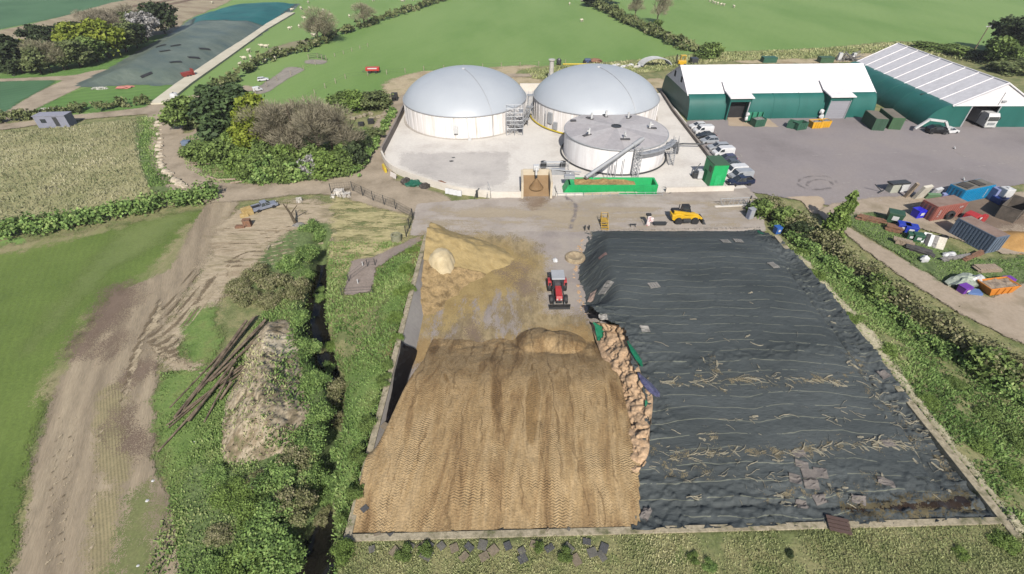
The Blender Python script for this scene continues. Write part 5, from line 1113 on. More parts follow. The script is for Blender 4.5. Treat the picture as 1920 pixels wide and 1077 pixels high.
# forklift behind the long shed
t = thing('forklift', 'bright yellow forklift seen over the left end of the white roof', 'forklift', tuple(at(1277, 124)), 0)
MB().box(0, 0, 1.0, 2.4, 1.3, 1.2).build('body', m_jy, t, bevel=.1)
mb = MB(); [mb.tube((x, y, 1.5), (x, y, 2.9), .08, 5) for x in (-.5, .8) for y in (-.5, .5)]; mb.box(.15, 0, 2.95, 1.6, 1.3, .12); mb.build('cab_frame', m_jy, t)
mb = MB(); [mb.box(-1.7, y, 1.6, .14, .12, 3.2) for y in (-.35, .35)]; mb.box(-1.7, 0, 3.1, .12, .7, .12); mb.box(-1.7, 0, .4, .12, .9, .4); mb.build('mast', m_blk, t)
for sx in (-.9, .8):
    for sy in (-.6, .6): wheel(t, sx, sy, .4, .25)
# field trailer and far machinery
t = thing('field_trailer', 'low red tanker trailer left alone on the pasture', 'trailer', tuple(at(700, 137)), math.radians(3))
MB().box(0, 0, 1.1, 3.9, 1.5, .95).build('body', paint('trailer red', C(206, 58, 44), .5), t, bevel=.12); MB().box(0, -.76, 1.35, 2.6, .04, .3).build('stripe', m_wht, t)
mb = MB(); mb.tube((-2, 0, .6), (-3.1, 0, .5), .07); mb.build('drawbar', m_dsteel, t)
for sx in (-.9, .9):
    for sy in (-.7, .7): wheel(t, sx, sy, .4, .25)
t = thing('spreader', 'red-brown spreader standing on the edge of the far covered clamp', 'spreader', tuple(at(354, 146)), math.radians(55), sc=(.5, .6, .7))
MB().prism([(-2.6, .8), (-2.9, 2.2), (2.6, 2.2), (2.3, .8)], -1.1, 1.1, 'y').build('hopper', paint('faded machine red', C(160, 62, 52), .6), t, bevel=.06)
MB().box(3.0, 0, 1.7, .6, 2.2, 2.6).build('rear_deck', MATS['faded machine red'], t); mb = MB(); mb.tube((-2.6, 0, .7), (-4.2, 0, .6), .1); mb.build('drawbar', m_dsteel, t)
for sx in (-.6, .9):
    for sy in (-1.2, 1.2): wheel(t, sx, sy, .6, .4)
# ================================================================== CONTAINERS, SKIPS AND SCRAP
m_rust = M('rusty scrap', [C(110, 78, 62), C(150, 112, 88), C(96, 80, 70)], scale=2, fine=.3)
m_plank = M('weathered planks', [C(140, 122, 104), C(176, 158, 138), C(120, 104, 88)], scale=1.5, fine=.3, stretch=(3, .6, 1))
m_junk = M('grey scrap metal', [C(110, 108, 106), C(156, 152, 148), C(84, 84, 86)], scale=2, fine=.3)
def container(label, p, q, mat, side=1, W=2.44, H=2.6, roof=None, doors='start', name='shipping_container', corr=True):
    """p to q is the bottom of one long side; the box lies to the left of p->q for side=1"""
    p = Vector(p); q = Vector(q); d = q-p; L_ = d.length; a = math.atan2(d.y, d.x)
    t = thing(name, label, 'container', (p.x, p.y, 0), a); y0, y1 = (0, W) if side > 0 else (-W, 0)
    MB().box(L_/2, (y0+y1)/2, H/2+.06, L_-.1, W-.1, H-.12).build('wall', mat, t)
    fr = MB()
    for x in (.06, L_-.06):
        for y in (y0+.06, y1-.06): fr.box(x, y, H/2, .14, .14, H)
    for z in (.1, H-.06):
        for y in (y0+.06, y1-.06): fr.box(L_/2, y, z, L_-.3, .13, .13)
        for x in (.06, L_-.06): fr.box(x, (y0+y1)/2, z, .13, W-.3, .13)
    fr.build('frame', mat, t)
    if corr:
        n = int(L_/.42)
        for y in (y0+.035, y1-.035):
            mb = MB(); [mb.box(.35+i*(L_-.6)/(n-1), y, H/2, .2, .07, H-.4) for i in range(n)]; mb.build('corrugation', mat, t)
    MB().box(L_/2, (y0+y1)/2, H+.005, L_-.18, W-.18, .06).build('roof', roof or mat, t)
    x = -.0 if doors == 'start' else L_
    for s_ in (-1, 1):
        dr = MB().box(x, (y0+y1)/2+s_*W*.235, H/2, .08, W*.44, H-.35).build('door', mat, t)
        mb = MB(); [mb.tube((x+(-.07 if doors == 'start' else .07), (y0+y1)/2+s_*W*.235+k, .2), (x+(-.07 if doors == 'start' else .07), (y0+y1)/2+s_*W*.235+k, H-.2), .03, 5) for k in (-.25, .25)]; mb.build('lock_bar', m_dsteel, dr)
    return t
m_redc = paint('faded red container', C(172, 104, 92), .6, fine=.15); m_roofd = M('dusty rust roof', [C(140, 116, 104), C(160, 138, 126)], scale=.8, fine=.2)
m_bluec = paint('sky blue container', C(20, 150, 206), .5); m_greyc = paint('blue grey container', C(112, 128, 150), .6, fine=.12); m_dgr = paint('dark green container', C(62, 100, 76), .6, fine=.12); m_greyr = M('grey roof dust', [C(112, 110, 102), C(140, 134, 126)], scale=.8, fine=.2)
rc = container('faded red shipping container with barred doors at its left end, white lettering on its side', P(1742, 417.3), P(1798, 407.6), m_redc, 1, roof=m_roofd)
def lettering(t, txt, x, y, z, size, rz=0, vertical=False):
    cu = bpy.data.curves.new('lettering', 'FONT'); cu.body = txt; cu.size = size; cu.extrude = .005; cu.align_x = 'CENTER'; cu.align_y = 'CENTER'
    o = bpy.data.objects.new('lettering', cu); COL.objects.link(o); o.parent = t; o.location = (x, y, z); o.rotation_euler = (PI/2, PI/2 if vertical else 0, 0) if not vertical else (PI/2, 0, 0)
    if vertical: o.rotation_euler = (PI/2, -PI/2, 0)
    cu.materials.append(m_wht); return o
def bars(t, xs_, y, z0, z1):
    for x in xs_: MB().box(x, y, (z0+z1)/2, .16, .01, z1-z0).build('lettering', m_wht, t)
def glyphs(t, x, y, z, n, h, vertical):
    """worn white lettering whose letters cannot be read any more: strokes of uneven height"""
    r_ = random.Random(n); mb = MB()
    for i in range(n):
        u = (i-(n-1)/2)*h*.8; cx_, cz_ = (x, z+u) if vertical else (x+u, z)
        mb.box(cx_-h*.22, y, cz_, h*.14, .01, h*.7 if not vertical else h*.5); mb.box(cx_+h*.2, y, cz_, h*.14, .01, h*r_.choice((.35, .6, .7))); mb.box(cx_, y, cz_+h*r_.choice((-.25, 0, .27)), h*.42, .01, h*.13)
    return mb.build('lettering', m_wht, t)
glyphs(rc, 1.0, -.02, 1.35, 4, .42, True); glyphs(rc, 4.9, -.02, 2.0, 2, .45, False)
bc = container('sky blue container with white lettering near its right end and a junk-strewn roof', P(1794, 384.5), P(1850, 373), m_bluec, 1, roof=m_greyr, H=2.5)
glyphs(bc, 5.3, -.02, 1.3, 5, .4, True); mb = MB(); mb.box(1.6, 1.3, 2.62, 2.0, 1.6, .12, .2); mb.box(4.2, 1.3, 2.62, 1.4, 1.8, .14); mb.build('roof_sheet', M('black roof sheet', [C(60, 56, 54), C(90, 86, 80)], scale=2), bc)
container('blue-grey shipping container standing aslant beside the sand heap', P(1846.5, 476), P(1777, 438), m_greyc, -1, roof=m_roofd, doors='start')
container('dark green container nearer the yellow skips, left of a pair', P(1633, 246), P(1613, 229), m_dgr, -1, roof=M('dusty green roof', [C(118, 112, 100), C(136, 128, 116)], scale=.6))
container('dark green container with lighter green end, right of a pair', P(1664, 244), P(1641, 225), paint('mid green container', C(72, 118, 80), .6, fine=.12), -1, roof=MATS['dusty green roof'])
def skip(label, loc, rz, mat, L_=3.4, W=1.7, H=1.2, fill=None, flare=1.25, name='skip', cat='skip'):
    t = thing(name, label, cat, tuple(loc), rz); mb = MB(); th = .06
    def rect(l, w, z): return [(-l/2, -w/2, z), (l/2, -w/2, z), (l/2, w/2, z), (-l/2, w/2, z)]
    a = rect(L_/flare, W*.96, .08)+rect(L_, W, H)+rect(L_-2*th, W-2*th, H)+rect(L_/flare-2*th, W*.96-2*th, .16)
    f = [(3, 2, 1, 0)]
    for k in (0, 4, 8): f += [(k+i, k+(i+1) % 4, k+4+(i+1) % 4, k+4+i) for i in range(4)]
    f += [(12, 13, 14, 15)]; mb.add(a, f); mb.build('shell', mat, t, bevel=.02)
    mb = MB()
    for s_ in (-1, 1):
        mb.tube((-L_/2, s_*W/2, H), (L_/2, s_*W/2, H), .06, 5)
        for x in (-.3, 0, .3): mb.box(x*L_*.7, s_*(W/2+.02), H*.55, .09, .08, H*.8)
    for s_ in (-1, 1): mb.tube((s_*L_/2, -W/2, H), (s_*L_/2, W/2, H), .06, 5)
    mb.build('rim_rib', mat, t)
    if fill:
        xs = np.linspace(-L_/2+.15, L_/2-.15, 18); ys = np.linspace(-W/2+.1, W/2-.1, 12)
        o = gridmesh('load', xs, ys, lambda x, y: H-.3+.45*fbm(x*1.8+loc[0], y*1.8, 5), fill, kind=None); o.parent = t
    return t
m_sky = paint('skip yellow', C(238, 178, 40), .5); m_skg = paint('skip green', C(56, 106, 84), .55); m_sko = paint('skip orange', C(226, 140, 44), .5); m_skd = M('dark rusty skip', [C(88, 82, 76), C(120, 110, 100)], scale=1.2, fine=.25)
skip('yellow skip on the left of a touching pair outside the roller door', at(1527, 240), .12, m_sky, 2.6, 1.7, 1.5, m_junk, 1.1)
skip('yellow skip on the right of a touching pair outside the roller door', at(1542, 238.5), .12, m_sky, 2.2, 1.7, 1.5, m_junk, 1.1)
skip('green skip to the left of the yellow skips', at(1497, 243), .3, m_skg, 2.6, 1.7, 1.6, None, 1.05)
skip('small dark green skip tucked behind the lone green skip', at(1482, 240), .9, m_skg, 2.2, 1.4, 1.4, None, 1.05)
skip('green skip with a dark mesh side in front of the open porch door', at(1419, 237), .25, m_skg, 2.6, 1.8, 1.7, m_junk, 1.05)
skip('orange skip heaped with planks in the near scrap row', at(1862, 545), .16, m_sko, 4.2, 1.9, 1.2, m_plank, 1.35)
a_ = math.atan2(P(1891, 411)[1]-P(1861, 401)[1], P(1891, 411)[0]-P(1861, 401)[0])
skip('big dark rusty open container at the right edge of the yard', Vector((*P(1893, 402, .3), 0)), a_+PI/2, m_skd, 5.6, 2.4, 2.3, None, 1.03)
t = thing('mesh_rack', 'pale green open cage rack against the shed wall right of the open porch', 'rack', tuple(at(1410, 230)), sh_a)
mb = MB(); mb.box(0, 0, 1.2, 3.4, .12, 2.2); [mb.box(x, -.3, 1.2, .1, .6, 2.3) for x in (-1.7, -.6, .6, 1.7)]; mb.build('frame', paint('rack green', C(60, 150, 120), .5), t)
MB().blob(-1.9, -.6, 2.0, .45, .4, .5, 3).build('white_sack', m_wht, t, smooth=True); MB().blob(-1.9, -.6, 1.1, .4, .4, .5, 4).build('white_sack', m_wht, t, smooth=True)
t = thing('stacked_sacks', 'pair of white sacks against the shed wall left of the roller door', 'sacks', tuple(at(1535, 224)), 0)
MB().blob(0, 0, 1.7, .5, .4, .55, 5).build('sack', m_wht, t, smooth=True); MB().blob(.3, -.2, .6, .55, .45, .6, 6).build('sack', m_wht, t, smooth=True)
# bins
def bin_(label, loc, rz, mat, w=1.1, d=1.0, h=1.1, lid=None, group=None, cat='bin', name='wheeled_bin'):
    t = thing(name, label, cat, tuple(loc), rz, group); MB().box(0, 0, h/2+.08, w*.86, d*.86, h, 0, 1.14, 1.14).build('tub', mat, t, bevel=.04)
    MB().box(0, .02, h+.13, w*1.02, d*1.04, .1).build('lid', lid or mat, t, bevel=.03); mb = MB(); mb.box(0, -d*.5-.02, h*.7, w*.4, .02, h*.35); mb.build('label_panel', m_wht, t)
    for s_ in (-1, 1): MB().lathe([(.1, -.05), (.1, .05)], 10, s_*w*.3, d*.3, 'x', .1).build('wheel', m_blk, t)
    return t
m_bb = paint('bin blue', C(40, 64, 190), .4); m_gb = paint('bin green', C(48, 96, 70), .5); m_pur = paint('bin purple', C(128, 62, 180), .45); m_dgb = paint('bin dark green', C(52, 90, 64), .5)
bin_('royal blue bin beside the barred doors of the red container', at(1717, 408), .2, paint('royal blue', C(52, 52, 224), .4), 1.5, 1.3, 1.3)
bin_('dark green tall cabinet bin with slanted lid on the scrap yard edge', at(1670, 420), -.5, m_dgb, 2.0, 1.6, 1.9)
bin_('blue bin on the left of a touching blue pair', at(1688, 434), -.4, m_bb, 1.6, 1.3, 1.2)
bin_('blue bin on the right of a touching blue pair', at(1702, 438), -.4, m_bb, 1.6, 1.3, 1.2)
bin_('small green bin below the pair of blue bins', at(1703, 450), -.4, m_gb, 1.0, .9, 1.0)
bin_('green drum bin beside the striped white boards', at(1716, 453), -.3, m_gb, 1.3, 1.1, 1.1)
bin_('blue drum bin standing in the grass by the far right corner of the black sheet', onh(1455, 438), .2, paint('drum blue', C(60, 110, 190), .4), .9, .9, 1.0)
bin_('purple tub in front of the orange skip', at(1803, 549), .3, m_pur, 1.3, 1.0, .9)
bin_('purple tub behind the right end of the orange skip', at(1883, 534), .1, m_pur, 1.2, .9, .9)
t = thing('ibc_tank', 'white cube tank on a blue pallet stack right of the sky blue container', 'tank', tuple(at(1872, 380)), .1)
MB().box(0, 0, 1.9, 1.5, 1.4, 1.4).build('bottle', m_wht, t, bevel=.1); MB().box(-.2, -.4, .7, 2.4, 1.8, .9).build('base_tub', paint('deep blue', C(40, 66, 140), .5), t, bevel=.05); MB().box(0, 0, 2.65, .5, .5, .12).build('cap', m_wht, t)
t = thing('ibc_tank', 'lilac cage tank wedged against the right end of the sky blue container', 'tank', tuple(at(1857, 376)), .1)
MB().box(0, 0, 1.2, 1.1, 1.2, 2.0).build('bottle', paint('lilac plastic', C(150, 160, 206), .5), t, bevel=.06); MB().box(0, 0, .1, 1.2, 1.3, .2).build('pallet_base', m_plank, t)
t = thing('red_machine', 'red farm implement lying between the red and grey containers', 'machine', tuple(at(1818, 415)), .4)
MB().prism([(-1.1, .3), (-.9, 1.3), (.2, 1.5), (1.1, .9), (1.2, .2)], -.8, .8, 'y').build('body', m_tr, t, bevel=.08); MB().lathe([(.75, -.2), (.75, .2)], 16, .9, -.95, 'y', .75).build('drum', m_tr, t, smooth=True); MB().box(0, -1.0, 1.0, .5, .1, .3).build('label_panel', m_wht, t)
mb = MB(); mb.tube((-1, 0, .6), (-2.6, .3, .5), .1); mb.tube((-1, .5, .6), (-2.6, .3, .5), .1); mb.build('drawbar', m_dsteel, t)
def tyre(label, loc, r, w, flat=False, group=None):
    t = thing('tyre', label, 'tyre', tuple(loc), random.random()*3, group); o = MB().lathe([(r*.55, -w/2), (r*.9, -w/2), (r, -w*.25), (r, w*.25), (r*.9, w/2), (r*.55, w/2), (r*.55, -w/2)], 18, 0, 0, 'z' if flat else 'y', w/2 if flat else r, caps=False).build('tread', m_blk, t, smooth=True); return t
tyre('big tractor tyre leaning on the side of the red container', at(1775, 413), .8, .45).rotation_euler = (0, 0, .2)
for i, (px, py) in enumerate(((1764, 447), (1769, 449), (1766, 452))): tyre('old tyre in the small heap at the left end of the grey container', at(px, py), .5, .28, True, 'tyres by the grey container').location.z = .26*(i % 2)
# boards, sheets and scrap along the verge
def stack(label, px, py, rz, n, L_, W, mat, name='board_stack', cat='boards', th=.09, jit=.2):
    c = at(px, py); t = thing(name, label, cat, tuple(c), rz); r_ = random.Random(int(px))
    for i in range(n): MB().box(r_.uniform(-jit, jit), r_.uniform(-jit, jit)*.5, .06+i*th, L_*r_.uniform(.8, 1), W*r_.uniform(.7, 1), th*.9, r_.uniform(-.08, .08)).build('board', mat, t)
    return t
stack('stack of grey timber lengths on the grass below the grey container', 1790, 487, .25, 6, 5.0, .5, m_junk, th=.1)
stack('stack of reddish-brown timber lengths against the foot of the grey container', 1822, 484, .45, 6, 4.6, .45, m_rust, th=.1)
stack('low stack of pale planks alone on the verge', 1848, 508, .1, 6, 3.6, 1.4, m_plank, th=.1)
stack('stack of brown pallets on the grass above the road edge', 1672, 434, -.55, 7, 2.2, 1.2, m_rust, name='pallet_stack', cat='pallets', th=.14)
stack('broken brown timber heap at the top of the scrap row', 1630, 416, -.45, 7, 3.6, .7, m_rust, th=.1, jit=.6)
stack('yellowish log ends stacked by the road', 1693, 462, -.6, 6, 2.6, .9, m_plank, th=.16, jit=.4)
stack('dark grey board pile leaning by the road edge', 1722, 474, -.7, 6, 3.4, 1.3, M('dark boards', [C(70, 68, 70), C(100, 96, 94)], scale=2), th=.12)
stack('pale rubble and boards in front of the yellow heap', 1885, 440, .1, 5, 5.0, 1.0, m_plank, th=.12, jit=.8)
for i, (px, py, mm, cl) in enumerate(((1731, 457, m_wht, 'white'), (1737, 460, m_blk, 'black'), (1744, 462, m_wht, 'broad white'), (1751, 464, m_junk, 'dark grey'), (1759, 466, M('cream board', [C(206, 198, 182), C(226, 220, 206)], scale=1), 'cream'))):
    t = thing('leaning_sheet', '%s sheet in the leaning row of boards on the verge' % cl, 'sheet', tuple(at(px, py)), -.55); MB().box(0, 0, .75, .9, .1, 1.9, 0, 1, 1, -.75).build('board', mm, t)
t = thing('white_drum', 'white crumpled sack at the roadside below the dark boards', 'sack', tuple(at(1729, 492)), 0); MB().blob(0, 0, .5, .55, .45, .6, 8).build('sack', m_wht, t, smooth=True)
t = thing('white_sacks', 'white sacks heaped on the verge at the foot of the timber stacks', 'sacks', tuple(at(1772, 482)), 0); [MB().blob(x, y, .3, .6, .45, .35, 9+i).build('sack', m_wht, t, smooth=True) for i, (x, y) in enumerate(((0, 0), (.9, .2), (.4, -.4)))]
t = thing('plastic_heap', 'heap of grey-green plastic sheeting behind the purple tub', 'plastic', tuple(at(1803, 535)), .2)
MB().blob(0, 0, .5, 2.0, 1.1, .9, 11, 14, .3).build('sheeting', M('grey plastic', [C(140, 152, 148), C(190, 198, 196)], scale=1.5, rough=.4), t); MB().blob(1.4, -.3, .7, .9, .6, .9, 12).build('white_sack', m_wht, t)
t = thing('blue_crates', 'flat blue crates stacked right of the purple tub', 'crates', tuple(at(1822, 551)), -.2); [MB().box(0, 0, .15+i*.22, 1.6, 1.0, .2).build('crate', paint('crate blue', C(110, 140, 196), .5), t) for i in range(2)]
# items beside the blue container
t = thing('lean_to_scrap', 'jumble of pale boards and pipes left of the sky blue container', 'scrap', tuple(at(1725, 372)), .1)
for i, (x, y, l, h, rz, mm) in enumerate(((-2.4, 0, .5, 3.0, .1, m_plank), (-.6, -.4, 2.0, 2.6, .2, M('cream board', [C(206, 198, 182), C(226, 220, 206)], scale=1)), (1.4, -.6, 2.2, 1.1, -.2, paint('pale green', C(110, 150, 116), .6)), (2.8, .4, 1.8, 1.5, .3, m_wht), (3.8, -.5, 1.7, 1.0, 0, paint('lilac plastic', C(150, 160, 206), .5)))):
    MB().box(x, y, h/2, l, .5, h, rz, .9, 1, .25).build('board', mm, t)
t = thing('white_sacks', 'row of small white sacks lying along the back of the red container', 'sacks', tuple(at(1768, 392)), .1); [MB().blob(i*.8-1.6, (i % 2)*.4, .35, .5, .4, .4, 20+i).build('sack', m_wht, t) for i in range(6)]
t = thing('bag_trolley', 'two white bagged boxes and a cart standing on the open tarmac', 'boxes', tuple(at(1668, 361)), .15)
MB().box(.2, 0, .8, 1.5, 1.1, 1.5).build('box', paint('box grey', C(190, 192, 190), .6), t, bevel=.05); MB().box(2.0, .1, .8, 1.4, 1.1, 1.5).build('box', m_wht, t, bevel=.05)
mb = MB(); mb.box(.8, 0, 1.75, 3.4, 1.2, .25); mb.build('top_rack', m_dsteel, t); mb = MB(); mb.tube((-1.6, 0, .3), (-3.4, .2, 1.6), .07); mb.tube((-2.6, -.4, .3), (-1.2, .2, .4), .1); mb.build('drawbar', m_dsteel, t)
def bird(px, py, label):
    t = thing('gull', label, 'bird', tuple(at(px, py)), 1.2); MB().blob(0, 0, .34, .30, .14, .16, 4, 10, .05).build('body', m_wht, t, smooth=True); MB().blob(.3, 0, .5, .1, .09, .1, 5, 8, .02).build('head', m_wht, t, smooth=True)
    mb = MB(); [mb.tube((.02, s_*.05, 0), (.02, s_*.05, .24), .02, 4) for s_ in (-1, 1)]; mb.build('leg', m_yel, t)
bird(1788, 281, 'white gull standing on the tarmac towards the back'); bird(1805, 340, 'white gull standing on the tarmac near the blue container')
# --- yellow sand heap behind grey container
hc = at(1912, 455)
def sandz(x, y): return np.maximum(-.1, 1.7*(1-np.hypot((x-hc.x)/5.2, (y-hc.y)/3.4))+.3*(fbm(x, y, 8)-.5))
xs = np.arange(hc.x-5.5, hc.x+6, .3); ys = np.arange(hc.y-3.6, hc.y+3.6, .3); X, Y = np.meshgrid(xs, ys)
tag(gridmesh('sand_heap', xs, ys, sandz, M('ochre sand', [C(176, 134, 78), C(196, 154, 94)], scale=.8, fine=.15, bump=.03), sandz(X, Y) > -.05, kind=None), 'ochre sand heap beside the end of the grey container', 'sand heap')
# ================================================================== YARD ITEMS
t = thing('access_steps', 'yellow railed access steps at the edge of the yard above the black sheet', 'steps', tuple(at(1134, 433)), 0)
m_sy = paint('step yellow', C(206, 166, 60), .5); mb = MB(); [mb.box(0, -.1+.28*i, .25+.28*i, .9, .3, .05) for i in range(4)]; mb.build('tread', m_sy, t)
mb = MB(); railing(mb, [(-.5, 1.1, 1.1), (-.5, 1.9, 1.1), (.5, 1.9, 1.1), (.5, 1.1, 1.1)], .9, .04); [mb.tube((x, y, 0), (x, y, 1.1), .05) for x in (-.5, .5) for y in (1.1, 1.9)]; [mb.tube((x, -.2, .2), (x, 1.1, 1.2), .05) for x in (-.5, .5)]; mb.build('frame', m_sy, t); MB().box(0, 1.5, 1.1, 1.0, .9, .06).build('platform', m_sy, t)
t = thing('wash_post', 'red and white spattered upright post unit with dark cap on the yard edge', 'post', tuple(at(1214, 424)), 0)
m_rw = M('red and white spatter', [C(200, 70, 60), C(236, 222, 220), C(240, 236, 236), C(180, 60, 56)], scale=3, fine=.1); MB().box(0, 0, .95, .55, .5, 1.9, 0, .9, .9).build('column', m_rw, t, bevel=.08); MB().box(-.15, 0, 1.95, .75, .5, .3).build('cap', m_blk, t, bevel=.06); MB().box(.45, 0, 1.1, .5, .35, .7).build('side_box', m_rw, t, bevel=.08); mb = MB(); mb.tube((-.55, -.1, 0), (-.5, 0, 1.4), .05); mb.build('stay', m_dsteel, t)
t = thing('trough', 'dark low trough right of the red and white post unit', 'trough', tuple(at(1236, 424.5)), 0); mb = MB(); mb.box(0, 0, .5, 1.7, .6, .3, 0, 1.1, 1.1); mb.build('tub', m_dsteel, t); mb = MB(); mb.box(0, 0, .68, 2.2, .1, .06); [mb.tube((x, 0, 0), (x, 0, .6), .05) for x in (-.7, .7)]; mb.build('frame', m_dsteel, t)
t = thing('trestle', 'small dark trestle between the yellow steps and the red and white post', 'trestle', tuple(at(1186, 427)), 0); mb = MB(); mb.box(0, 0, .6, 1.0, .15, .08); [mb.tube((x, -.2, 0), (x*.8, 0, .6), .05) for x in (-.4, .4)]; mb.build('frame', m_dsteel, t)
t = thing('post_stub', 'dark stub posts at the corner where the clamp floor meets the yard', 'post', tuple(at(1100, 433)), 0); [MB().tube((x, 0, 0), (x, 0, .9), .12, 6).build('post', m_dsteel, t) for x in (-.3, .3)]
pxwall('kerb_wall', 'long low kerb between the yard and the black sheet', [(1096, 436.5), (1300, 432), (1424, 430)], .35, .35, m_yard)
t = thing('yard_gate', 'grey tubular barrier gate on a pale footing at the right end of the yard', 'gate', tuple(at(1344, 389)), math.radians(5))
mb = MB(); pts = [(.8, 0, .3), (4.6, 0, .3), (5.0, 0, 1.5), (.2, 0, 1.5)]; [mb.tube(p, q, .05) for p, q in zip(pts, pts[1:]+pts[:1])]; [mb.tube((1.0+i*.8, 0, .3), (.9+i*.8+.4*(i % 2), 0, 1.5), .035) for i in range(5)]; mb.build('gate_frame', m_steel, t); MB().box(2.6, -.1, .12, 6.0, .5, .24).build('footing', m_bund, t); MB().box(5.2, 0, .9, .16, .16, 1.8).build('post', m_dsteel, t)
t = thing('cabinet', 'grey steel cabinet under the hedge at the right end of the yard', 'cabinet', tuple(at(1404, 411)), .35); MB().box(0, 0, .9, .9, .7, 1.8).build('casing', paint('cabinet grey', C(150, 156, 176), .5), t, bevel=.03); MB().box(0, 0, 1.83, 1.0, .8, .06).build('roof', m_steel, t); MB().box(0, -.36, .9, .7, .03, 1.5).build('door', m_steel, t)
t = thing('white_sack', 'white sack with a stick lying on the floor behind the tractor', 'sack', tuple(at(1041, 492)), 0); MB().blob(0, 0, .3, .38, .42, .38, 31).build('sack', m_wht, t, smooth=True); mb = MB(); mb.tube((.2, .3, .05), (.7, 2.2, .1), .04); mb.tube((.3, 1.4, .1), (.9, 1.5, .1), .06); mb.build('stick', m_junk, t)
t = thing('yellow_barrier', 'yellow plastic barrier leaning on the corner of the white bund wall', 'barrier', tuple(at(722, 321)), -1.15); mb = MB(); mb.box(0, 0, .55, 2.2, .35, .9); mb.build('panel', m_yel, t, bevel=.05); [MB().box(-.8+i*.53, -.2, .5, .1, .1, .9).build('rib', m_sy, t) for i in range(4)]
def tarpheap(label, px, py, mat, rx, ry, h, sd): tag(MB().blob(0, 0, h*.35, rx, ry, h, sd, 14, .35).build('crumpled_sheet', mat, loc=tuple(at(px, py))), label, 'sheet heap')
m_gs = M('green sheet', [C(28, 84, 66), C(44, 112, 90)], scale=2, rough=.5); m_ds = M('dark sheet', [C(58, 54, 50), C(84, 78, 72)], scale=2, rough=.6)
tarpheap('dark crumpled sheet at the left of the heap by the white bund wall', 762, 345, m_ds, .9, .8, .8, 1); tarpheap('green crumpled sheet in the middle of the heap by the white bund wall', 775, 348, m_gs, 1.3, .9, .7, 2); tarpheap('small dark crumpled sheet right of the green one by the bund wall', 797, 352, m_ds, .8, .7, .6, 3)
t = thing('white_boards', 'white scrap boards leaning outside the curved bund wall', 'boards', tuple(at(852, 365)), -.25); [MB().box(i*.75-1.2, -.1*i, .5, .7, .3, .9, .1, 1, 1, -.3).build('board', m_wht, t, bevel=.03) for i in range(4)]
t = thing('notice_board', 'pale notice panel leaning against the corner of the bund wall', 'board', tuple(at(738, 334)), -.75); MB().box(0, 0, .5, 1.7, .06, .9, 0, 1, 1, -.35).build('panel', M('pale sign', [C(206, 196, 190), C(226, 218, 212)], scale=2), t)
t = thing('pump', 'small pump with a looped hose at the front of the bund wall', 'pump', tuple(at(898, 371)), 0); mb = MB(); mb.box(-.3, 0, .7, .35, .4, 1.2); mb.tube((-.3, 0, 1.2), (.1, .3, 1.6), .1); mb.build('pump_body', m_dsteel, t, bevel=.04); mb = MB(); mb.path([(-.5, -.1, .8), (-.7, -.6, .06), (-.2, -1.3, .05), (.7, -1.2, .05), (1.3, -.6, .05), (1.4, 0, .7)], .05, 6); mb.build('hose', m_blk, t); mb = MB(); mb.tube((1.4, 0, 0), (1.4, 0, 1.0), .07); mb.tube((1.9, .6, 1.2), (1.5, .5, 2.6), .06); mb.build('standpipe', m_steel, t)
t = thing('spill_junk', 'small dark scrap lying on the pale slab', 'scrap', tuple(at(847, 304)), 0); mb = MB(); mb.blob(0, 0, .12, .45, .3, .2, 4); mb.blob(.2, 1.6, .1, .4, .25, .15, 6); mb.build('scrap', m_dsteel, t)
t = thing('spill_junk', 'brown debris against the inside of the curved bund wall', 'scrap', tuple(at(826, 344)), 0); MB().blob(0, 0, .15, .9, .45, .35, 7).build('scrap', m_rust, t)
# round well heads in the gravel compound
for px, py, lab in ((681, 501, 'white ringed manhole with a standpipe at the far end of the gravel compound'), (672, 534, 'white ringed manhole with a standpipe at the near end of the gravel compound')):
    t = thing('manhole', lab, 'manhole', tuple(onh(px, py)), 0); MB().lathe([(.62, 0), (.62, .14), (.5, .14), (.5, .05), (.01, .05)], 24, caps=False).build('ring', m_wht, t, smooth=True); MB().lathe([(.5, .07), (.01, .09)], 24, caps=False).build('cover', M('violet grey cover', [C(140, 128, 128), C(156, 144, 144)], scale=2), t); MB().tube((0, 0, .08), (0, 0, .85), .07).build('standpipe', m_wht, t)
t = thing('concrete_pipe', 'short round concrete pipe section at the right edge of the rough grass', 'pipe', tuple(onh(744, 451)), 0); MB().lathe([(.75, 0), (.75, 1.0), (.55, 1.0), (.55, .6), (.01, .6)], 24, caps=False).build('pipe_wall', M('mossy concrete', [C(130, 132, 104), C(160, 158, 134)], scale=2), t, smooth=True)
def blocky(label, px, py, parts, mat, rz=0, name='concrete_block', cat='block'):
    t = thing(name, label, cat, tuple(onh(px, py)), rz)
    for p in parts: MB().box(*p).build('block', mat, t, bevel=.05)
blocky('broken pale concrete culvert block by the end of the fence', 638, 368, [(0, 0, .6, 1.5, 1.0, 1.2), (1.2, -.2, .35, 1.2, 1.1, .7, .2), (-1.0, -.4, .2, .8, .8, .4)], m_pad)
blocky('yellowish stone block right behind the silver-grey pickup', 466, 403, [(0, 0, .6, 1.5, 1.2, 1.1, .3), (-.5, -.5, .25, 1.2, .8, .5, .1)], M('yellow stone', [C(176, 146, 86), C(206, 182, 130)], scale=1.5, fine=.2), .4)
blocky('brown timber chest on the bare soil below the pickup', 466, 425, [(0, 0, .65, 1.1, .7, 1.2), (-1.0, -.3, .2, 1.4, .7, .4)], m_rust, .1, 'timber_chest', 'chest')
blocky('small pale drum block on the bank above the bare soil', 562, 380, [(0, 0, .4, .9, .7, .8)], m_pad, .3)
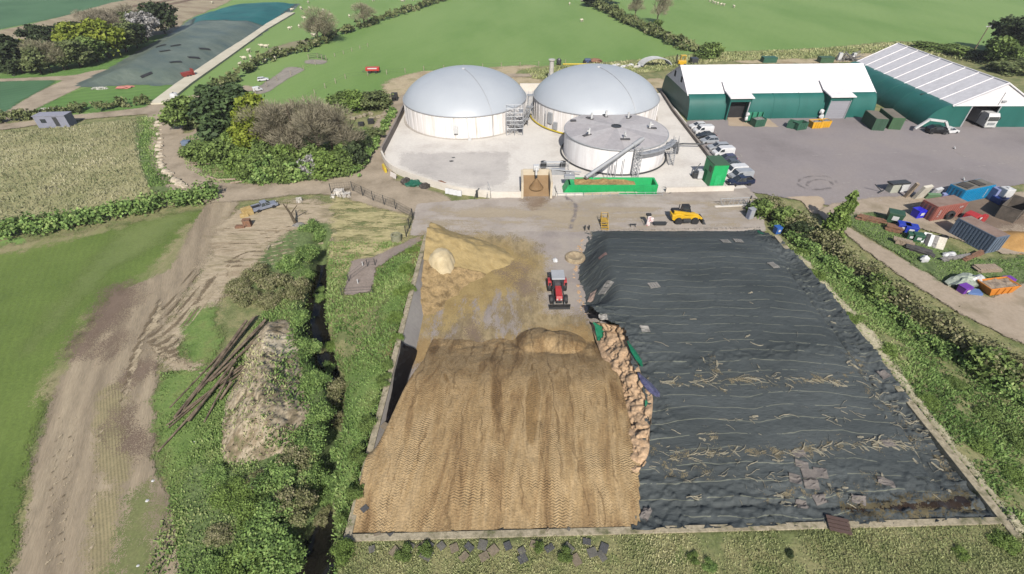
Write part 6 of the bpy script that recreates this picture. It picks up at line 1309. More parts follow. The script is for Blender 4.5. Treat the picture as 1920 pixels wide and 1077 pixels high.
blocky('bent white pipe offcuts lying on the churned soil', 520, 460, [(0, 0, .15, 1.6, .35, .3, .6), (-.9, -.9, .15, .35, 1.0, .3)], m_cap, 0, 'pipe_offcut', 'pipe')
blocky('pale slab half sunk at the head of the ditch', 602, 457, [(0, 0, .12, 1.5, .6, .2, .3)], m_cap, 0, 'slab', 'slab')
t = thing('stump_post', 'leaning dark forked stump standing on the churned soil', 'stump', tuple(onh(556, 422)), 0); mb = MB(); mb.tube((0, 0, 0), (-.7, .5, 1.9), .28, 7, .16); mb.tube((-.7, .5, 1.9), (-1.4, .8, 3.2), .16, 6, .07); mb.tube((-.6, .4, 1.6), (.6, .9, 2.9), .12, 6, .05); mb.tube((-1, .6, 2.5), (-.7, .9, 3.4), .08, 5, .03); mb.build('trunk', M('dark bark', [C(74, 64, 50), C(104, 92, 74)], scale=4, fine=.3), t); MB().blob(.4, -.2, .1, 1.0, .6, .3, 3).build('root_mass', m_junk, t)
# poles heaped on the left
m_pole = M('tarred pole timber', [C(80, 70, 60), C(122, 106, 90), C(150, 134, 114)], scale=1, fine=.25, stretch=(1.5, 1.5, 1))
ends = [((488, 604), (330, 770)), ((494, 606), (345, 760)), ((480, 612), (322, 782)), ((498, 615), (372, 742)), ((476, 618), (340, 778)), ((492, 626), (400, 720)), ((470, 682), (330, 790)), ((462, 690), (320, 800)), ((455, 690), (352, 790)), ((448, 702), (385, 795)), ((440, 700), (305, 795)), ((478, 684), (400, 735)), ((405, 740), (305, 848)), ((440, 720), (425, 745))]
wds = ['topmost dark pole running the full length of the timber pile', 'second dark pole beside the topmost one in the timber pile', 'long pole reaching furthest down-left of the upper bundle', 'shorter pole on the right flank of the upper bundle', 'mid-brown pole under the upper bundle', 'short pole at the right of the upper bundle head', 'pale brown pole crossing over the pile from the gravel mound', 'pale crossing pole just left of the top crossing one', 'crossing pole with its butt near the fork of the pile', 'short pole low on the near side of the pile', 'long thin pole at the far left of the crossing bundle', 'short pale pole lying against the gravel mound foot', 'single pole lying apart in the grass below the pile', 'stub of pole beside the mound foot']
for i, ((a, b), lab) in enumerate(zip(ends, wds)):
    a = (a[0]+random.uniform(-9, 9), a[1]+random.uniform(-8, 8)); b = (b[0]+random.uniform(-14, 14), b[1]+random.uniform(-12, 12)); p = onh(*a, .35+.18*(i % 5)); q = onh(*b, .15+.12*(i % 3)); rr = random.uniform(.09, .19)
    o = MB().tube(p-p, q-p, rr, 10, rr*.8).build('timber_pole', m_pole, smooth=True, loc=tuple(p)); tag(o, lab, 'pole', 'old poles heaped on the left')
# mound of soil and gravel
mpoly = smoothpoly([tuple(P(*q)) for q in ((470, 640), (500, 605), (535, 605), (555, 650), (575, 720), (580, 790), (545, 850), (470, 870), (410, 850), (425, 760), (450, 690))])
def mound(x, y):
    d = dist_poly(x, y, mpoly, True); s_ = np.where(inside(x, y, mpoly), d, -d*2)
    z = 2.5*sstep(-.6, 4.2, s_)+.5*(fbm(x*.5, y*.5, 13)-.5); rid = -2.6*(1-np.abs(np.sin((x*.9+y*.38)*1.25+2.2*fbm(x*.25, y*.25, 4))))**7
    return Hh(x, y)*0+np.maximum(Hh(x, y), -1.8)+np.where(s_ > -.6, z+.18*rid*sstep(.5, 3, s_)+(.4*(fbm(x*1.7, y*1.7, 14)-.5)+.5*(fbm(x*3.2, y*2.2, 15, 3, .7)-.5))*sstep(-.3, 1, s_), -.3)
xs = np.arange(-33, -15, .16); ys = np.arange(20, 43, .16); X, Y = np.meshgrid(xs, ys); d = dist_poly(X, Y, mpoly, True); s_ = np.where(inside(X, Y, mpoly), d, -d)
m_mound = M('gravelly soil', [C(112, 102, 78), C(146, 132, 108), C(184, 170, 146), C(140, 124, 100), C(110, 110, 74)], scale=.5, fine=.4, fscale=5, stretch=(1.6, .6, 1), rot=.25, bump=.08, bscale=3)
tag(gridmesh('soil_mound', xs, ys, mound, m_mound, s_ > -.9, kind=None, smooth=False), 'long mound of pale gravelly soil between the pole pile and the ditch', 'soil mound')
# boulders along the track
m_bld = M('limestone', [C(176, 162, 140), C(216, 204, 184)], scale=2, fine=.25, bump=.03)
rl_ = smoothpoly([(297, 232), (302, 262), (300, 290), (303, 312), (318, 328), (335, 345), (347, 352)], 4, False)
for i, (px, py) in enumerate(rl_):
    c = onh(px+random.uniform(-2, 2), py); s_ = random.uniform(.35, .75)
    tag(MB().blob(0, 0, s_*.3, s_*1.2, s_, s_*.7, 50+i, 8, .3).build('boulder', m_bld, loc=tuple(c)), 'pale limestone boulder in the row edging the bend of the track', 'boulder', 'boulders edging the track bend')
for i, (px, py, s_, lab) in enumerate(((287, 903, .12, 'white stone at the right edge of the dirt track, lower left'), (540, 986, .12, 'white stone on the dark scrub by the ditch'), (260, 1062, .12, 'white stone on the thin grass at the bottom left'), (719, 649, .12, 'small white stone on the grass bank left of the black film'), (366, 830, .12, 'white stone on the grass below the poles'), (277, 940, .14, 'small pale stone on the thin grass of the track'))):
    tag(MB().blob(0, 0, s_*.4, s_*1.2, s_, s_*.8, 80+i, 8, .2).build('stone', m_wht, loc=tuple(onh(px, py))), lab, 'stone')
t = thing('log_heap', 'pale dead branches heaped on the grass below the thicket', 'branches', tuple(at(378, 308)), 0); [MB().tube((random.uniform(-2, 2), random.uniform(-1.5, 1.5), .2), (random.uniform(-2.5, 2.5), random.uniform(-1.5, 1.5), random.uniform(.3, .9)), .09, 5, .03).build('branch', m_plank, t) for i in range(9)]
for px, py, l, rz, lab in ((398, 334, 2.6, -.5, 'pale log lying nearest the track below the thicket'), (424, 337, 3.2, .1, 'long pale log lying below the thicket'), (443, 342, 1.8, .3, 'short pale log lying below the thicket')):
    c = at(px, py, .2); o = MB().tube((-l/2, 0, 0), (l/2, 0, 0), .2, 8, .15).build('log', m_plank, loc=tuple(c), rz=rz); tag(o, lab, 'log')
# ================================================================== FENCES
def fence(name, label, pts, h=1.2, step=3.0, mat=None, wires=3, r=.06, mesh=False, wr=.012, px=True):
    q = [at(*p) if px else Vector(p) for p in pts]; o = q[0]; t = thing(name, label, 'fence', tuple(o)); mat = mat or m_plank; wm = MB()
    for a, b in zip(q, q[1:]):
        n = max(1, round((b-a).length/step))
        for i in range(n+1 if b is q[-1] else n):
            c = a+(b-a)*i/n-o; MB().tube(c, c+Vector((0, 0, h)), r, 6).build('post', mat, t)
        for k in range(wires): z = Vector((0, 0, h*(k+.9)/wires)); wm.tube(a-o+z, b-o+z, wr, 4)
        if mesh:
            m_ = int((b-a).length/.35)
            for i in range(m_): c = a+(b-a)*i/m_-o; wm.tube(c+Vector((0, 0, .1)), c+Vector((0, 0, h)), wr, 3)
    wm.build('mesh_panel' if mesh else 'wire', m_dsteel, t, recalc=False); return t
fence('mesh_fence', 'grey mesh fence with dark posts edging the dirt road beside the dry grass', [(622, 364), (662, 360), (700, 378), (742, 394), (774, 412)], 1.9, 3.2, m_dsteel, 4, .07, True, .014)
fence('mesh_fence', 'mesh fence returning along the concrete yard edge towards the yellow heap', [(775, 412), (768, 430), (762, 445)], 1.9, 2.6, m_dsteel, 4, .07, True, .014)
fence('wire_fence', 'dark wire fence round the grey gravel compound', [(704, 500), (690, 502), (655, 530), (642, 556), (700, 552)], 1.3, 2.6, m_dsteel, 3, .05)
m_fp = M('grey fence post', [C(150, 140, 120), C(190, 180, 160)], scale=3)
fence('field_fence', 'post and wire fence running from the thicket up the pasture past the grey yards', [(480, 176), (520, 152), (570, 132), (612, 113)], 1.3, 5, m_fp, 2, .10)
fence('field_fence', 'post and wire fence crossing the pasture below the red trailer', [(570, 190), (610, 166), (648, 148), (690, 143), (760, 137)], 1.3, 5, m_fp, 2, .10)
fence('field_fence', 'post and wire fence along the foot of the big field behind the domes', [(795, 133), (870, 130), (940, 127), (1010, 124), (1060, 121)], 1.3, 6, m_fp, 2, .10)
fence('field_fence', 'short pale rail fence at the top end of the grey yards', [(579, 111), (596, 109), (612, 114)], 1.4, 2.5, m_fp, 3, .10, False, .06)
fence('field_fence', 'faint dotted line of posts up the big field from the grey yards', [(628, 107), (660, 97), (690, 88)], 1.1, 5, m_fp, 1, .10)
# telegraph pole and wire
t = thing('telegraph_pole', 'leaning telegraph pole with crossbar in front of the dark tree', 'pole', tuple(at(1824, 99)), 0); MB().tube((0, 0, 0), (.4, 0, 8), .18, 8, .12).build('shaft', m_pole, t); mb = MB(); mb.box(.4, 0, 7.6, 2.2, .15, .15, .3); [mb.tube((.4+x, x*.3, 7.6), (.4+x, x*.3, 8.0), .06) for x in (-.9, 0, .9)]; mb.build('crossbar', m_wht, t)
# gear behind the domes
t = thing('arch_stack', 'stack of pale curved arch frames lying behind the right-hand dome', 'frames', tuple(at(1222, 124)), .1)
for i in range(6): mb = MB(); mb.path([(4.6*math.cos(a)+i*.15-.5*i*0, -i*.45, 2.6*math.sin(a)) for a in np.linspace(.25, PI-.25, 14)], .16, 5); mb.build('arch', paint('arch grey', C(196, 198, 200), .5), t)
t = thing('pale_scrap', 'pale sacks and sheets strewn left of the curved arch frames', 'scrap', tuple(at(1168, 126)), 0); [MB().blob(i*1.3-4, (i*7 % 3)-1, .3, .9, .6, .45, 60+i).build('sack', m_wht if i % 2 else m_pad, t) for i in range(8)]
t = thing('pipe_bundle', 'yellow pipes laid in a line behind the domes', 'pipes', tuple(at(1080, 122)), .02); [MB().tube((-4, i*.3, .2), (4.5, i*.3, .2), .16, 6).build('pipe', m_yel, t) for i in range(2)]; MB().blob(-5.2, 0, .9, .8, .7, 1.1, 4).build('drum_reel', m_dsteel, t)
t = thing('blue_machine', 'small blue machine parked at the end of the yellow pipes', 'machine', tuple(at(1101, 120)), 0); MB().box(0, 0, .9, 1.8, 1.2, 1.1).build('body', paint('dull blue', C(74, 90, 130), .5), t, bevel=.1); [wheel(t, x, y, .5, .3) for x in (-.8, .8) for y in (-.6, .6)]
t = thing('rust_pile', 'rusty scrap pile behind the blue machine', 'scrap', tuple(at(1116, 118)), 0); MB().blob(0, 0, .5, 2.2, 1, .8, 9).build('scrap', m_rust, t)
for px, py, c_, lab in ((1440, 117, m_skg, 'green box container peeping over the middle of the white roof'), (1546, 117, m_grnd, 'green box peeping over the right part of the white roof'), (1300, 119, m_dsteel, 'dark machine box just right of the yellow forklift')):
    t = thing('box_container', lab, 'container', tuple(at(px, py)), .05); MB().box(0, 0, .75, 4.2 if c_ != m_dsteel else 2, 2.2, 1.4).build('wall', c_, t, bevel=.04); MB().box(0, 0, 1.5, 4.3 if c_ != m_dsteel else 2.1, 2.3, .1).build('roof', c_, t)
t = thing('frame_scrap', 'grey frames and scaffold stacked between the two sheds', 'frames', tuple(at(1590, 114)), 0); mb = MB(); [mb.tube((random.uniform(-4, 4), random.uniform(-2, 2), .1), (random.uniform(-4, 4), random.uniform(-2, 2), random.uniform(.8, 2.6)), .1, 4) for i in range(34)]; mb.build('frame', m_junk, t); [MB().box(x, 0, 1.2, 1.1, .8, 2.0).build('panel', m_wht, t) for x in (-3, 1.2)]
blocky('dark box bin standing alone left of the left-hand dome', 741, 189, [(0, 0, .9, 1.5, 1.4, 1.8)], m_blk, .1, 'dark_bin', 'bin')
blocky('pale rubble and broken boards beside the track behind the thicket', 690, 220, [(i*1.1-3, ((i*5) % 4)-1.5, .3, 1.2, .9, .5, i*.7) for i in range(7)], m_cap, 0, 'rubble', 'rubble')
blocky('dark crates among the rubble behind the thicket', 696, 232, [(0, 0, .5, 1.3, 1.0, 1.0, .2), (-1.8, -1.4, .4, 1.2, .9, .8, .1)], m_blk, 0, 'crate', 'crates')
t = thing('site_cabin', 'grey-lilac flat-roofed cabin beside the lane at the far left', 'cabin', tuple(at(110, 236)), math.radians(5)); MB().box(0, 0, 1.25, 6.4, 2.5, 2.5).build('wall', paint('cabin grey', C(150, 152, 168), .6), t, bevel=.04); MB().box(0, 0, 2.54, 6.6, 2.7, .1).build('roof', paint('cabin roof', C(164, 164, 178), .6), t); MB().box(1.0, -1.26, 1.3, .9, .05, 1.9).build('door', m_dsteel, t); MB().box(-1.5, -1.26, 1.5, 1.1, .05, .8).build('window', m_glass, t)
for px, py, lab in ((97, 208, 'pale trestle of boards on the lawn, right one of two'), (78, 213, 'pale trestle of boards on the lawn, left one of two')):
    t = thing('trestle', lab, 'boards', tuple(at(px, py)), .15); MB().box(0, 0, .5, 4.2, 1.0, .25).build('board', m_pad, t); [MB().box(x, 0, .2, .2, .9, .4).build('leg', m_plank, t) for x in (-1.6, 1.6)]
t = thing('white_tank', 'white round-topped tank at the foot of the cream concrete strip', 'tank', tuple(at(330, 188)), 0); MB().lathe([(.95, 0), (1.0, 1.1), (.8, 1.6), (.2, 1.8)], 18).build('shell', m_wht, t, smooth=True); MB().lathe([(.2, 1.8), (.2, 1.9)], 10).build('cap', m_dsteel, t)
car('white car half hidden behind the lane-side tree', w_, 'estate', tuple(at(374, 194)), .3, group=None).scale = (.6, .65, .7); car('pale blue car on the loop of track behind the thicket', cp('pale blue', 150, 186, 214), 'hatch', tuple(at(411, 199)), .8, group=None).scale = (.65, .7, .7)
car('white car on the grey yard in the pasture', w_, 'estate', tuple(at(494, 152)), .4, group=None).scale = (.62, .65, .7); car('white van at the near end of the grey yard in the pasture', w_, 'van', tuple(at(484, 171)), .6, group=None).scale = (.5, .55, .6)
blocky('small blue-grey box unit where the track bends by the thicket', 352, 275, [(0, 0, .6, 1.5, 1.1, 1.2)], paint('box blue grey', C(120, 136, 160), .6), 0, 'box_unit', 'box')
# ------------------------------------------------------------ the far clamp
fp = smoothpoly([P(*q) for q in ((152, 160), (205, 132), (262, 98), (330, 60), (372, 32), (440, 14), (545, 8), (552, 14), (500, 55), (430, 102), (348, 153), (250, 158))])
def far_z(x, y):
    d = dist_poly(x, y, fp, True); s_ = np.where(inside(x, y, fp), d, -d); return 2.2*sstep(-.3, 9, s_)+.5*(fbm(x*.12, y*.12, 3)-.5)*sstep(0, 5, s_)+.05
xs = np.arange(min(p[0] for p in fp)-2, max(p[0] for p in fp)+2, 1.0); ys = np.arange(min(p[1] for p in fp)-2, max(p[1] for p in fp)+2, 1.0); X, Y = np.meshgrid(xs, ys); d = dist_poly(X, Y, fp, True); s_ = np.where(inside(X, Y, fp), d, -d)
t = thing('silage_sheet', 'far blue-grey covered silage clamp beside the cream concrete strip, teal at its top', 'sheet')
m_far = M('far grey-green sheet', [C(86, 102, 98), C(102, 116, 112), C(120, 132, 128)], scale=.12, fine=.18, fscale=1.2, stretch=(.5, 1.5, 1), rot=.6, rough=.55, bump=.1, bscale=.6); m_fart = M('teal far sheet', [C(18, 92, 92), C(34, 116, 112)], scale=.1, fine=.12, rough=.55)
tl_ = [P(*q) for q in ((360, 50), (500, 52), (560, 5), (440, -10), (370, 20))]; top = inside(X, Y, tl_)
for nm, mm, kk in (('cover', m_far, ~top & (s_ > -.5)), ('teal_net', m_fart, top & (s_ > -.5))):
    o = gridmesh(nm, xs, ys, far_z, mm, kk, kind=None); o.parent = t
def farz1(x, y): return float(far_z(np.array([x]), np.array([y]))[0])
for i, (px, py) in enumerate(((330, 118), (363, 107), (272, 135), (310, 98), (384, 92), (330, 87), (302, 87))):
    x, y = P(px, py, 2); tag(drape(MB(), Vector((x, y, 2)), 3.0, 1.2, .8, farz1, 3, 2, .1, .1).build('weighting_mat', m_blk), 'dark mat lying on the far blue-grey sheet', 'mat', 'mats on the far sheet')
pxwall('concrete_strip', 'cream concrete strip wall running up beside the far covered clamp', [(298, 197), (345, 160), (420, 108), (490, 58), (545, 26)], .5, 4.0, M('cream concrete', [C(206, 198, 176), C(226, 218, 198)], scale=.2, fine=.06))
t = thing('red_sheet', 'faded pink-red sheet lying on the lawn edge below the far clamp', 'sheet', tuple(at(235, 165)), .1); MB().blob(0, 0, .15, 2.0, 1.3, .35, 6, 12, .3).build('cloth', paint('faded pink', C(214, 140, 126), .7), t)
t = thing('pale_sheet', 'pale sheet lying on the lawn left of the pink-red one', 'sheet', tuple(at(188, 167)), .1); MB().blob(0, 0, .15, 2.0, 1.1, .3, 7, 12, .3).build('cloth', m_pad, t)
# ------------------------------------------------------------ sheep
m_wool = M('sheep wool', [C(206, 198, 172), C(226, 218, 196)], scale=3, fine=.2)
mb = MB(); mb.blob(0, 0, .62, .62, .33, .34, 2, 12, .08); mb.blob(.72, 0, .82, .2, .13, .15, 3, 8, .05)
for x in (-.35, .35):
    for y in (-.15, .15): mb.tube((x, y, 0), (x, y, .5), .06, 5)
sheep0 = mb.build('sheep', m_wool, smooth=True)
sp = [(398, 6, 0), (565, 17, 0), (578, 5, 0), (571, 35, 0), (655, 31, 0), (561, 50, 0), (580, 16, 0), (606, 20, 0), (543, 54, 0), (590, 67, 0), (586, 66, 0), (523, 97, 0), (526, 98, 0), (499, 88, 0), (491, 87, 0), (515, 109, 0), (495, 115, 0), (482, 114, 0), (618, 29, 0), (564, 16, 0), (547, 19, 0), (700, 1, 0), (754, 2, 0), (758, 1, 0), (774, 0, 0),
      (1068, 8, 1), (1091, 2, 1), (1091, 39, 1), (1331, 2, 2), (1336, 4, 2), (1340, 6, 2), (1346, 7, 2), (1352, 9, 2), (1357, 10, 2), (1376, 13, 2), (458, 110, 0), (470, 108, 0), (474, 118, 0), (466, 96, 0), (450, 122, 0)]
sg = ['sheep grazing the pasture left of the dark field hedge', 'sheep alone in the big field left of the top hedge', 'sheep in the file crossing the top right field']
for i, (px, py, k) in enumerate(sp):
    o = sheep0 if i == 0 else sheep0.copy()
    if i: COL.objects.link(o)
    o.location = (*P(px, py, .4), 0); o.rotation_euler = (0, 0, random.uniform(0, 6)); o.scale = (1.25, 1.25, 1.2); tag(o, sg[k], 'sheep', sg[k]+' flock')

gp = [at(495, 612, 2.4), at(528, 606, 2.4), at(552, 625, 2.4), at(520, 655, 2.6), at(480, 665, 2.4)]; gq = [(p.x, p.y) for p in gp]; xs = np.arange(-31, -22, .2); ys = np.arange(34, 42, .2); X, Y = np.meshgrid(xs, ys); d = dist_poly(X, Y, gq, True); sd = np.where(inside(X, Y, gq), d, -d)
tag(gridmesh('gravel_patch', xs, ys, lambda x, y: mound(x, y)+.05, M('cream gravel', [C(206, 190, 160), C(232, 218, 192)], scale=1.2, fine=.25, fscale=6, bump=.04, zone=(.3, .8, 1, 0)), sd > -1.0, sd, kind='stuff'), None)
# ================================================================== VEGETATION
_C = C
LKS = {'scrub': 2.3, 'fresh': 1.4, 'mid': 1.75, 'bramble': 1.8, 'grass': 2.15, 'dry': 2.7, 'reed': 1.5, 'olive': 1.5, 'hedge': 1.7, 'blossom': 1.15, 'twig': 1.7, 'twigol': 1.6, 'dark': 1.75, 'pine': 1.7, 'yellow': 1.35}
def lm(key, name, cols, tr=.25): return leafmat(name, [_C(*(q+(sum(c_[:3])/3-q)*(0 if key == 'yellow' else .2) for q in c_[:3]), LKS[key]) for c_ in cols], tr)
def C(r, g, b, k=1.0): return (r, g, b)
LM = {'dark': lm('dark', 'dark leaves', [C(34, 46, 28), C(56, 74, 40), C(78, 98, 54)]), 'pine': lm('pine', 'dark pine leaves', [C(44, 62, 36), C(66, 92, 50), C(92, 122, 66)]),
      'mid': lm('mid', 'mid green leaves', [C(66, 84, 34), C(96, 124, 50), C(128, 156, 70)]), 'fresh': lm('fresh', 'fresh green leaves', [C(78, 104, 36), C(112, 146, 52), C(146, 178, 76)]),
      'yellow': lm('yellow', 'yellow green leaves', [C(100, 116, 30), C(130, 146, 42), C(158, 168, 60)]), 'olive': lm('olive', 'olive leaves', [C(78, 94, 50), C(104, 120, 64), C(130, 140, 86)]),
      'blossom': lm('blossom', 'blossom leaves', [C(120, 116, 104), C(178, 174, 170), C(206, 202, 202)]), 'hedge': lm('hedge', 'hedge leaves', [C(66, 76, 40), C(88, 102, 52), C(112, 124, 68), C(130, 128, 88)]),
      'scrub': lm('scrub', 'scrub leaves', [C(52, 72, 32), C(80, 112, 46), C(108, 142, 62), C(130, 150, 80)]), 'bramble': lm('bramble', 'bramble leaves', [C(74, 72, 46), C(104, 110, 60), C(134, 132, 88), C(150, 136, 106)]),
      'twig': lm('twig', 'twigs', [C(92, 86, 66), C(124, 116, 92), C(152, 142, 118)], .05), 'twigol': lm('twigol', 'budding twigs', [C(104, 98, 72), C(138, 132, 100), C(164, 156, 124)], .1),
      'grass': lm('grass', 'grass blades', [C(70, 102, 42), C(96, 132, 56), C(120, 148, 74), C(146, 154, 96)], .3), 'dry': lm('dry', 'dry grass blades', [C(108, 120, 70), C(132, 136, 88), C(160, 154, 112)], .3),
      'reed': lm('reed', 'reed blades', [C(130, 138, 94), C(150, 150, 108), C(168, 164, 124), C(186, 178, 140)], .25)}
C = _C
m_bark = M('tree bark', [C(70, 60, 48), C(104, 92, 76)], scale=3, fine=.3, bump=.04)
def cards(pos, nrm, up, su, sv, rnd, name, mat, parent=None):
    n = len(pos); t = np.cross(nrm, up); t /= np.linalg.norm(t, axis=1)[:, None]+1e-9; b = np.cross(t, nrm)
    su = np.broadcast_to(su, n)[:, None]; sv = np.broadcast_to(sv, n)[:, None]
    V = np.stack([pos-t*su-b*sv*.6, pos+t*su-b*sv, pos+t*su*.7+b*sv, pos-t*su+b*sv*.7], 1).reshape(-1, 3)
    o = newmesh(name, V, np.arange(4*n).reshape(n, 4), mat, parent); a = o.data.attributes.new('rnd', 'FLOAT', 'FACE'); a.data.foreach_set('value', np.clip(rnd, 0, 1).astype(np.float32)); return o
def unit(n, rng): v = rng.normal(size=(n, 3)); return v/(np.linalg.norm(v, axis=1)[:, None]+1e-9)
def cloud(name, blobs, n, size, mat, parent=None, seed=0, clump=24, spread=.2, shell=.6, zmin=-.75, long=1.0):
    rng = np.random.default_rng(seed); B = np.array(blobs, float); vol = (B[:, 3]*B[:, 4]*B[:, 5])**.67; pb = vol/vol.sum(); nc = max(4, n//clump)
    k = rng.choice(len(B), nc, p=pb); d = unit(nc, rng); d[:, 2] = np.where(d[:, 2] < zmin, -d[:, 2], d[:, 2]); rad = shell+(1.08-shell)*rng.random(nc)**.7
    cc = B[k, :3]+d*B[k, 3:]*rad[:, None]; cr = rng.random(nc); m = rng.integers(0, nc, n); sp = (B[k[m], 3:].mean(1)*spread)[:, None]
    pos = cc[m]+rng.normal(size=(n, 3))*sp*np.array([1, 1, .75]); pos[:, 2] = np.maximum(pos[:, 2], .05)
    nr = d[m]*.7+unit(n, rng)*.9+np.array([0, 0, .35]); nr /= np.linalg.norm(nr, axis=1)[:, None]; s_ = size*(.55+.9*rng.random(n))
    return cards(pos, nr, unit(n, rng), s_, s_*long, cr[m]*.65+rng.random(n)*.45-.05, name, mat, parent)
def twigs(name, blobs, n, L_, wd, mat, parent, seed):
    rng = np.random.default_rng(seed); B = np.array(blobs, float); vol = (B[:, 3]*B[:, 4]*B[:, 5])**.67; k = rng.choice(len(B), n, p=vol/vol.sum()); d = unit(n, rng); d[:, 2] = np.abs(d[:, 2])*.9+.02*d[:, 2]
    pos = B[k, :3]+d*B[k, 3:]*(.35+.7*rng.random(n)**.6)[:, None]; ax = d+unit(n, rng)*.55+np.array([0, 0, .35]); ax /= np.linalg.norm(ax, axis=1)[:, None]; nr = np.cross(ax, unit(n, rng)); nr /= np.linalg.norm(nr, axis=1)[:, None]
    return cards(pos, nr, ax, wd, L_*(.5+rng.random(n)), rng.random(n), name, mat, parent)
def trunk(parent, h, r, spread, seed, limbs=5, hl=.75):
    rr = random.Random(seed); mb = MB(); mb.tube((0, 0, -.2), (0, 0, h*.35), r, 7, r*.7); mb.tube((0, 0, h*.35), (rr.uniform(-.2, .2), rr.uniform(-.2, .2), h*hl), r*.7, 6, r*.2)
    for i in range(limbs):
        a = 2*PI*i/limbs+rr.uniform(-.4, .4); z = h*rr.uniform(.2, .45); m = Vector((math.cos(a)*spread*.45, math.sin(a)*spread*.45, z+h*.2)); mb.tube((0, 0, z), m, r*.4, 5, r*.22); e = Vector((math.cos(a+.3)*spread*.8, math.sin(a+.3)*spread*.8, z+h*rr.uniform(.3, .45))); mb.tube(m, e, r*.22, 4, r*.06); mb.tube(m, m+Vector((rr.uniform(-1, 1), rr.uniform(-1, 1), h*.25)), r*.18, 4, r*.05)
    return mb.build('trunk', m_bark, parent, recalc=False)
PROTO = {}
def blobs_for(shape, rr):
    if shape == 'round': return [(rr.uniform(-2.2, 2.2), rr.uniform(-2.2, 2.2), rr.uniform(4.2, 7.6), rr.uniform(1.5, 2.6), rr.uniform(1.5, 2.6), rr.uniform(1.3, 2.3)) for _ in range(11)]+[(0, 0, 3.6, 3.2, 3.2, 2.2)]
    if shape == 'tall': return [(rr.uniform(-1, 1), rr.uniform(-1, 1), 1.8+i*1.05, 2.4-i*.17, 2.4-i*.17, 1.5) for i in range(8)]
    if shape == 'shrub': return [(rr.uniform(-1.2, 1.2), rr.uniform(-1.2, 1.2), rr.uniform(.7, 2.1), rr.uniform(.7, 1.3), rr.uniform(.7, 1.3), rr.uniform(.6, 1.0)) for _ in range(8)]+[(0, 0, .6, 1.8, 1.8, .8)]
    if shape == 'low': return [(rr.uniform(-1.2, 1.2), rr.uniform(-1.2, 1.2), rr.uniform(.3, .9), rr.uniform(.5, .9), rr.uniform(.5, .9), rr.uniform(.35, .6)) for _ in range(8)]+[(0, 0, .25, 1.3, 1.3, .3)]
    return [(rr.uniform(-1.9, 1.9), rr.uniform(-1.9, 1.9), rr.uniform(2.4, 7), rr.uniform(1.5, 2.6), rr.uniform(1.5, 2.6), rr.uniform(1.6, 2.6)) for _ in range(9)]
def plant(shape, mat, px, py, h, r, label, name, cat='tree', group=None, n=None, z=None, var=0):
    H0, R0 = {'round': (9.6, 4.3), 'tall': (10.3, 3.0), 'shrub': (3, 2.3), 'low': (1.35, 2.0), 'bare': (9.6, 4.2)}[shape]
    loc = onh(px, py); 
    key = (shape, mat, var); sc = (r/R0, r/R0, h/H0); rz = random.random()*6.28
    if key in PROTO: return dup(PROTO[key], loc, rz, label, sc, group)
    t = thing(name, label, cat, loc, rz, group, sc); rr = random.Random(len(PROTO)*7+3+var); B = blobs_for(shape, rr)
    if shape == 'bare':
        trunk(t, 9, .24, 4.0, 5+var, 7, .95); twigs('crown', B, n or 4200, .36, .022, LM[mat], t, 8+var)
    else:
        sz = {'round': .26, 'tall': .24, 'shrub': .12, 'low': .058}[shape]; cloud('crown', B, n or {'round': 5200, 'tall': 4600, 'shrub': 4200, 'low': 6500}[shape], sz, LM[mat], t, 3+var+len(PROTO), 26, .2 if shape != 'low' else .26)
        trunk(t, {'round': 7, 'tall': 9, 'shrub': 2.2, 'low': .9}[shape], {'round': .3, 'tall': .25, 'shrub': .1, 'low': .06}[shape], {'round': 3, 'tall': 1.5, 'shrub': 1.4, 'low': 1.1}[shape], 9, 5)
    PROTO[key] = t; return t
W_ = 'trees of the wood by the far clamp'
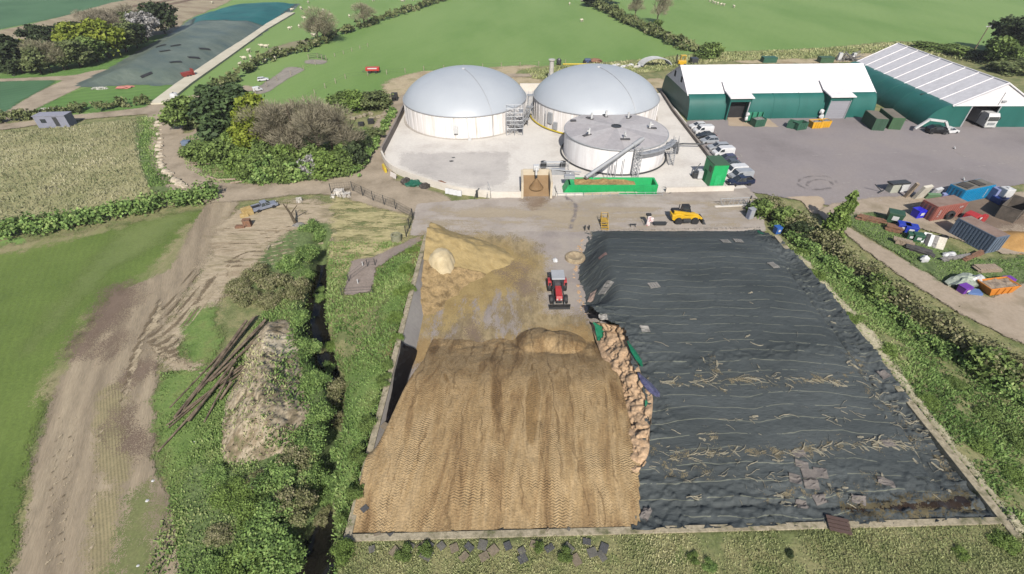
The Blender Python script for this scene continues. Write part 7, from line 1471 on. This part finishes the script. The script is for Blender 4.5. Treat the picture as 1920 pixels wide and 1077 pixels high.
for sh, m_, px, py, h, r, lab, v in (
 ('tall', 'dark', 20, 134, 9, 4.0, 'very dark evergreen at the left end of the far wood', 0), ('tall', 'dark', 44, 137, 9.5, 4, 'very dark evergreen beside the one at the left end of the far wood', 0), ('round', 'dark', 90, 106, 9, 4.5, 'dark evergreen behind the olive trees on the left of the far wood', 1), ('round', 'dark', 138, 92, 8, 5, 'dark evergreen in the back row, left of centre in the far wood', 1), ('round', 'dark', 160, 84, 7, 4.5, 'dark evergreen in the middle of the back row of the far wood', 1),
 ('round', 'yellow', 63, 128, 7.5, 3, 'small yellow-green tree between dark evergreens at the left of the far wood', 0), ('round', 'olive', 78, 139, 7, 4.2, 'olive bush-like tree at the front left of the far wood', 0), ('bare', 'twigol', 98, 136, 9.5, 4.5, 'grey budding tree left of centre in the far wood', 0), ('bare', 'twigol', 122, 132, 9, 4.2, 'grey budding tree with visible stems in the middle of the far wood', 1), ('round', 'olive', 128, 130, 7, 4, 'olive tree in the front middle of the far wood', 0), ('round', 'olive', 152, 126, 7, 4.5, 'olive tree right of centre at the front of the far wood', 0),
 ('round', 'yellow', 150, 112, 10, 5, 'large yellow-green tree in the centre of the far wood', 0), ('round', 'yellow', 205, 108, 10.5, 6, 'broad yellow-green tree right of centre in the far wood', 0), ('round', 'mid', 182, 116, 7.5, 4.5, 'mid green tree between the two yellow-green trees of the far wood', 0), ('round', 'olive', 238, 98, 8, 5, 'olive tree at the right of the broad yellow-green tree', 0), ('round', 'dark', 258, 90, 7.5, 4.5, 'dark tree behind the blossom at the right of the far wood', 1), ('round', 'blossom', 278, 76, 9, 4.2, 'whitish blossoming tree next to the dark round tree', 0), ('round', 'dark', 310, 64, 10.5, 5.5, 'big dark round tree at the right end of the far wood', 1), ('round', 'olive', 268, 70, 8, 5, 'olive grey tree behind the blossoming tree', 0),
 ('bare', 'twig', 180, 68, 9, 7, 'brown bare tree at the left of the back edge of the far wood', 0), ('bare', 'twig', 214, 60, 9, 7, 'brown bare tree in the middle of the back edge of the far wood', 1), ('bare', 'twig', 246, 55, 9, 7, 'brown bare tree at the right of the back edge of the far wood', 0), ('bare', 'twigol', 160, 100, 9, 5, 'grey budding tree deep in the far wood', 1)):
    plant(sh, m_, px, py, h, r, lab, 'bare_tree' if sh == 'bare' else 'woodland_tree', 'tree', W_, var=v)
T_ = 'trees and shrubs of the thicket'
for sh, m_, px, py, h, r, lab, v in (
 ('tall', 'pine', 430, 262, 10.5, 5.0, 'dark green conifer at the left of the thicket', 0), ('tall', 'pine', 464, 262, 10.6, 5.0, 'dark green conifer at the back right of its twin in the thicket', 0), ('round', 'yellow', 490, 278, 10, 4.0, 'bright yellow-green tree beside the conifers in the thicket', 0), ('round', 'yellow', 470, 288, 6, 3.2, 'small yellow-green tree in front of the tall yellow one', 0),
 ('bare', 'twig', 525, 296, 11, 5.2, 'brown bare tree at the left of the leafless group in the thicket', 0), ('bare', 'twig', 565, 300, 11.6, 5.4, 'brown bare tree left of centre in the leafless group', 1), ('bare', 'twig', 605, 300, 11.8, 5.6, 'brown bare tree right of centre in the leafless group', 0), ('bare', 'twig', 648, 294, 11.2, 5, 'brown bare tree at the right end of the leafless group', 1), ('bare', 'twigol', 545, 285, 9.6, 5, 'grey budding tree behind the leafless group', 0), ('bare', 'twigol', 625, 283, 9.6, 5, 'grey budding tree at the back of the leafless group by the road', 1),
 ('shrub', 'mid', 372, 290, 2.4, 3.4, 'low green shrub at the left tip of the thicket', 0), ('shrub', 'mid', 398, 300, 3.2, 3.4, 'green shrub second from the left tip of the thicket', 0), ('shrub', 'mid', 425, 300, 4.0, 3.4, 'fresh green shrub under the conifers', 0), ('shrub', 'fresh', 455, 318, 3.4, 3.2, 'fresh green shrub in front of the small yellow tree', 0), ('shrub', 'mid', 480, 330, 3.8, 3, 'green shrub at the front left of the bare trees', 0), ('shrub', 'scrub', 508, 334, 3.8, 3, 'fresh green shrub at the front of the bare trees, left of centre', 0), ('shrub', 'mid', 536, 336, 3.9, 3, 'green shrub at the front centre of the thicket', 0), ('shrub', 'blossom', 584, 330, 3.8, 1.9, 'white blossoming shrub at the front of the thicket', 0), ('shrub', 'scrub', 563, 334, 3.7, 2.8, 'fresh green shrub left of the white blossom', 0), ('shrub', 'fresh', 612, 330, 3.9, 3, 'fresh green shrub right of the white blossom', 0), ('shrub', 'mid', 640, 324, 4.0, 3, 'green shrub at the front right of the thicket', 0), ('shrub', 'dark', 664, 312, 4.2, 2.6, 'dark green shrub at the right corner of the thicket by the road', 0), ('shrub', 'dark', 684, 284, 3.5, 2.2, 'dark green shrub along the road on the right side of the thicket', 0), ('shrub', 'fresh', 440, 290, 4, 3.5, 'fresh green shrub against the conifer trunks', 0), ('shrub', 'mid', 500, 312, 4.4, 3, 'tall green shrub beneath the leftmost bare tree', 0), ('shrub', 'fresh', 545, 318, 4.4, 3, 'tall fresh green shrub beneath the middle bare trees', 0), ('shrub', 'mid', 600, 316, 4.4, 3, 'tall green shrub beneath the right-hand bare trees', 0), ('shrub', 'mid', 655, 300, 3.6, 2.6, 'green shrub beneath the rightmost bare tree', 0), ('shrub', 'olive', 700, 262, 2.2, 2.2, 'olive shrub by the rubble on the road edge', 0),
 ('shrub', 'mid', 640, 206, 3.8, 4, 'green shrub at the left of the row behind the thicket', 0), ('shrub', 'fresh', 672, 205, 4, 3.6, 'fresh green shrub in the middle of the row behind the thicket', 0), ('shrub', 'olive', 705, 202, 3.6, 4, 'olive shrub at the right of the row behind the thicket', 0), ('shrub', 'olive', 655, 200, 3.4, 3, 'olive shrub at the back of the row behind the thicket', 0),
 ('round', 'mid', 348, 242, 7, 4, 'round green tree standing alone beside the lane', 0), ('shrub', 'olive', 374, 238, 3.2, 2.6, 'small olive bush at the foot of the lane-side tree', 0), ('shrub', 'mid', 425, 212, 3.4, 3, 'green shrub left of the conifers by the track loop', 0)):
    plant(sh, m_, px, py, h, r, lab, 'bare_tree' if sh == 'bare' else ('thicket_shrub' if sh == 'shrub' else 'thicket_tree'), 'shrub' if sh == 'shrub' else 'tree', T_, var=v)
for sh, m_, px, py, h, r, lab, v in (
 ('bare', 'twigol', 612, 82, 12, 6.5, 'tall bare tree standing on the pasture hedge, the left of a pair', 0), ('bare', 'twigol', 598, 78, 10, 5, 'thin bare tree just left of the tall one on the pasture hedge', 1), ('bare', 'twigol', 684, 50, 10, 5.5, 'bare round-crowned tree standing on the pasture hedge, the right of a pair', 1),
 ('bare', 'twigol', 1190, 36, 11, 4.5, 'faint bare tree on the left at the top right hedge', 0), ('bare', 'twigol', 1231, 46, 14, 5, 'faint tall bare tree on the right at the top right hedge', 1), ('round', 'mid', 1232, 52, 3, 2, 'small dark bush at the foot of the faint bare trees', 0), ('round', 'olive', 1130, 8, 8, 8, 'grey-olive tree at the far end of the top right hedge', 0), ('round', 'dark', 1110, 12, 5, 5, 'dark bush at the far end of the top right hedge', 1), ('shrub', 'mid', 1325, 108, 4.2, 4.5, 'green bush ending the top right hedge', 0),
 ('round', 'dark', 1885, 102, 11, 6.5, 'big dark oak at the top right edge of the picture', 1), ('round', 'dark', 1925, 112, 12, 7, 'big dark oak cut by the right edge of the picture', 1), ('round', 'mid', 1868, 122, 8, 5, 'lighter green tree in front of the big dark oak', 0), ('shrub', 'mid', 1800, 106, 3, 5, 'low green bush left of the telegraph pole', 0), ('shrub', 'dark', 1842, 116, 3, 5, 'dark bush at the foot of the telegraph pole', 0), ('shrub', 'olive', 1895, 136, 3.2, 6, 'olive bush behind the roof of the right-hand shed', 0), ('shrub', 'mid', 1740, 92, 2, 5, 'low green bush behind the ridge of the right-hand shed, left one', 0), ('shrub', 'mid', 1770, 98, 2.4, 5, 'low green bush behind the ridge of the right-hand shed, right one', 0)):
    plant(sh, m_, px, py, h, r, lab, 'bare_tree' if sh == 'bare' else 'field_tree', 'bush' if sh == 'shrub' else 'tree', None, var=v)
def hedge(label, pts, wdt, h, mat, per_m, size, name='hedge', seed=1, px=True, rough=.35):
    q = smoothpoly([tuple(onh(a, b)) if px else (a, b, 0) for a, b in pts], 6, False); q = [Vector(p) for p in q]; o = q[0].copy(); rr = random.Random(seed); B = []; L_ = 0
    for a, b in zip(q, q[1:]):
        d = (b-a).length; L_ += d; n = max(1, int(d/(wdt*.32)))
        for i in range(n):
            c = a+(b-a)*(i/n)-o; hh = h*rr.uniform(1-rough, 1+rough*.6); B.append((c.x+rr.uniform(-.3, .3)*wdt, c.y+rr.uniform(-.3, .3)*wdt, c.z+hh*.45, wdt*.42, wdt*.42, hh*.55))
    t = thing(name, label, 'hedge', tuple(o)); cr = cloud('foliage', B, int(L_*per_m), size, LM[mat], t, seed, 22, .28, .5, -.3); return t
hedge('dark clipped hedge climbing the pasture from the thicket to the top of the picture', [(396, 182), (425, 162), (455, 140), (520, 108), (585, 92), (640, 66), (720, 38), (790, 16), (850, -4), (900, -18)], 3.6, 2.4, 'hedge', 44, .3, seed=2)
hedge('olive hedge running down from the top towards the white-roofed shed', [(1105, 4), (1130, 20), (1180, 45), (1240, 72), (1290, 94), (1330, 106)], 5, 2.6, 'hedge', 60, .34, seed=3)
hedge('long scrubby green hedge between the reed meadow and the green crop', [(-60, 468), (0, 448), (60, 436), (120, 424), (180, 412), (250, 398), (310, 386), (360, 378), (395, 372)], 3.6, 2.0, 'scrub', 300, .15, seed=4)
hedge('low green hedge along the far side of the lane on the left', [(-120, 246), (0, 228), (60, 222), (120, 212), (200, 206), (288, 194)], 3.2, 1.6, 'hedge', 90, .2, seed=5)
hedge('thick bushy hedge between the sheet bank and the earth road', [(1432, 396), (1452, 404), (1478, 420), (1500, 436), (1530, 455), (1560, 478), (1600, 512), (1650, 552), (1700, 588), (1760, 632), (1820, 672), (1880, 704), (1960, 744), (2060, 800)], 3.3, 2.1, 'bramble', 560, .11, seed=6)
hedge('green leafy fringe on the field side of the bushy right-hand hedge', [(1440, 402), (1490, 448), (1560, 508), (1640, 568), (1740, 640), (1840, 704), (1960, 770)], 2.0, 1.1, 'scrub', 340, .10, seed=7)
hedge('low scrub hedge at the foot of the white bund where the road meets the thicket', [(668, 330), (690, 298), (708, 262), (738, 212)], 1.6, 1.2, 'scrub', 150, .15, seed=8)
for px, py, h, r, lab in ((1551, 455, 5.6, 1.5, 'tall ivy-clad column tree at the top of the right-hand hedge'), (1566, 432, 6.2, 1.2, 'slim ivy-clad column tree just behind the first one')):
    plant('tall', 'fresh', px, py, h, r, lab, 'column_tree', 'tree', var=2)
for i, (px, py, h, r, m_, lab) in enumerate(((1425, 402, 2.6, 2.4, 'mid', 'green bush where the yard meets the right-hand hedge'), (1470, 420, 2.8, 2.4, 'mid', 'leafy bush second from the yard end of the right-hand hedge'), (1500, 445, 2.4, 2.0, 'dark', 'dark bush in the right-hand hedge below the paved apron'), (1640, 560, 2.6, 2.4, 'mid', 'leafy bush bulging from the middle of the right-hand hedge'), (1850, 695, 2.8, 2.6, 'mid', 'leafy bush near the right end of the right-hand hedge'))):
    plant('shrub', m_, px, py, h, r, lab, 'hedge_bush', 'bush')
S_ = 'scrub along the ditch'
sc = [(405, 895, 'scrub', .8, 1.2), (440, 930, 'scrub', 1.0, 1.5), (420, 1000, 'bramble', .8, 1.2), (480, 965, 'scrub', 1.2, 1.4), (500, 1030, 'scrub', 1.7, 2.2), (455, 1065, 'scrub', 1.3, 1.6), (535, 1060, 'scrub', 1.5, 1.6), (520, 900, 'scrub', 1.6, 1.8), (560, 870, 'bramble', 1.6, 1.6), (585, 830, 'scrub', 1.5, 1.6), (600, 780, 'scrub', 1.4, 1.5), (620, 740, 'bramble', 1.3, 1.6), (590, 720, 'scrub', 1.3, 1.5), (570, 660, 'scrub', 1.4, 1.6), (560, 600, 'scrub', 1.3, 1.5), (555, 550, 'bramble', 1.5, 1.8), (520, 530, 'bramble', 1.4, 2.0), (480, 520, 'bramble', 1.2, 2.0), (545, 500, 'scrub', 1.5, 1.8), (580, 480, 'scrub', 1.5, 1.6), (600, 445, 'scrub', 1.3, 1.5), (585, 430, 'scrub', 1.2, 1.6), (440, 545, 'bramble', 1.0, 1.8), (465, 560, 'bramble', 1.0, 1.6), (500, 570, 'bramble', 1.1, 1.6), (555, 950, 'bramble', 1.5, 1.6), (590, 900, 'scrub', 1.3, 1.3), (600, 560, 'scrub', .8, .9), (575, 520, 'scrub', 1.0, 1.2), (510, 985, 'scrub', 1.6, 2.0), (395, 1065, 'scrub', .8, 1.0), (480, 905, 'bramble', .8, 1.0), (625, 650, 'fresh', .8, 1.0), (690, 800, 'mid', .9, 1.0), (675, 860, 'mid', 1.0, .9), (668, 930, 'mid', 1.1, .9), (655, 985, 'mid', 1.0, .9), (712, 770, 'mid', .9, .9), (722, 720, 'mid', .8, .9), (730, 690, 'mid', .7, .8), (648, 1040, 'fresh', .8, 1.0), (775, 475, 'fresh', .7, 1.2), (765, 510, 'fresh', .8, 1.2), (755, 550, 'fresh', .8, 1.1), (742, 600, 'fresh', .7, 1.1), (768, 545, 'fresh', .6, .9), (745, 640, 'fresh', .6, .9), (800, 450, 'fresh', .5, 1.0), (708, 1020, 'fresh', .5, .6), (800, 1036, 'mid', .6, .7), (760, 1038, 'mid', .5, .7), (1075, 1012, 'dark', .6, .6), (1060, 1042, 'mid', .5, .6), (1010, 1030, 'mid', .5, .5), (1300, 1050, 'mid', .35, .5), (1330, 1062, 'scrub', .35, .6), (1480, 1040, 'dark', .35, .4), (1800, 1040, 'fresh', .3, .6), (602, 545, 'scrub', .6, .7), (622, 690, 'scrub', .9, 1.0), (634, 730, 'scrub', .9, 1.0), (640, 790, 'bramble', .9, 1.0), (640, 850, 'scrub', 1.0, 1.0), (632, 905, 'scrub', .9, .9), (622, 940, 'scrub', .9, .9), (612, 970, 'bramble', .9, .9), (600, 925, 'scrub', 1.0, 1.0), (655, 1000, 'fresh', .5, .6), (606, 655, 'bramble', .7, .8), (1880, 1020, 'fresh', .5, 1.0), (1740, 760, 'fresh', .6, 1.2), (1830, 840, 'fresh', .6, 1.2), (1900, 900, 'fresh', .6, 1.2), (1850, 780, 'mid', .7, 1.4), (1900, 820, 'mid', .7, 1.4), (1790, 720, 'mid', .6, 1.2), (1500, 480, 'fresh', .7, 1.2), (1530, 520, 'fresh', .7, 1.2), (1600, 600, 'fresh', .6, 1.2), (1660, 660, 'fresh', .6, 1.2)]
wh = lambda px, py: 'on the left of the ditch' if px < 620 and py > 590 else 'around the head of the ditch' if px < 640 else 'on the narrow bank by the silage wall' if px < 800 else 'on the near bank' if py > 1000 and px < 1500 else 'on the right-hand grass bank'
for i, (px, py, m_, h, r) in enumerate(sc):
    w2 = wh(px, py); k_ = .62 if (px < 640 and py > 590) else .8
    if m_ == 'scrub' and px < 500 and py > 860 and i % 2: m_ = 'fresh'
    h *= k_; r *= (.85 if px > 640 else 1); col_ = {'scrub': 'dark green', 'bramble': 'brownish', 'fresh': 'bright green', 'mid': 'mid green', 'dark': 'very dark'}[m_]
    lab = '%s low bush %s' % (col_, w2); plant('low', m_, px, py, h*1.15, r*1.1, lab, 'low_bush', 'bush', '%s bushes %s' % (col_, w2), var=i % 2)
# blades of grass and weeds as ground cover
def cover(name, poly, dens, hgt, wd, mat, seed, dry=.5, lean=.5, px=True, zf=None, avoid=None, patch=.5):
    q = [P(*p) for p in poly] if px else poly; rng = np.random.default_rng(seed); x0, x1 = min(p[0] for p in q), max(p[0] for p in q); y0, y1 = min(p[1] for p in q), max(p[1] for p in q)
    n = int((x1-x0)*(y1-y0)*dens); x = rng.uniform(x0, x1, n); y = rng.uniform(y0, y1, n); k = inside(x, y, q)
    if avoid is not None: k &= ~avoid(x, y)
    f = fbm(x*.45, y*.45, seed, 4); k &= rng.random(n) < sstep(patch-.2, patch+.12, f+.12); x, y, f = x[k], y[k], f[k]; n = len(x)
    z = (zf or Hh)(x, y); h = hgt*(.4+rng.random(n))*(.6+.8*f); ax = rng.normal(size=(n, 3))*lean; ax[:, 2] = 1; ax /= np.linalg.norm(ax, axis=1)[:, None]; nr = np.cross(ax, unit(n, rng)); nr /= np.linalg.norm(nr, axis=1)[:, None]
    pos = np.stack([x, y, z], 1)+ax*h[:, None]*.5; f2 = fbm(x*.18+9, y*.18, seed+5, 3)
    return tag(cards(pos, nr, ax, wd*(.5+rng.random(n)), h*.5, np.clip(.1+1.3*(f2-.5)*dry*2+.35+.5*(rng.random(n)-.5), 0, 1), name, LM[mat]), kind='stuff')
inclamp = lambda x, y: (x > -12.2) & (x < 36.8) & (y > 15.0+.026*(x+12.1))
ditchy = lambda x, y: dist_poly(x, y, DITCH) < 1.0
cover('rough_grass', [(-12.0, 57), (-12.1, 12.2), (-26, 12), (-30, 30), (-28.5, 57)], 75, .30, .05, 'grass', 3, px=False, avoid=lambda x, y: ditchy(x, y) | inclamp(x, y) | inside(x, y, [P(*a) for a in ((660, 490), (770, 452), (795, 450), (706, 503), (696, 550), (644, 556))]), lean=.7)
cover('bank_grass', [(36.8, 56), (36.8, 12.5), (50, 12.5), (52, 30), (46, 42), (43, 56)], 70, .30, .05, 'grass', 4, px=False, lean=.7)
cover('near_grass', [(-13, 16), (-13, 12.4), (37, 12.4), (37, 16.4)], 190, .17, .022, 'dry', 5, px=False, avoid=inclamp, lean=.7)
cover('field_grass', [(300, 700), (420, 690), (480, 880), (540, 960), (560, 1120), (430, 1120), (345, 1120), (320, 940), (296, 850)], 90, .24, .04, 'grass', 6, dry=.3, lean=.7)
cover('reeds', [(-60, 262), (0, 250), (140, 236), (262, 224), (272, 240), (258, 275), (268, 318), (280, 350), (262, 370), (130, 396), (0, 425), (-80, 440)], 9, .45, .06, 'reed', 7, dry=.6, lean=.35, patch=.35)
cover('verge_weeds', [(1580, 412), (1640, 404), (1700, 432), (1760, 464), (1850, 492), (1960, 482), (1960, 520), (1860, 538), (1800, 546), (1700, 490), (1620, 440)], 50, .35, .06, 'grass', 8, dry=.2, lean=.6)
cover('margin_weeds', [(985, 132), (1200, 114), (1350, 100), (1520, 94), (1690, 80), (1800, 94), (1880, 130), (1760, 106), (1690, 92), (1560, 108), (1350, 116), (1230, 135), (1000, 150)], 6, .6, .12, 'dry', 9, lean=.6)
cover('thicket_grass', [(345, 262), (420, 230), (520, 250), (690, 240), (660, 335), (520, 345), (400, 345), (348, 315)], 30, .35, .07, 'grass', 10, dry=.3, lean=.6)
cover('verge_grass', [(258, 222), (290, 222), (300, 245), (298, 300), (335, 347), (282, 352), (262, 300)], 30, .4, .07, 'grass', 12, dry=.4, lean=.6)

cover('mound_weeds', [(545, 610), (560, 650), (585, 720), (590, 790), (560, 845), (500, 850), (510, 760), (530, 690)], 40, .3, .06, 'grass', 13, dry=.4, lean=.7, zf=mound, patch=.52)
cover('mound_grass', [(415, 850), (430, 760), (455, 690), (480, 650), (530, 640), (560, 840), (470, 868)], 22, .25, .05, 'dry', 14, dry=.6, lean=.8, zf=mound, patch=.55)
# ================================================================== AIR
hb_ = MB().box(0, 150, 34, 900, 480, 78).build('haze', None); hb_['kind'] = 'stuff'
hm = bpy.data.materials.new('thin haze'); hm.use_nodes = True; t_ = hm.node_tree; t_.nodes.remove(t_.nodes['Principled BSDF'])
pv = t_.nodes.new('ShaderNodeVolumePrincipled'); pv.inputs['Color'].default_value = (.9, .93, 1, 1); pv.inputs['Density'].default_value = .0001; pv.inputs['Anisotropy'].default_value = 0
t_.links.new(pv.outputs[0], t_.nodes['Material Output'].inputs['Volume']); hb_.data.materials.append(hm)
